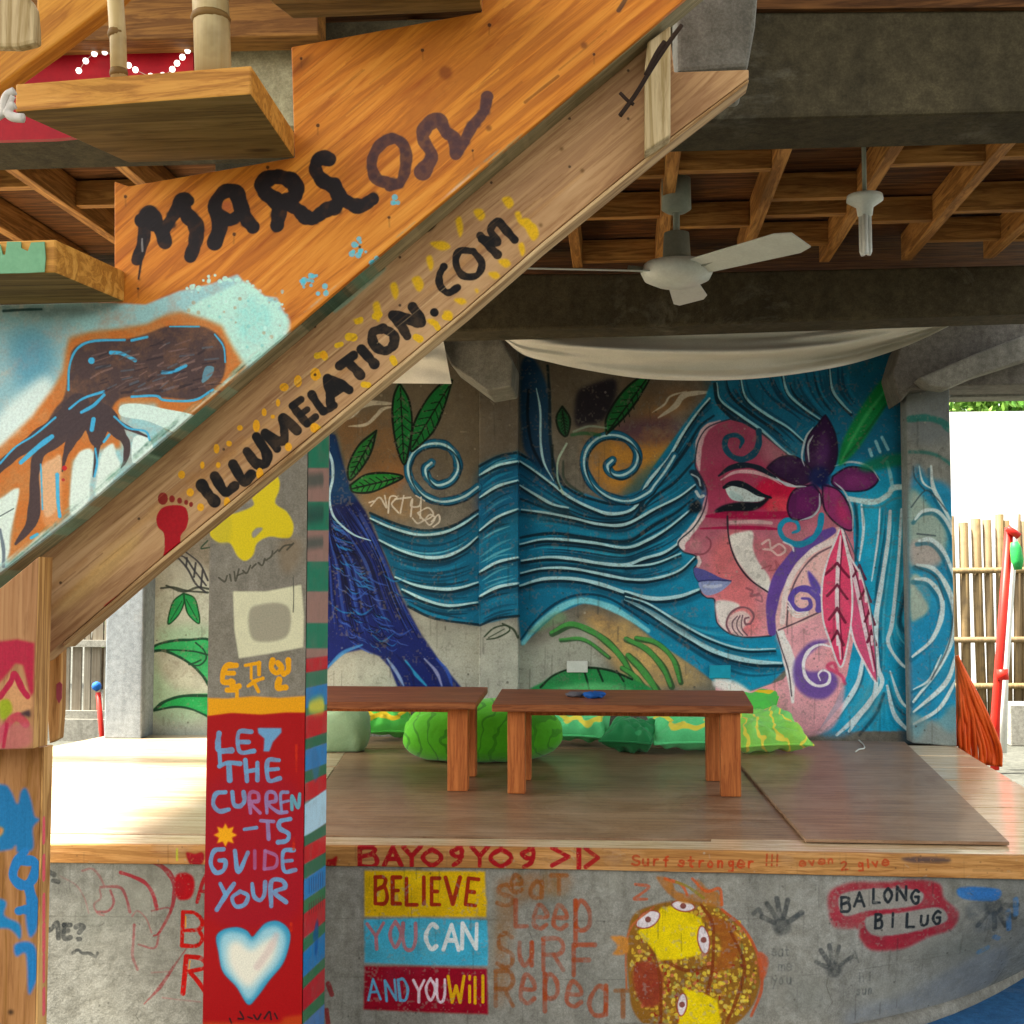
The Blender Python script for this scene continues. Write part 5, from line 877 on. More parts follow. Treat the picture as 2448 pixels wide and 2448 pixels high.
                       (J((1240, 1010), (1230, 1180), (1225, 1300), (1270, 1420)), 7, R1, .6), (J((1280, 1190), (1430, 1220), (1470, 1080)), 5, R1, .5), (J((1720, 1230), (1600, 1400), (1480, 1580), (1330, 1740)), [3, 6, 9, 3], R1, .85), (J((1220, 930), (1270, 880), (1350, 950), (1400, 1080)), 4, R2, .6), (J((560, 560), (700, 640), (780, 760), (820, 900)), 4, R2, .45), (J((1500, 1680), (1650, 1700), (1850, 1720)), 4, R2, .5), (J((1400, 880), (1550, 850), (1580, 900)), 4, R1, .5), (J((1400, 1450), (1560, 1440)), 4, R2, .5)): s(P, w, k, a, 1.8, rough=.25)
    f(J((1620, 560), (1700, 525), (1780, 560), (1800, 660), (1760, 760), (1660, 780), (1615, 700)), '#a00c18', 1, 2); s(J((1820, 800), (1870, 620), (1920, 540), (2000, 620), (2010, 800)), 9, '#a00c18', .95, 1.6); s(J((1850, 700), (2000, 700)), 8, '#a00c18', .9, 1.6)
    RD = '#b0140c'
    s(J((1690, 900), (1680, 1190)), 11, RD, 1, 1.3); s(J((1690, 890), (1800, 900), (1870, 980), (1830, 1050), (1700, 1060)), 10, RD, 1, 1.3); s(J((1830, 1050), (1870, 1130), (1820, 1200), (1680, 1200)), 10, RD, 1, 1.3); s(J((1715, 930), (1715, 1030)), 3, '#d89018', .9, 1)
    s(J((1720, 1310), (1690, 1640)), 12, RD, 1, 1.3); s(J((1720, 1300), (1860, 1320), (1900, 1400), (1740, 1440)), 11, RD, 1, 1.3); s(J((1750, 1440), (1850, 1560), (1920, 1690)), 11, RD, 1, 1.3); s(J((1755, 1340), (1745, 1420)), 3, '#d89018', .9, 1)
    for q in ([(455, 520), (500, 545)], [(490, 600), (540, 610)], [(450, 1060), (480, 1040), (530, 990), (540, 1130)], [(590, 1010), (650, 1010)], [(590, 1010), (590, 1130), (650, 1125)], [(590, 1070), (630, 1060)], [(700, 1030), (740, 1010), (770, 1030), (730, 1080)], [(720, 1140), (740, 1140)], [(670, 1270), (720, 1240), (760, 1270), (820, 1270), (880, 1300), (900, 1270)]): s(J(q), 8 if q[0][1] > 1200 else 12, '#24282a', .8, 1.8, rough=.2)
    for P in (K((810, 1700), (830, 1760)), K((800, 1850), (810, 1932))): s(P, 12, '#8e1420', .85, 2)
def art_fascia(c):
    f, s, L, J, I, K = c.fill, c.stroke, VL, VJ, VI, VK
    RD = '#a0121a'
    for x, ch, wd, y, h in ((145, 'B', 100, 182, 118), (285, 'A', 100, 182, 112), (395, 'Y', 100, 180, 115), (510, 'O', 105, 178, 100), (650, '9', 95, 180, 110), (790, 'Y', 95, 180, 118), (900, 'O', 120, 180, 105), (1055, '9', 105, 185, 112), (1255, '>', 110, 182, 110), (1400, '1', 20, 195, 135)): write(c, L, ch, (x, y - 12), (x + wd, y - 12), h - 9, 27, RD, 1, 1.5)
    write(c, L, '>', (1450, 176), (1530, 176), 104, 26, RD, .95, 1.8)
    write(c, I, 'Surf stronger', (205, 955), (745, 968), 42, 10, '#b8431c', .9, 1.6, gap=.25); write(c, I, '!!!', (790, 955), (850, 958), 48, 8, '#b8431c', .85, 1.6); write(c, I, 'even', (940, 960), (1100, 945), 30, 9, '#b8431c', .8, 1.8); write(c, I, '2 give', (1125, 975), (1340, 955), 34, 9, '#b8431c', .85, 1.6)
    f(I((1390, 925), (1480, 918), (1600, 925), (1590, 945), (1440, 945)), '#2c3040', .8, 5)
    write(c, J, 'I', (1590, 410), (1680, 410), 100, 22, '#b9b838', .9, 2); f(J((1720, 340), (1800, 350), (1870, 335), (1890, 400), (1850, 460), (1790, 470), (1740, 430)), '#9c0c1c', 1, 2); f(K((800, 985), (830, 975), (862, 960), (855, 1020), (830, 1070), (800, 1080)), '#9c0c14', 1, 1.5)
    for _ in range(60): x = random.uniform(110, 2440); y = random.uniform(2010, 2100); s([(x, y), (x + random.uniform(20, 90), y + random.uniform(-1, 2))], random.uniform(2, 7), random.choice(['#8a5a2c', '#c08a4c', '#6e4822']), .25, 2)
def canv(name, plane, corners, res, art, worn=0):
    c = Canvas(name, plane, corners, res); art(c); q = np.array(corners)
    if worn: c.weather(q[:, 0].min(), q[:, 0].max(), q[:, 1].min(), q[:, 1].max(), worn)
    return c
# ================================================================ canvases
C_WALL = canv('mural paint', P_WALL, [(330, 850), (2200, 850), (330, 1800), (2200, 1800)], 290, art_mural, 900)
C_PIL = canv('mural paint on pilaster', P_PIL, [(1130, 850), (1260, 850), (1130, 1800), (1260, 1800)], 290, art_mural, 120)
C_RCOL = canv('mural paint on column', P_RCOL, [(2150, 850), (2310, 850), (2150, 1800), (2310, 1800)], 290, art_rcol, 150)
C_ST = canv('squid and name paint', P_ST, [(-300, -150), (1700, -150), (-300, 1640), (1700, 1640)], 900, art_stringer)
C_UE = canv('green edge paint', P_ST, [(-300, -150), (1700, -150), (-300, 1640), (1700, 1640)], 450, art_under)
C_CA = canv('web address paint', P_CA, [(-100, 100), (1850, 100), (-100, 1650), (1850, 1650)], 900, art_carriage)
C_PF = canv('motto paint', P_PF, [(480, 980), (750, 980), (480, 2560), (750, 2560)], 620, art_pillar)
C_PS = canv('stripe paint', P_PS, [(726, 960), (783, 960), (726, 2560), (783, 2560)], 620, art_pillar_side)
C_FR = canv('graffiti on cement', P_CONC, [(60, 2040), (2560, 2040), (60, 2560), (2560, 2560)], 480, art_front, 700)
C_FA = canv('red lettering', P_FRONT, [(60, 2000), (2560, 2000), (60, 2120), (2560, 2130)], 560, art_fascia, 250)
C_PO = canv('post paint', P_POST, [(-160, 1200), (130, 1200), (-160, 1800), (130, 1800)], 700, art_post)
C_PL = canv('post paint low', P_POSTL, [(-160, 1700), (125, 1700), (-160, 2560), (125, 2560)], 700, art_post_low)
C_PE = canv('pink dashes', P_PE, [(97.5, 1700), (119, 1700), (97.5, 2560), (119, 2560)], 700, art_post_edge)
# ================================================================ materials
CONC = material('concrete', 'concrete', '#8d887c', '#75706a', .85, c3='#5c5648', bump=.5)
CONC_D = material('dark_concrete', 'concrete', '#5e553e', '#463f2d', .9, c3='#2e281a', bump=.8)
CONC_L = material('pale_concrete', 'concrete', '#a5a397', '#89867b', .85, c3='#6e6a5c', bump=.5)
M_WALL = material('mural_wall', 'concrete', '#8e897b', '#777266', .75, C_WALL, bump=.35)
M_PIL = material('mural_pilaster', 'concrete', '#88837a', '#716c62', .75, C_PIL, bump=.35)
M_RCOL = material('mural_column', 'concrete', '#a9aca4', '#8d938f', .75, C_RCOL, bump=.35)
M_GCOL = material('grey_blue_plaster', 'concrete', '#98a3a8', '#8a949b', .7, c3='#7d868c', bump=.25)
M_ST = material('stringer_wood', 'wood', '#efa644', '#db8a2c', .5, C_ST, angle=39.7, c3='#bd7024', bump=.25, scale=.8)
M_CA = material('carriage_wood', 'wood', '#cfa87a', '#bd9466', .6, C_CA, angle=39.3, c3='#a98058', bump=.25, scale=.9)
M_CAE = material('carriage_edge_wood', 'wood', '#dcbc8c', '#c7a474', .6, None, angle=39.3, c3='#9a7448', bump=.25)
M_GRN = material('green_washed_edge', 'wood', '#b9a880', '#a39470', .6, C_UE, angle=39.7, c3='#857a58', bump=.4)
M_TREAD = material('tread_wood', 'wood', '#e0ab54', '#cf9642', .55, c3='#ab762e', bump=.3)
M_UNDERSHADE = material('shaded_tread_underside', 'wood', '#9c8152', '#87703f', .8, c3='#6f5a33', bump=.3)  # shade under the treads put into a darker, dusty wood colour
M_TREADE = material('tread_end_wood', 'wood', '#c98d44', '#b47a38', .55, axis='Y', c3='#8f5d22', bump=.3)
M_PO = material('post_wood', 'wood', '#bb8e60', '#a8794e', .6, C_PO, axis='Z', c3='#8f653c', bump=.25)
M_PL = material('post_wood_low', 'wood', '#bd8a56', '#a97746', .6, C_PL, axis='Z', c3='#94662e', bump=.25)
M_PE = material('post_edge_wood', 'wood', '#dcae70', '#cc9c5c', .6, None, axis='Z', c3='#9a6d3a', bump=.2)
M_PED = material('post_edge_painted', 'wood', '#dcae70', '#cc9c5c', .6, C_PE, axis='Z', c3='#9a6d3a', bump=.2)
M_PALE = material('pale_timber', 'wood', '#d8c49a', '#c2ab80', .6, axis='Z', c3='#a38b5c', bump=.2)
M_BEAMW = material('beam_timber', 'wood', '#b98542', '#9c6c34', .6, c3='#7a5026', bump=.3)
M_JOIST = material('joist_timber', 'wood', '#cf9c58', '#b07e42', .65, axis='Y', c3='#8a6030', bump=.2)
M_NOG = material('nogging_timber', 'wood', '#c89450', '#a87a40', .65, c3='#8a6030', bump=.2)
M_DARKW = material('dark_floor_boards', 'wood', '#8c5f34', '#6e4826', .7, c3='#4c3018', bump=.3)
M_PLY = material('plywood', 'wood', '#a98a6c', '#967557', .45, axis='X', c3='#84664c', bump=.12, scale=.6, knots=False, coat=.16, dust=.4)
M_PLY_GLARE = material('worn_glare_plywood', 'wood', '#dccbb4', '#c8b394', .36, axis='X', c3='#b59a78', bump=.15, scale=.5, knots=False, coat=.6, dust=.3)  # worn sheets paled so their colour holds the white glare
M_PLANK = material('deck_plank', 'wood', '#f2e2c4', '#e6d0aa', .32, axis='X', c3='#c4a272', bump=.2, coat=.6, dust=.3)  # planks whitened to carry the glare at the right edge
M_FA = material('fascia_wood', 'wood', '#d9a566', '#c99252', .6, C_FA, axis='X', c3='#ad7a40', bump=.25)
M_FR = material('stage_front_cement', 'concrete', '#b2b0a4', '#a09d90', .85, C_FR, c3='#8a8676', bump=.6)
M_PF = material('pillar_front', 'concrete', '#958f83', '#87806f', .7, C_PF, bump=.35, paint_rough=.45)
M_PS = material('pillar_side', 'concrete', '#958f83', '#87806f', .7, C_PS, bump=.35, paint_rough=.45)
M_BENCH = material('bench_top_wood', 'wood', '#a86c40', '#965a34', .55, c3='#7a4628', bump=.2, knots=False, coat=.05)
M_BLEG = material('bench_leg_wood', 'wood', '#d08448', '#c0743c', .5, axis='Z', c3='#a66030', bump=.2, knots=False)
M_BAM = material('pale_bamboo', 'bamboo', '#f0d9a0', '#dfbf80', .45, c3='#8c6c38', bump=.15)
M_BAMN = material('bamboo_node', 'plain', '#8a6a3a', '#75562c', .6)
M_CANE = material('old_bamboo', 'bamboo', '#857048', '#655335', .65, c3='#463a26', bump=.3)
M_CANE2 = material('grey_slat', 'bamboo', '#8f8878', '#756d5e', .7, c3='#5a5448', bump=.3)
M_CLOTH = material('white_cloth', 'cloth', '#e8e5da', '#d8d5c8', .85, bump=.1)
M_WHITE = material('white_enamel', 'plain', '#d3d8cf', '#c6cbc2', .35, bump=0)
M_GREYM = material('grey_metal', 'plain', '#8f9689', '#7b8276', .45, bump=0)
M_GLASS = material('frosted_tube', 'plain', '#e3e6e0', '#d7dad4', .25, bump=0)
M_BULB = material('lit_bulb', 'plain', '#fff6ea', '#fff2e0', .3, bump=0); M_BULB.node_tree.nodes['Principled BSDF'].inputs['Emission Color'].default_value = (1, .93, .82, 1); M_BULB.node_tree.nodes['Principled BSDF'].inputs['Emission Strength'].default_value = .5
M_RED = material('red_panel', 'plain', '#b01220', '#9c1020', .5, bump=.05)
M_REDP = material('red_pole', 'plain', '#c8281a', '#b41f18', .4, bump=.05)
M_ORC = material('orange_cord', 'plain', '#ee6420', '#e0521a', .45, bump=.05)
M_BLUE = material('blue_cloth', 'cloth', '#1f63b4', '#174f96', .7, bump=.2)
M_GREYC = material('grey_cloth', 'cloth', '#77757a', '#5a585c', .8, bump=.2)
M_ROPE = material('white_rope', 'plain', '#ddd6cc', '#c9c0b4', .8)
M_RUST = material('rusty_bar', 'plain', '#3a2a1e', '#2a1c14', .8)
M_GROUND = material('ground_earth', 'concrete', '#62635b', '#515249', .9, c3='#44453e', bump=.8, scale=.6)
M_BLUEF = material('blue_mat', 'concrete', '#3d7cb0', '#326c9e', .75, c3='#2b5a86', bump=.5)
M_WHW = material('white_wall', 'plain', '#e9e9e4', '#dededa', .8)
M_GRN1 = material('bright_green', 'plain', '#2fa04c', '#258a40', .5)
def fabric(name, a, b, kind='dots', k3='#e3d23a'):
    m = material(name, 'cloth', a, b, .7, bump=.3); nt = m.node_tree; bs = nt.nodes['Principled BSDF']; src = bs.inputs['Base Color'].links[0].from_socket
    tc = nt.nodes.new('ShaderNodeTexCoord'); bs.inputs['Sheen Weight'].default_value = .2
    if kind == 'dots':
        v = nt.nodes.new('ShaderNodeTexVoronoi'); v.inputs['Scale'].default_value = 9; nt.links.new(tc.outputs['Object'], v.inputs[0]); r = _ramp(nt, v.outputs['Distance'], [(.16, (1, 1, 1, 1)), (.2, (0, 0, 0, 1))])
    else:
        w = nt.nodes.new('ShaderNodeTexWave'); w.inputs['Scale'].default_value = 1.5 if kind == 'band' else 3.2; w.inputs['Distortion'].default_value = 16; w.inputs['Detail'].default_value = 3; w.wave_type = 'RINGS' if kind == 'band' else 'BANDS'; nt.links.new(tc.outputs['Object'], w.inputs[0]); r = _ramp(nt, w.outputs['Fac'], [(.9, (0, 0, 0, 1)), (.95, (1, 1, 1, 1))])
    nt.links.new(_mix(nt, r, src, srgb(k3)), bs.inputs['Base Color'])
    bp = next(n for n in nt.nodes if n.type == 'BUMP'); bp.inputs['Strength'].default_value = .5; bp.inputs['Distance'].default_value = .015; nt.links.new(_noise(nt, tc.outputs['Object'], 9, 3, .5, 1.2), bp.inputs['Height']); return m
F_LIME = fabric('lime_fabric', '#66d61e', '#52bc18', 'wave', '#44a018'); F_MINT = fabric('mint_fabric', '#70ee9c', '#56dc84', 'band', '#f4e650')
F_PALE = fabric('pale_green_fabric', '#a9c79c', '#8fb488', 'dots', '#6cb684'); F_DOT = fabric('dotted_green_fabric', '#5ce88c', '#78f0a2', 'dots', '#d89a5c'); F_YEL = fabric('yellow_green_fabric', '#a4e440', '#72dc7c', 'wave', '#f0e450')
F_DK = fabric('dark_green_fabric', '#2a9a58', '#20844a', 'dots', '#3aaa68'); F_BLK = fabric('block_print_fabric', '#64da48', '#4cc45c', 'band', '#f0cc24')
# ================================================================ ground, blue mat
NA = lambda *a: np.array(a, float)
gp = [(-60, -20), (60, -20), (60, 120), (-60, 120)]
o = part('ground', ([(x, y, 0) for x, y in gp], [(0, 1, 2, 3)]), M_GROUND, loc=(0, 0, 0)); o['kind'] = 'structure'
# ================================================================ stage
def plh(P, pts): return P.hit(pts)
Ybk = wA[1] + .25
sL = [hitZ(-420, 2014, ZS), hitZ(120, 1808, ZS), hitZ(248, 1760, ZS)]
sR = [hitZ(2290, 1786, ZS), hitZ(2393, 1848, ZS), hitZ(2448, 1881, ZS)]
front_l = P_FRONT.hit([(-420, 2009)])[0]; front_l[2] = ZS
def on_front(x, y): p = P_FRONT.hit([(x, y)])[0]; return NA(p[0], p[1], ZS)
fr_r = sR[2] + (sR[2] - sR[1]) * 3.2; tt = ((P_FRONT.O - sR[0]) @ P_FRONT.N) / ((fr_r - sR[0]) @ P_FRONT.N); fr_r = sR[0] + (fr_r - sR[0]) * tt
stage = empty('stage', (0, float(fA[1]), 0), 'low platform with a worn plywood floor, wooden edge board and graffiti on its cement front', 'stage')
def slab(name, poly, z0, z1, mat, parent, bevel=.003, label=None):
    poly = np.array(poly, float); f = poly.copy(); f[:, 2] = z1; return part(name, prism(f, (0, 0, z0 - z1)), mat, parent, bevel=bevel, label=label)
inset = FN * -.03
core = [on_front(-420, 2010) + inset * 1.5, on_front(1900, 2040) + inset * 2, hitZ(2200, 1830, ZS), sR[0] + NA(.02, 0, 0), NA(sR[0][0], Ybk + .1, 0), NA(sL[2][0], Ybk + .1, 0), sL[1]]
slab('platform_fill', core, .0, ZS - .03, CONC_D, stage)
# deck sheets
def zq(pts, z=ZS): return [hitZ(x, y, z) for x, y in pts]
bk = Ybk
def seam(p, q, poly): pass
fy = lambda x: 1990 + (x - 100) * .0093                    # front seam of the sheets (photo row) where the edge plank begins
deck = slab('deck_sheet', [*zq([(-420, 1986), (690, fy(690)), (800, 1834), (-120, 1834)])], ZS - .03, ZS, M_PLY_GLARE, stage, label='worn sheet at the left front, coloured pale for the glare on it')
slab('deck_sheet', [*zq([(-112, 1832), (803, 1832)]), hitZ(831, 1789, ZS), NA(hitZ(831, 1789, ZS)[0], bk, 0), NA(sL[2][0] - .05, bk, 0), sL[2]], ZS - .03, ZS, M_PLY_GLARE, stage)
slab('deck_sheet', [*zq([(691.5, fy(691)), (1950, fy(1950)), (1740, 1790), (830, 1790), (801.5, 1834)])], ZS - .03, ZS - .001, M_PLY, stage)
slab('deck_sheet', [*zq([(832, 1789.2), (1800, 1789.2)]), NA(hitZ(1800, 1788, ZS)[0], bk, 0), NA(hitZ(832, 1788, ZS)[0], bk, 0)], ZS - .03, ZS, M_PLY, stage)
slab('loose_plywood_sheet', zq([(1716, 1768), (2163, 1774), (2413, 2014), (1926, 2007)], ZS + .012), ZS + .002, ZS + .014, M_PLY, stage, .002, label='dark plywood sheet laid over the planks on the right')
# planks on the right, running along the front
rows = [1776, 1800, 1826, 1856, 1886, 1918, 1952, 1986, 2012]
def xr_at(y):      # right edge of the stage (photo)
    Yv = hitZ(1800, y, ZS)[1]; a, b = sR[0], fr_r; t = (Yv - a[1]) / (b[1] - a[1]); return a + (b - a) * t
for y0, y1 in zip(rows, rows[1:]):
    a, b = hitZ(1800 if y0 < 1850 else 1700, y0 + .6, ZS), hitZ(1800 if y0 < 1850 else 1700, y1 - .6, ZS); c0, c1 = xr_at(y0), xr_at(y1)
    slab('deck_plank', [NA(b[0], b[1], 0), NA(c1[0], b[1] - .01, 0), NA(c0[0], a[1] - .01, 0), NA(a[0], a[1], 0)], ZS - .028, ZS - random.uniform(.0015, .004), M_PLANK, stage, .002)
# edge plank and fascia
ep = [on_front(-420, 2010) - FN * .0285, fr_r - FN * .0285]; back = [p - FN * .16 for p in ep]
slab('edge_plank', [ep[0], ep[1], back[1], back[0]], ZS - .035, ZS - .002, M_PLANK, stage, .004)
fas = P_FRONT.hit([(-420, 2012), (114, 2019), (1100, 2025), (2448, 2047), (2640, 2050), (2640, 2108), (2448, 2103), (1400, 2080), (900, 2072), (114, 2063), (-420, 2058)])
part('fascia_board', prism(fas, -FN * .028), M_FA, stage, canvas=C_FA, bevel=.003)
# cement front: plane at the top, its foot curving back at the right
def frontfn(u, v):
    xp = -420 + u * 3150; top = P_CONC.hit([(xp, 2066)])[0] * 1.; top[2] = ZS - .03; z = top[2] * (1 - v); back = max(0, (xp - 1950) / 500) ** 1.5 * .5 * v ** 1.6
    return top * (1, 1, 0) + NA(0, 0, z) - FN * back
V, Fc = grid(frontfn, 90, 14)
Vf = V.copy()
for j in range(15):
    for i in range(91): Vf[j * 91 + i] = frontfn(i / 90, 0) * (1, 1, 0) + NA(0, 0, V[j * 91 + i][2])
part('cement_front', (V, Fc), M_FR, stage, canvas=C_FR, smooth_=True, uvw=Vf)
# rounded cement kerb along the foot of the curve and the blue floor in front
foot = [frontfn(u, 1) + FN * .02 for u in np.linspace(.6, 1, 16)]
part('kerb', tube(np.array([p * (1, 1, 0) + NA(0, 0, .012) for p in foot]), .035, 8), CONC_L, stage, smooth_=True)
bl = [frontfn(u, 1) * (1, 1, 0) + FN * .06 for u in np.linspace(.72, 1, 12)]
o = part('blue_floor', prism([p + NA(0, 0, .004) for p in bl] + [bl[-1] + FN * 2.5 + NA(0, 0, .004), bl[0] + FN * 2.5 + NA(0, 0, .004)], (0, 0, -.003)), M_BLUEF, loc=(float(bl[0][0]), float(bl[0][1]), 0)); o['kind'] = 'structure'
# wire hook lying on the loose sheet
hk = [hitZ(*VI((x, y))[0], ZS + .02) for x, y in ((1190, 455), (1205, 445), (1228, 440), (1225, 425), (1205, 405))]
tag(part('wire_hook', tube(smooth3(hk), .004, 6), M_WHITE, smooth_=True), 'small bent white wire lying on the dark plywood near the painted wall', 'wire')
# ================================================================ painted wall and columns
wall = empty('painted_wall', tuple(NA(*wA[:2], ZS)), 'grey cement wall with the mural of a pink faced woman and flowing blue hair', 'wall')
TOPZ = 3.15
def wallpts(x0, x1, zt=TOPZ, zb=ZS - .02):
    a, b = P_WALL.hit([(x0, 1500), (x1, 1500)]); return [NA(a[0], a[1], zb), NA(b[0], b[1], zb), NA(b[0], b[1], zt), NA(a[0], a[1], zt)]
part('wall_face', prism(wallpts(300, 2230), -WN * .2), M_WALL, wall, canvas=C_WALL)
a, b = P_PIL.hit([(1145, 1500), (1239, 1500)])
part('pilaster', prism([NA(*a[:2], ZS), NA(*b[:2], ZS), NA(*b[:2], TOPZ), NA(*a[:2], TOPZ)], -WN * .098), M_PIL, wall, canvas=C_PIL, bevel=.006)
for (x0, y0, x1, y1), mt, lb in (((1355, 1580, 1405, 1607), M_WHITE, 'cream blank plate'), ((1695, 1590, 1746, 1621), material('cyan_plate', 'plain', '#17a8c4', '#1298b4', .5), 'cyan painted plate')):
    q = P_WALL.hit([(x0, y1), (x1, y1), (x1, y0), (x0, y0)]); part('socket_plate', prism(q + WN * .02, -WN * .019), mt, wall, bevel=.003, label=lb)
# left column
q = hitZ(248, 1765, ZS), hitZ(337, 1766, ZS); PG = vplane(*q)
tag(part('grey_column', prism([NA(*q[0][:2], ZS), NA(*q[1][:2], ZS), NA(*q[1][:2], TOPZ), NA(*q[0][:2], TOPZ)], -WN * .42), M_GCOL, bevel=.008, loc=tuple(q[0])), 'plain blue grey column at the left end of the painted wall', 'column')
# right column
q = hitZ(2182, 1777, ZS), hitZ(2288, 1785, ZS)
rc = tag(part('painted_column', prism([NA(*q[0][:2], ZS), NA(*q[1][:2], ZS), NA(*q[1][:2], TOPZ), NA(*q[0][:2], TOPZ)], -WN * .4), M_RCOL, canvas=C_RCOL, bevel=.008, loc=tuple(q[0])), 'column painted with white edged blue wave curls at the right end of the mural', 'column')
# haunches under the slab
def px_prism(name, pts, Y, dep, mat, parent=None, **k): return part(name, prism(planeY(Y).hit(pts), (0, dep, 0)), mat, parent, **k)
h = px_prism('cement_haunch', VE((690, 90), (1060, 100), (1150, 270), (1140, 420), (1000, 445), (790, 290)), 6.75, .45, CONC_L, bevel=.01); tag(h, 'tapered cement haunch above the pilaster beside the hanging white cloth', 'haunch')
h = px_prism('dark_haunch', VF((1290, 190), (1330, 60), (1400, -60), (2100, -150), (2100, 240), (1570, 250), (1380, 270), (1330, 330)), 7.2, .35, CONC, bevel=.01); tag(h, 'grey cement mass where the beams meet above the wave painted column', 'haunch')
h = px_prism('sloping_brace', VF((1420, 210), (1700, 90), (2050, -40), (2050, 90), (1700, 200), (1560, 262), (1470, 250)), 7.0, .16, CONC_L, bevel=.01); tag(h, 'sloping pale cement brace rising to the right from the wave painted column', 'brace')
h = px_prism('opening_lintel', VF((1575, 255), (2200, 215), (2200, 295), (1575, 306)), 7.6, .2, CONC_L, bevel=.006); tag(h, 'pale lintel across the top of the bright opening on the right', 'lintel')
# ================================================================ concrete beams
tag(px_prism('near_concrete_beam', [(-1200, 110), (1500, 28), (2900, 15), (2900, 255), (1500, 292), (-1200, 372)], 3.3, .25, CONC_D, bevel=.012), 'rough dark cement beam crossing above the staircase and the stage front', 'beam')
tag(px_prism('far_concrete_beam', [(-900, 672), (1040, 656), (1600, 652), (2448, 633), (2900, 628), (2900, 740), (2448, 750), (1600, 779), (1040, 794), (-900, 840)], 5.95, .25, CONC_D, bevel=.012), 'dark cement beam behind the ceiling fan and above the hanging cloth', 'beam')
# ================================================================ timber ceiling
ceil = empty('timber_ceiling', (0, 3.6, 3.08), 'brown timber floor structure overhead with joists, noggings and boards', 'ceiling')
jx = [-3300 + 196 * k for k in range(33)]
jx = [1578 + (k - 16) * 197 for k in range(24)]
JX = [hitY(x, 620, 5.94)[0] for x in jx]
for X in JX:
    if -3.36 < X < 2.2: part('joist', box(X - .024, X + .024, 3.54, 5.96, 3.08, 3.21), M_JOIST, ceil, bevel=.003)
nog = {16: [(905, 70), (1230, 16)], 17: [(1080, 16), (1170, 14), (1330, 14)], 18: [(875, 60), (1205, 16)], 19: [(860, 30), (1130, 60), (1305, 14)], 20: [(1040, 16), (1300, 12)], 15: [(960, 16), (1180, 40), (1420, 12)], 14: [(1100, 16)], 9: [(1000, 16)], 11: [(1200, 16)], 10: [(1100, 16), (1350, 16)]}
for i, lst in nog.items():
    for cy, th in lst:
        Yn = hitZ(jx[i] + 100, cy * .43892, 3.1)[1]; part('nogging', box(JX[i] + .025, JX[i + 1] - .025, Yn, Yn + .045, 3.1 if th < 50 else 3.085, 3.205), M_NOG, ceil, bevel=.002)
y = 3.0
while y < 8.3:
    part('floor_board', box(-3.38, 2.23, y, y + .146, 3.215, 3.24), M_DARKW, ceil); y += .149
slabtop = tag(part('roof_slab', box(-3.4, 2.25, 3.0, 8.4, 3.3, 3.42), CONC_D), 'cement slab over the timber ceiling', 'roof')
tag(part('added_shade_roof', box(-4.2, 2.25, -3.5, 3.2, 5.6, 5.7), CONC_D), 'unseen flat slab added high over the staircase to keep the sun off', 'roof')  # unseen slab, added only to shade the stairs from the sun
tag(part('added_rear_wall', box(-7, 6, -5.2, -5.0, 0, 3.0), CONC), 'plain cement wall added behind the viewer to cut the low sky light', 'wall')  # added out of view to block low sky and darken the interior
px_prism('ceiling_header', [(1400, -60), (2900, -60), (2900, 14), (1400, 24)], 3.28, .05, M_DARKW, ceil)
# ================================================================ painted pillar
pil = empty('painted_pillar', ((XPL + XPR) / 2, YP, 0), 'square cement pillar with a red front reading LET THE CURRENTS GUIDE YOUR above a pale heart', 'pillar')
part('front_face', prism([NA(XPL, YP, 0), NA(XPR, YP, 0), NA(XPR, YP, 3.2), NA(XPL, YP, 3.2)], (0, .01, 0)), M_PF, pil, canvas=C_PF)
part('shaft', box(XPL, XPR - .01, YP + .01, YPB, 0, 3.2), CONC, pil)
part('side_face', prism([NA(XPR, YP + .0005, 0), NA(XPR, YPB, 0), NA(XPR, YPB, 3.2), NA(XPR, YP + .0005, 3.2)], (-.01, 0, 0)), M_PS, pil, canvas=C_PS, label='pillar side with green, red and blue slanting stripes')
# ================================================================ staircase
st = empty('staircase', tuple(NA(-.6, YST, 0)), 'open wooden staircase rising right with MARSON and a squid painted on its sawtooth board', 'staircase')
saw = [(-300, 740), (0, 729), (273, 721), (273, 433), (306, 445), (704, 376), (696, 112), (1152, 28), (1152, -260), (1990, -300), (1578, 47), (1214, 352), (800, 700), (168, 1239), (0, 1370), (-300, 1621)]
sp = P_ST.hit(saw); part('sawtooth_board', prism(sp, (0, .012, 0)), M_ST, st, canvas=C_ST, bevel=.002)
low = np.array([(-300, 1621), (0, 1370), (168, 1239), (800, 700), (1214, 352), (1578, 47), (1990, -300)], float)
lw = P_ST.hit(low) + NA(0, .0125, 0); up = lw + NA(-.03, 0, .036)
part('green_under_edge', prism(np.vstack([lw, up[::-1]]), (0, .058, 0)), M_GRN, st, canvas=C_UE, bevel=.002, label='under edge of the sawtooth board washed with green paint')
ca = P_CA.hit([(-40, 1330), (800, 640), (1560, 20), (1600, 70), (1612, 172), (1790, 166), (1790, 186), (1600, 341 - 12), (1293, 580), (1110, 740), (725, 1056), (389, 1330), (150, 1535), (100, 1580), (-40, 1640)])
part('carriage_board', prism(ca, (0, .05, 0)), M_CA, st, canvas=C_CA, bevel=.002, label='lower board lettered ILLUMELATION.COM')
ce = P_CA.hit([(150, 1537), (389, 1332), (725, 1058), (1110, 742), (1293, 582), (1600, 331), (1790, 188), (1790, 196), (1600, 343), (1293, 594), (1110, 754), (725, 1070), (389, 1344), (150, 1549)])
part('under_batten', prism(ce + NA(0, .0, 0), (0, .05, 0)), M_CAE, st, bevel=.002)
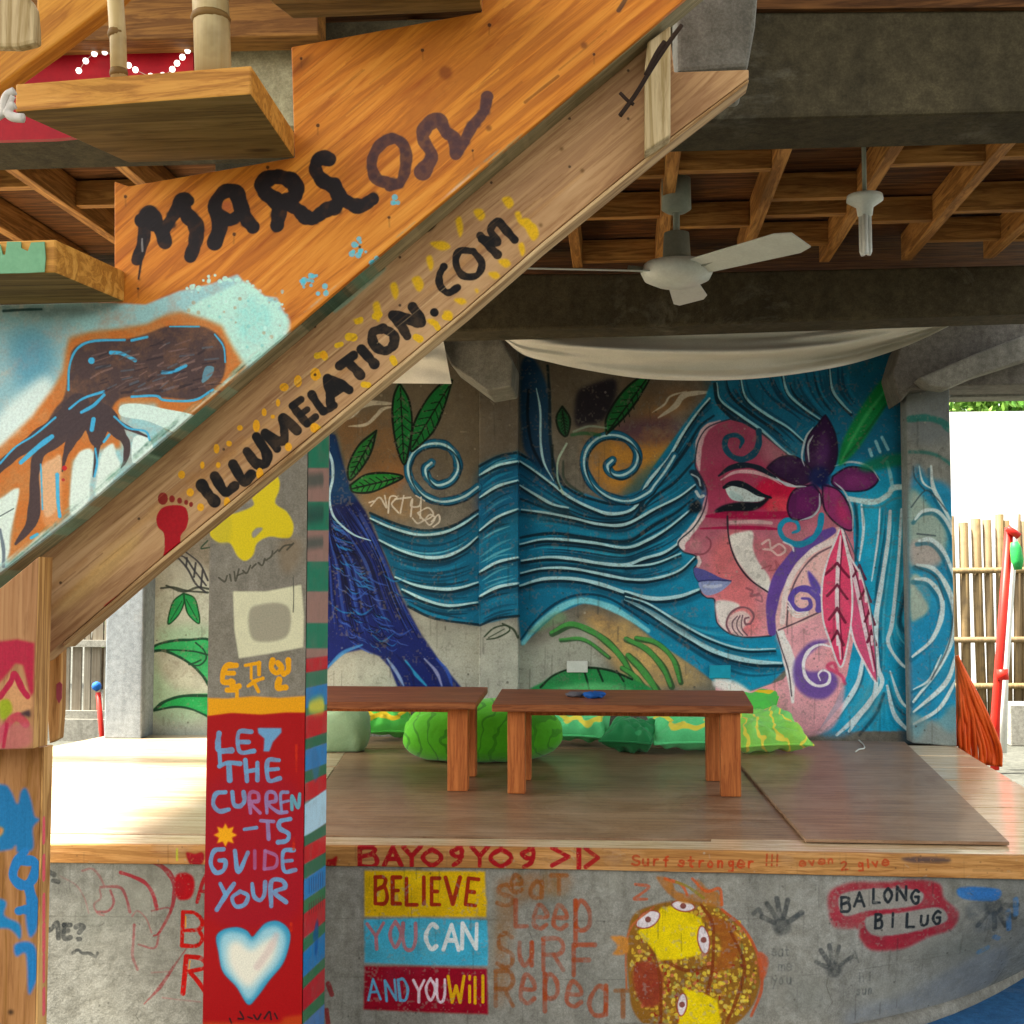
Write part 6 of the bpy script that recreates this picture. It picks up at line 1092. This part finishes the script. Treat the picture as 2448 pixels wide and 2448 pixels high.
def tread(bl, br, fl, fr, hfront, label=None):
    z = hitY(*br, YST)[2]; B = [hitY(*bl, YST - .001), hitY(*br, YST - .001)]; Fr = [hitZ(*fl, z), hitZ(*fr, z)]
    for p in B + Fr: p[2] = z
    yf = (Fr[0][1] + Fr[1][1]) / 2; zt = hitY(fr[0], fr[1] - hfront, Fr[1][1])[2]
    q = [Fr[0], Fr[1], B[1], B[0]]; o = part('tread', prism([p + NA(0, 0, zt - z) for p in q], (0, 0, z - zt)), M_TREAD, st, bevel=.003, label=label)
    o.data.materials.append(M_UNDERSHADE)
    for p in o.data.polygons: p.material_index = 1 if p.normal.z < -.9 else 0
    return o, Fr, zt
t1, F1, zt1 = tread((306, 447), (704, 378), (35, 268), (600, 226), 70)
t2, F2, zt2 = tread((-110, 745), (298, 722), (-430, 668), (132, 652), 80, 'tread with green paint on its front edge')
t3, F3, zt3 = tread((700, 112), (1152, 28), (470, -130), (1120, -210), 80)
t4, F4, zt4 = tread((1156, -260), (1600, -340), (1040, -560), (1640, -640), 80)
t0, F0, zt0 = tread((-560, 1090), (-150, 1080), (-900, 1080), (-320, 1060), 80)
# green paint patch on the second tread
gq = [F2[0] * .5 + F2[1] * .5, F2[1]]
g0 = planeY(min(F2[0][1], F2[1][1]) - .003); gp_ = g0.hit(VA((-300, 1400), (0, 1410), (15, 1470), (30, 1470), (40, 1395), (120, 1395), (120, 1430), (160, 1450), (180, 1400), (255, 1395), (262, 1490), (255, 1570), (150, 1575), (-300, 1585)))
part('green_paint', prism(gp_, (0, .0025, 0)), material('sea_green_paint', 'plain', '#79ad84', '#6a9e76', .6), st)
# bamboo balusters standing on the first tread
def bamboo(name, pts, r, Y, nodes, parent):
    P = np.array([hitY(x, y, Y) for x, y in pts]); o = part(name, tube(P, r, 14), M_BAM, parent, smooth_=True)
    for ny in nodes:
        t = (ny - pts[0][1]) / (pts[-1][1] - pts[0][1]); p = P[0] + (P[-1] - P[0]) * t; part('node_ring', tube([p + NA(0, 0, .006), p, p - NA(0, 0, .006)], [r * 1.01, r * 1.12, r * 1.01], 14), M_BAMN, o, smooth_=True)
    return o
bamboo('bamboo_baluster', [(270, -90), (282, 90), (285, 200)], .0128, F1[0][1] * .5 + F1[1][1] * .5 + .05, [82, 175], st)
bamboo('thick_bamboo_post', [(498, -90), (506, 60), (510, 190)], .028, F1[1][1] + .06, [45], st)
rail = VO((420, -400), (1700, -400), (1240, 60), (600, 540), (200, 830), (0, 985), (-600, 1420), (-600, 1000), (0, 560), (420, 300))
px_prism('handrail', rail, 1.95, .04, material('rail_wood', 'wood', '#dc9f40', '#cb8c30', .55, angle=37, c3='#b07324', bump=.25), st, bevel=.004)
px_prism('rail_block', VO((-200, -200), (330, -40), (400, 90), (420, 300), (425, 490), (200, 545), (-200, 540)), 1.7, .02, M_PALE, st, bevel=.006)
# left support post: upper plank, lower post, narrow pale edges
post = empty('stair_post', tuple(hitY(50, 1700, 2.06) * NA(1, 1, 0)), 'painted timber post carrying the foot of the staircase at the left edge', 'post')
YU = 1.99
o = px_prism('upper_plank', [(-160, 1530), (0, 1406), (93, 1330), (80, 1790), (-160, 1796)], YU, .052, M_PO, post, canvas=C_PO, bevel=.002, label='upper plank painted with a crimson star shape')
o.data.materials.append(M_PE)  # light from the right put into a paler wood on the side face
for p in o.data.polygons: p.material_index = 1 if p.normal.x > .8 else 0
xl = hitY(-160, 2000, 2.06)[0]; zu = hitY(50, 1786, 2.06)[2]
part('lower_post', box(xl, XPE - .004, 2.06, YPE, 0, zu), M_PL, post, canvas=C_PL, label='lower post with blue painted blots')
part('post_side', prism([NA(XPE, 2.0605, 0), NA(XPE, YPE, 0), NA(XPE, YPE, zu), NA(XPE, 2.0605, zu)], (-.0035, 0, 0)), M_PED, post, canvas=C_PE, label='side of the post with pink dashes')
px_prism('back_plank', [(112, 1560), (148, 1530), (145, 1700), (140, 1766), (118, 1778), (112, 1700)], 2.17, .022, M_PE, post, bevel=.002, label='short plank behind with a rose spot')
px_prism('rose_spot', VG((325, 570), (345, 555), (357, 570), (355, 650), (340, 680), (325, 650)), 2.167, .002, material('rose_paint', 'plain', '#b0505c', '#a04650', .6), post)
# timber stub, rusty bars and cement block at the head of the stairs
tag(px_prism('pale_stub', [(1541, 160), (1548, 100), (1603, 60), (1603, 322), (1541, 362)], 2.06, .04, M_PALE, bevel=.003), 'short pale upright timber on the upper end of the lettered board', 'timber')
tag(px_prism('cement_block', [(1618, -90), (1818, -90), (1806, 60), (1788, 160), (1618, 172)], 2.3, .2, CONC_L, bevel=.008), 'pale grey cement block above the top end of the lettered board', 'block')
rb = empty('rusty_wire', tuple(hitY(1600, 90, 1.99)), 'rusty tie wire hanging beside the pale upright timber stub', 'wire')
for pts, r in (([(1630, 60), (1600, 100), (1560, 160), (1520, 225), (1482, 277)], .004), ([(1482, 222), (1500, 240), (1515, 250)], .003), ([(1590, 100), (1570, 130), (1545, 180)], .005)): part('wire_strand', tube(smooth3([hitY(x, y, 2.0) for x, y in pts]), r, 6), M_RUST, rb, smooth_=True)
# ================================================================ behind the stairs, upper left
tag(px_prism('horizontal_timber', [(-600, -80), (760, -120), (760, 84), (420, 92), (150, 98), (-600, 125)], 3.1, .09, M_BEAMW, bevel=.004), 'brown horizontal timber above the red panel at the upper left', 'timber')
tag(px_prism('lit_beam_patch', [(470, 92), (770, 82), (770, 300), (470, 300)], 3.22, .04, material('lit_beam_cement', 'concrete', '#c6bc98', '#b3a985', .8, c3='#8f8663', bump=.6)), 'cream rough patch for the lit face of the near beam, right of the thick bamboo post', 'beam face')  # lit stretch of the near beam, its brightness put into the colour
tag(px_prism('crimson_backdrop', [(-600, 125), (120, 106), (462, 98), (462, 300), (128, 332), (-600, 350)], 3.2, .02, M_RED), 'red painted panel behind the bamboo posts and string of white bulbs', 'panel')
sl = empty('string_lights', tuple(hitY(300, 130, 3.17)), 'string of small round white bulbs hung across the red panel', 'string lights')
bp = [(VA(p)[0]) for p in ((455, 408), (495, 352), (545, 310), (605, 300), (680, 330), (743, 377), (782, 403), (870, 440), (940, 435), (995, 400), (1022, 365), (1053, 330), (1083, 292), (1105, 255), (1130, 200))]
cordP = [hitY(x, y, 3.175) for x, y in bp]; part('cord', tube(smooth3(cordP), .0007, 5), M_ROPE, sl)
for p in cordP: part('bulb', lathe([(.001, -.0085), (.006, -.006), (.0085, 0), (.006, .006), (.001, .0085)], p, 12), M_BULB, sl, smooth_=True)
tie = empty('rope_tie', tuple(hitY(20, 260, 1.72)), 'white rope tied round the left corner of the upper tread', 'rope')
for pts, r in (([(-120, 1420), (0, 1330), (70, 1290), (130, 1230), (170, 1210)], .006), ([(70, 1290), (150, 1350), (270, 1365)], .007), ([(50, 1290), (45, 1200), (80, 1100), (170, 1050)], .006), ([(70, 1280), (110, 1200), (150, 1110)], .004)): part('rope_strand', tube(smooth3([hitY(*VO((x, y))[0], 1.68) for x, y in pts]), r, 8), M_ROPE, tie, smooth_=True)
# ================================================================ benches
def bench(lab, FL, FR, BR, BL_, legs, seed):
    yl = hitZ(legs[0][0], legs[0][2], ZS)[1]; zt = hitY(legs[0][0], FL[1], yl - .05)[2]
    b = empty('bench', (float(hitZ(legs[0][0], legs[0][2], ZS)[0]), float(yl), ZS), lab, 'bench', 'varnished brown benches standing on the stage')
    q = [hitZ(*FL, zt), hitZ(*FR, zt), hitZ(*BR, zt), hitZ(*BL_, zt)]; q[2][1] = q[3][1] = (q[2][1] + q[3][1]) / 2; th = .032
    part('seat', prism(q, (0, 0, -th)), M_BENCH, b, bevel=.004)
    for x0, x1, yb in legs:
        a, c = hitZ(x0, yb, ZS), hitZ(x1, yb, ZS); w = max(c[0] - a[0], .055) ; x = a[0]
        if yb < 1880: w = .08; x = c[0] - w
        part('leg', box(x, x + w, a[1], a[1] + .07, ZS + .001, zt - th - .0005), M_BLEG, b, bevel=.003)
    la, lb_ = [hitZ(l[0], l[2], ZS) for l in legs[:2]]
    x0 = min(la[0], lb_[0]) + .08; x1 = max(la[0], lb_[0]); part('apron', box(x0, x1 + .02, la[1] + .3, la[1] + .325, zt - th - .05, zt - th - .001), M_BLEG, b, bevel=.002)
    return b, q, zt
b1, q1, zb = bench('brown bench right of the other, with a blue cloth on its seat', (1176, 1684), (1801, 1688), (1781, 1653), (1201, 1645), [(1213, 1255, 1898), (1724, 1772, 1905), (1240, 1269, 1866), (1700, 1730, 1868)], 1)
b2, q2, zb2 = bench('brown bench whose left end is hidden behind the striped pillar', (560, 1677), (1137, 1679), (1168, 1641), (640, 1640), [(1069, 1118, 1892), (600, 648, 1890), (1110, 1137, 1857), (650, 676, 1857)], 2)
o = part('blue_cloth', [sack(NA(*(hitZ(1420, 1668, zb))), .045, .05, .016, .2, .8, .2, 5, 24, 14)], M_BLUE, smooth_=True, loc=tuple(hitZ(1420, 1668, zb))); tag(o, 'crumpled blue cloth lying on the right bench', 'cloth')
o = part('grey_cloth', [sack(NA(*(hitZ(1376, 1666, zb))), .04, .05, .013, -.3, .8, .2, 8, 24, 14)], M_GREYC, smooth_=True, loc=tuple(hitZ(1376, 1666, zb))); tag(o, 'small grey cloth beside the blue one on the right bench', 'cloth')
# ================================================================ bean bags
def bag(lab, x0, x1, ytop, ybot, mat, depth=.6, rot=0, e=.75, lump=.1, seed=0, cat='cushion', push=0):
    c = hitZ((x0 + x1) / 2, ybot, ZS); Y = c[1] + push; px = F / Y; sx = (x1 - x0) / 2 / px; sy = sx * depth; Yc = Y + sy; k = F / Yc
    zc = hitY((x0 + x1) / 2, ytop, Yc)[2]; sz = max((zc - ZS) / 1.8, .04); xc = hitY((x0 + x1) / 2, ybot, Yc)[0]
    o = part('floor_cushion', sack(NA(xc, Yc, ZS + .002), sx * Yc / Y / (1 if not rot else 1.02), sy, sz, rot, e, lump, seed), mat, smooth_=True, loc=(xc, Yc, ZS)); return tag(o, lab, cat, 'green cushions and bean bags heaped under the benches')
bag('pale grey green sack beside the striped pillar, furthest left', 735, 885, 1672, 1800, F_PALE, .5, .1, .7, .07, 3)
bag('big lime green bean bag between the two benches', 962, 1342, 1672, 1830, F_LIME, .62, 0, .9, .045, 6, 'bean bag')
def cush(lab, x, ybot, wpx, hpx, mat, tilt, rz, seed, push=0, t=.075):
    """a cushion whose lower edge touches the floor at photo point x, ybot (push = metres further back)"""
    c = hitZ(x, ybot, ZS); c[1] += push; k = c[1] / F; w, h = wpx * k / 2, hpx * k / 2; tl = math.radians(tilt)
    zc = h * math.sin(tl) + t * .8 * abs(math.cos(tl)) + .004; o = part('floor_cushion', pillow(NA(c[0], c[1] + h * math.cos(tl) * .9, ZS + zc), w, h, t, rz, tl, seed), mat, smooth_=True, loc=(c[0], c[1], ZS))
    part('piping', pillow_rim(NA(c[0], c[1] + h * math.cos(tl) * .9, ZS + zc), w * .995, h * .995, rz, tl), mat, o, smooth_=True)
    return tag(o, lab, 'cushion', 'green cushions heaped under the benches')
cush('green cushion with yellow print between the grey green sack and the lime bag', 905, 1778, 130, 120, F_BLK, 38, .2, 1, .1)
cush('mint cushion leaning against the left side of the lime bag', 985, 1770, 130, 125, F_MINT, 50, -.35, 2, .2)
cush('small lime cushion standing on end behind the lime bag, between the bench ends', 1185, 1765, 110, 150, F_LIME, 72, .3, 3, .42)
cush('mint cushion with a yellow patch just right of the lime bag', 1375, 1788, 175, 150, F_MINT, 30, -.12, 4, .03)
cush('dotted mint cushion propped up behind the middle of the right bench', 1470, 1762, 170, 140, F_DOT, 58, .1, 5, .25)
cush('dark green cushion lying flat in front of the dotted ones', 1512, 1803, 130, 110, F_DK, 16, -.35, 6, 0)
cush('second dotted mint cushion, propped right of the first', 1600, 1770, 165, 150, F_DOT, 52, -.2, 7, .22)
cush('mint cushion with yellow streaks behind the right bench leg', 1640, 1806, 170, 150, F_MINT, 26, .15, 8, .03)
cush('pale green cushion against the wall behind the right bench', 1740, 1775, 150, 150, F_PALE, 60, .1, 9, .25)
cush('yellow and mint cushion furthest right, beyond the bench leg', 1838, 1812, 185, 150, F_YEL, 24, .3, 10, .03)
cush('yellow green cushion half hidden behind the one furthest right', 1790, 1785, 160, 140, F_BLK, 40, -.25, 11, .18)
# ================================================================ hanging cloths
def sheet(topc, botc, Y, amp, seed, nu=90, nv=26):
    T = resample(smooth(topc), nu + 1); B = resample(smooth(botc), nu + 1); rg = np.random.default_rng(seed); ph = rg.random(5) * 6
    def fn(u, v):
        i = int(round(u * nu)); p = T[i] * (1 - v) + B[i] * v; g = math.sin(u * math.pi) ** .5
        dy = amp * (math.sin(v * 9 + u * 2 + ph[0]) * .4 + math.sin(v * 17 - u * 3 + ph[1]) * .22 + math.sin(u * 12 + v * 5 + ph[2]) * .15 + math.sin(v * 34 + u * 9 + 2 * math.sin(u * 7) + ph[3]) * .1 + math.sin(u * 47 + ph[4]) * .05 * (1 - v)) * (.3 + g) + .12 * v
        return hitY(p[0], p[1], Y + dy)
    return grid(fn, nu, nv)
o = part('hanging_cloth', sheet(VW((928, 612), (1200, 600), (1500, 598), (1796, 598)), VW((946, 636), (985, 668), (1040, 684), (1100, 697), (1200, 713), (1300, 718), (1400, 716), (1500, 706), (1600, 688), (1680, 664), (1740, 640), (1798, 612)), 6.5, .15, 4), M_CLOTH, smooth_=True); tag(o, 'off white cloth sagging in folds below the far beam over the mural', 'cloth')
o = part('hanging_cloth', sheet(VE((200, 90), (450, 80), (740, 110)), VE((250, 402), (500, 402), (795, 405)), 6.6, .04, 5, 30, 12), M_CLOTH, smooth_=True); tag(o, 'smaller pale cloth hanging left of the tapered haunch', 'cloth')
# ================================================================ ceiling fan and bulb
YF = 4.9; fc = hitY(1618, 650, YF)
fan = empty('ceiling_fan', tuple(fc), 'white three bladed ceiling fan hanging from the joists', 'fan')
def zpx(y, Y=YF): return hitY(1618, y, Y)[2] - fc[2]
pxm = YF / F
part('canopy', lathe([(.01, zpx(425)), (.058, zpx(428)), (.06, zpx(500)), (.04, zpx(508)), (.01, zpx(510))], fc, 20), M_GREYM, fan, smooth_=True)
part('rod', tube([fc + NA(0, 0, zpx(380)), fc + NA(0, 0, zpx(630))], .014, 10), M_GREYM, fan, smooth_=True)
part('motor_cup', lathe([(.01, zpx(555)), (.05, zpx(558)), (.056, zpx(615)), (.08, zpx(625)), (.02, zpx(630))], fc, 24), M_GREYM, fan, smooth_=True)
part('motor_housing', lathe([(.02, zpx(620)), (.13, zpx(632)), (.145, zpx(650)), (.13, zpx(668)), (.08, zpx(682)), (.02, zpx(686))], fc, 32), M_WHITE, fan, smooth_=True)
def blade(ang, L, tilt=.2):
    d = NA(math.cos(ang), math.sin(ang), 0); n = NA(-math.sin(ang), math.cos(ang), 0); V = []
    for i in range(9):
        t = i / 8; w = .055 + .02 * t - (.022 * max(0, t - .88) / .12); r = .12 + (L - .12) * t; zz = -.004 + tilt * .04 * t
        for s_, dz in ((-1, 0), (1, 0)):
            for th in (0, .006): V.append(fc + d * r + n * w * s_ + NA(0, 0, zz + s_ * w * tilt + th))
    Fc = []
    for i in range(8):
        a = i * 4; b = a + 4; Fc += [(a, a + 2, b + 2, b), (a + 1, b + 1, b + 3, a + 3), (a, b, b + 1, a + 1), (a + 2, a + 3, b + 3, b + 2)]
    Fc += [(0, 1, 3, 2), (32, 34, 35, 33)]
    part('blade', (np.array(V), Fc), M_WHITE, fan, bevel=.002); part('blade_arm', tube([fc + d * .06 + NA(0, 0, .0), fc + d * .2 + NA(0, 0, .006)], .012, 6), M_GREYM, fan)
blade(math.radians(312), .63, -.3); blade(math.radians(194), .64, -.25); blade(math.radians(80), .5, -.2)
YL_ = 4.4; lc = hitY(2068, 520, YL_)
lamp = empty('ceiling_lamp', tuple(lc), 'unlit white tube bulb in a round holder hanging right of the fan', 'lamp')
zl = lambda y: hitY(2068, y, YL_)[2] - lc[2]
part('holder', lathe([(.01, zl(462)), (.062, zl(468)), (.064, zl(480)), (.03, zl(495)), (.026, zl(515)), (.01, zl(517))], lc, 24), M_WHITE, lamp, smooth_=True)
for a in (0, 1, 2):
    d = NA(math.cos(a * 2.09 + .3), math.sin(a * 2.09 + .3), 0) * .014; part('glass_tube', tube([lc + d + NA(0, 0, zl(512)), lc + d + NA(0, 0, zl(600)), lc + d * .6 + NA(0, 0, zl(608))], .0105, 8), M_GLASS, lamp, smooth_=True)
part('stem', tube([lc + NA(0, 0, zl(462)), lc + NA(0, 0, 3.2 - lc[2])], .008, 8), M_GREYM, lamp, smooth_=True)
# ================================================================ right hand side outside
YFN = 13.0
fence = empty('bamboo_fence', tuple(hitY(2380, 1400, YFN) * NA(1, 1, 0)), 'tall fence of upright bamboo canes beyond the right opening', 'fence')
x = hitY(2230, 1300, YFN)[0]; xe = hitY(2760, 1300, YFN)[0]
while x < xe:
    r = random.uniform(.034, .05); zt = hitY(2400, 1236 + random.uniform(-8, 14), YFN)[2]; lean = random.uniform(-.03, .03)
    if random.random() < .97: part('cane', tube([NA(x, YFN, .0), NA(x + lean, YFN + random.uniform(-.02, .02), zt * .5), NA(x + lean * 1.5, YFN, zt)], r, 8), M_CANE, fence, smooth_=True)
    x += r * 1.9 + random.uniform(-.006, .004)
for yy in (1365, 1530, 1640):
    z = hitY(2400, yy, YFN)[2]; part('rail', tube([NA(hitY(2230, 1300, YFN)[0], YFN - .07, z), NA(xe, YFN - .07, z + .02)], .03, 8), M_CANE, fence, smooth_=True)
kb = hitY(2400, 1717, 12.6); tag(part('cement_kerb', box(float(hitY(2392, 1700, 12.6)[0]), 9, 12.3, 12.7, 0, float(hitY(2392, 1678, 12.6)[2])), CONC_L, bevel=.01), 'low grey cement kerb at the foot of the bamboo fence', 'kerb')
tag(part('white_wall', box(float(hitY(2200, 1200, 17)[0]), 14, 17, 17.3, 0, float(hitY(2350, 984, 17)[2])), M_WHW), 'bright white painted wall standing behind the bamboo fence', 'wall')
def cord(o, pts, r, mat, Y, name='strand'): return part(name, tube(smooth3([hitY(*VI((x, y))[0], Y + random.uniform(-.02, .02)) for x, y in pts]), r, 6), mat, o, smooth_=True)
cb = empty('orange_cords', tuple(hitY(2320, 1700, 7.35)), 'bundle of orange cords hanging from the edge of the wave painted column', 'cord bundle')
for k in range(22):
    t = k / 21; xb = 1640 + 185 * t + random.uniform(-8, 8); yb = 500 + 20 * t if t > .3 else 430 + 200 * t; bow = random.uniform(-12, 14)
    cord(cb, [(1636, 30 + random.uniform(0, 12)), (1642 + 40 * t + bow * .3, 130), (1644 + 105 * t + bow, 270), (xb - 5, yb - 90), (xb, yb)], .0115, M_ORC, 7.4)
rp = empty('red_pole', tuple(hitY(2385, 1700, 10.5) * NA(1, 1, 0)), 'leaning red painted pole in front of the bamboo fence', 'pole')
part('shaft', tube([hitY(2378, 1840, 10.5), hitY(2380, 1710, 10.5), hitY(2388, 1600, 10.5), hitY(2413, 1262, 10.5)], .036, 10), M_REDP, rp, smooth_=True)
part('clamp', tube([hitY(2396, 1600, 10.45), hitY(2398, 1625, 10.45)], .045, 10), M_REDP, rp, smooth_=True)
part('cross_bar', tube([hitY(2408, 1262, 10.45), hitY(2436, 1282, 10.45)], .03, 8), M_REDP, rp, smooth_=True)
tag(part('white_pole', tube([hitY(2426, 1215, 10.7), hitY(2424, 1290, 10.7), hitY(2402, 1620, 10.7), hitY(2398, 1800, 10.7)], .03, 10), M_WHITE, smooth_=True), 'thin white pole leaning beside the red pole', 'pole')
tag(part('green_float', tube([hitY(2424, 1296, 10.4), hitY(2428, 1310, 10.4), hitY(2432, 1340, 10.4), hitY(2434, 1362, 10.4)], [.03, .045, .05, .03], 12), M_GRN1, smooth_=True), 'bright green oblong float hanging on the red pole', 'float')
# ================================================================ left hand side outside
YG = 12.0
gate = empty('slat_fence', tuple(hitY(200, 1500, YG) * NA(1, 1, 0)), 'weathered slatted screen seen through the gap at the left', 'fence')
X = lambda x: hitY(x, 1500, YG)[0]
Z = lambda y: hitY(200, y, YG)[2]
for x0, x1, y0, y1 in ((-300, -200, 1450, 1750), (-190, -60, 1450, 1750), (-50, 60, 1450, 1750), (66, 110, 1450, 1750), (113, 140, 1440, 1750), (143, 168, 1440, 1750), (175, 196, 1545, 1700), (203, 218, 1545, 1700), (221, 241, 1545, 1700), (205, 216, 1450, 1530), (222, 246, 1440, 1530), (178, 202, 1440, 1530), (250, 262, 1440, 1750), (266, 330, 1440, 1750)):
    part('slat', box(X(x0), X(x1), YG, YG + .03, Z(y1), Z(y0)), M_CANE2, gate)
for y0, y1 in ((1530, 1546), (1698, 1716)): part('rail', box(X(-300), X(300), YG - .05, YG - .001, Z(y1), Z(y0)), CONC_L, gate)
part('foot_wall', box(X(-300), X(300), YG - .1, YG + .1, 0, Z(1717)), CONC_L, gate)
rp = empty('red_pole', tuple(hitY(240, 1700, 8.1) * NA(1, 1, 0)), 'short red pole with a blue cap left of the grey column', 'pole')
part('shaft', tube([hitY(250, 1960, 8.1), hitY(244, 1762, 8.1), hitY(235, 1655, 8.1)], .018, 8), M_REDP, rp, smooth_=True); part('cap', lathe([(.005, -.035), (.028, -.02), (.032, 0), (.025, .02), (.004, .03)], hitY(231, 1640, 8.1), 12), M_BLUE, rp, smooth_=True)
# ================================================================ trees
M_LEAF = material('leaf', 'plain', '#5c8a34', '#3f6e26', .55, bump=0); M_LEAF2 = material('leaf_light', 'plain', '#7fa544', '#5f8c36', .55, bump=0); M_BARK = material('bark', 'concrete', '#6d5a44', '#54442f', .9, bump=.8)
for m in (M_LEAF, M_LEAF2): m.node_tree.nodes['Principled BSDF'].inputs['Transmission Weight'].default_value = .0
def tree(c, h, r, n, lab, mat, seed):
    t = empty('tree', (c[0], c[1], 0), lab, 'tree', 'trees beyond the fences'); rg = np.random.default_rng(seed)
    S = [tube([NA(*c, 0), NA(c[0] + .1, c[1], h * .35), NA(c[0], c[1] + .1, h * .7)], [.16, .12, .06], 8)]
    for k in range(7):
        a = rg.random() * 6.28; z0 = h * rg.uniform(.3, .6); e = NA(c[0] + r * .7 * math.cos(a), c[1] + r * .7 * math.sin(a), h * rg.uniform(.6, .9)); S.append(tube([NA(c[0], c[1], z0), (NA(c[0], c[1], z0) + e) / 2 + NA(0, 0, .1), e], [.06, .04, .015], 6))
    part('trunk', S, M_BARK, t)
    cl = rg.normal(size=(26, 3)); cl /= np.linalg.norm(cl, axis=1)[:, None]; cl = cl * rg.random((26, 1)) ** .4 * NA(r, r, h * .32) + NA(c[0], c[1], h * .68)
    P = cl[rg.integers(0, 26, n)] + rg.normal(size=(n, 3)) * r * .17; A = rg.normal(size=(n, 3)); A /= np.linalg.norm(A, axis=1)[:, None]; B = np.cross(A, rg.normal(size=(n, 3))); B /= np.linalg.norm(B, axis=1)[:, None]; s = rg.uniform(.05, .11, (n, 1))
    V = np.stack([P - A * s, P + B * s * .45, P + A * s, P - B * s * .45], 1).reshape(-1, 3); Fc = [(4 * i, 4 * i + 1, 4 * i + 2, 4 * i + 3) for i in range(n)]
    part('crown', (V, Fc), mat, t)
tree((float(hitY(2330, 1000, 20)[0]), 20), 7.0, 2.0, 12000, 'pale leafed tree showing over the white wall, left of the other', M_LEAF2, 1)
tree((float(hitY(2640, 1000, 19)[0]), 19), 7.4, 2.2, 12000, 'leafy green tree at the far right behind the white wall', M_LEAF, 2)
tree((float(hitY(230, 1500, 18)[0]), 18), 3.2, 1.6, 9000, 'low green tree behind the slatted screen on the left', M_LEAF2, 3)
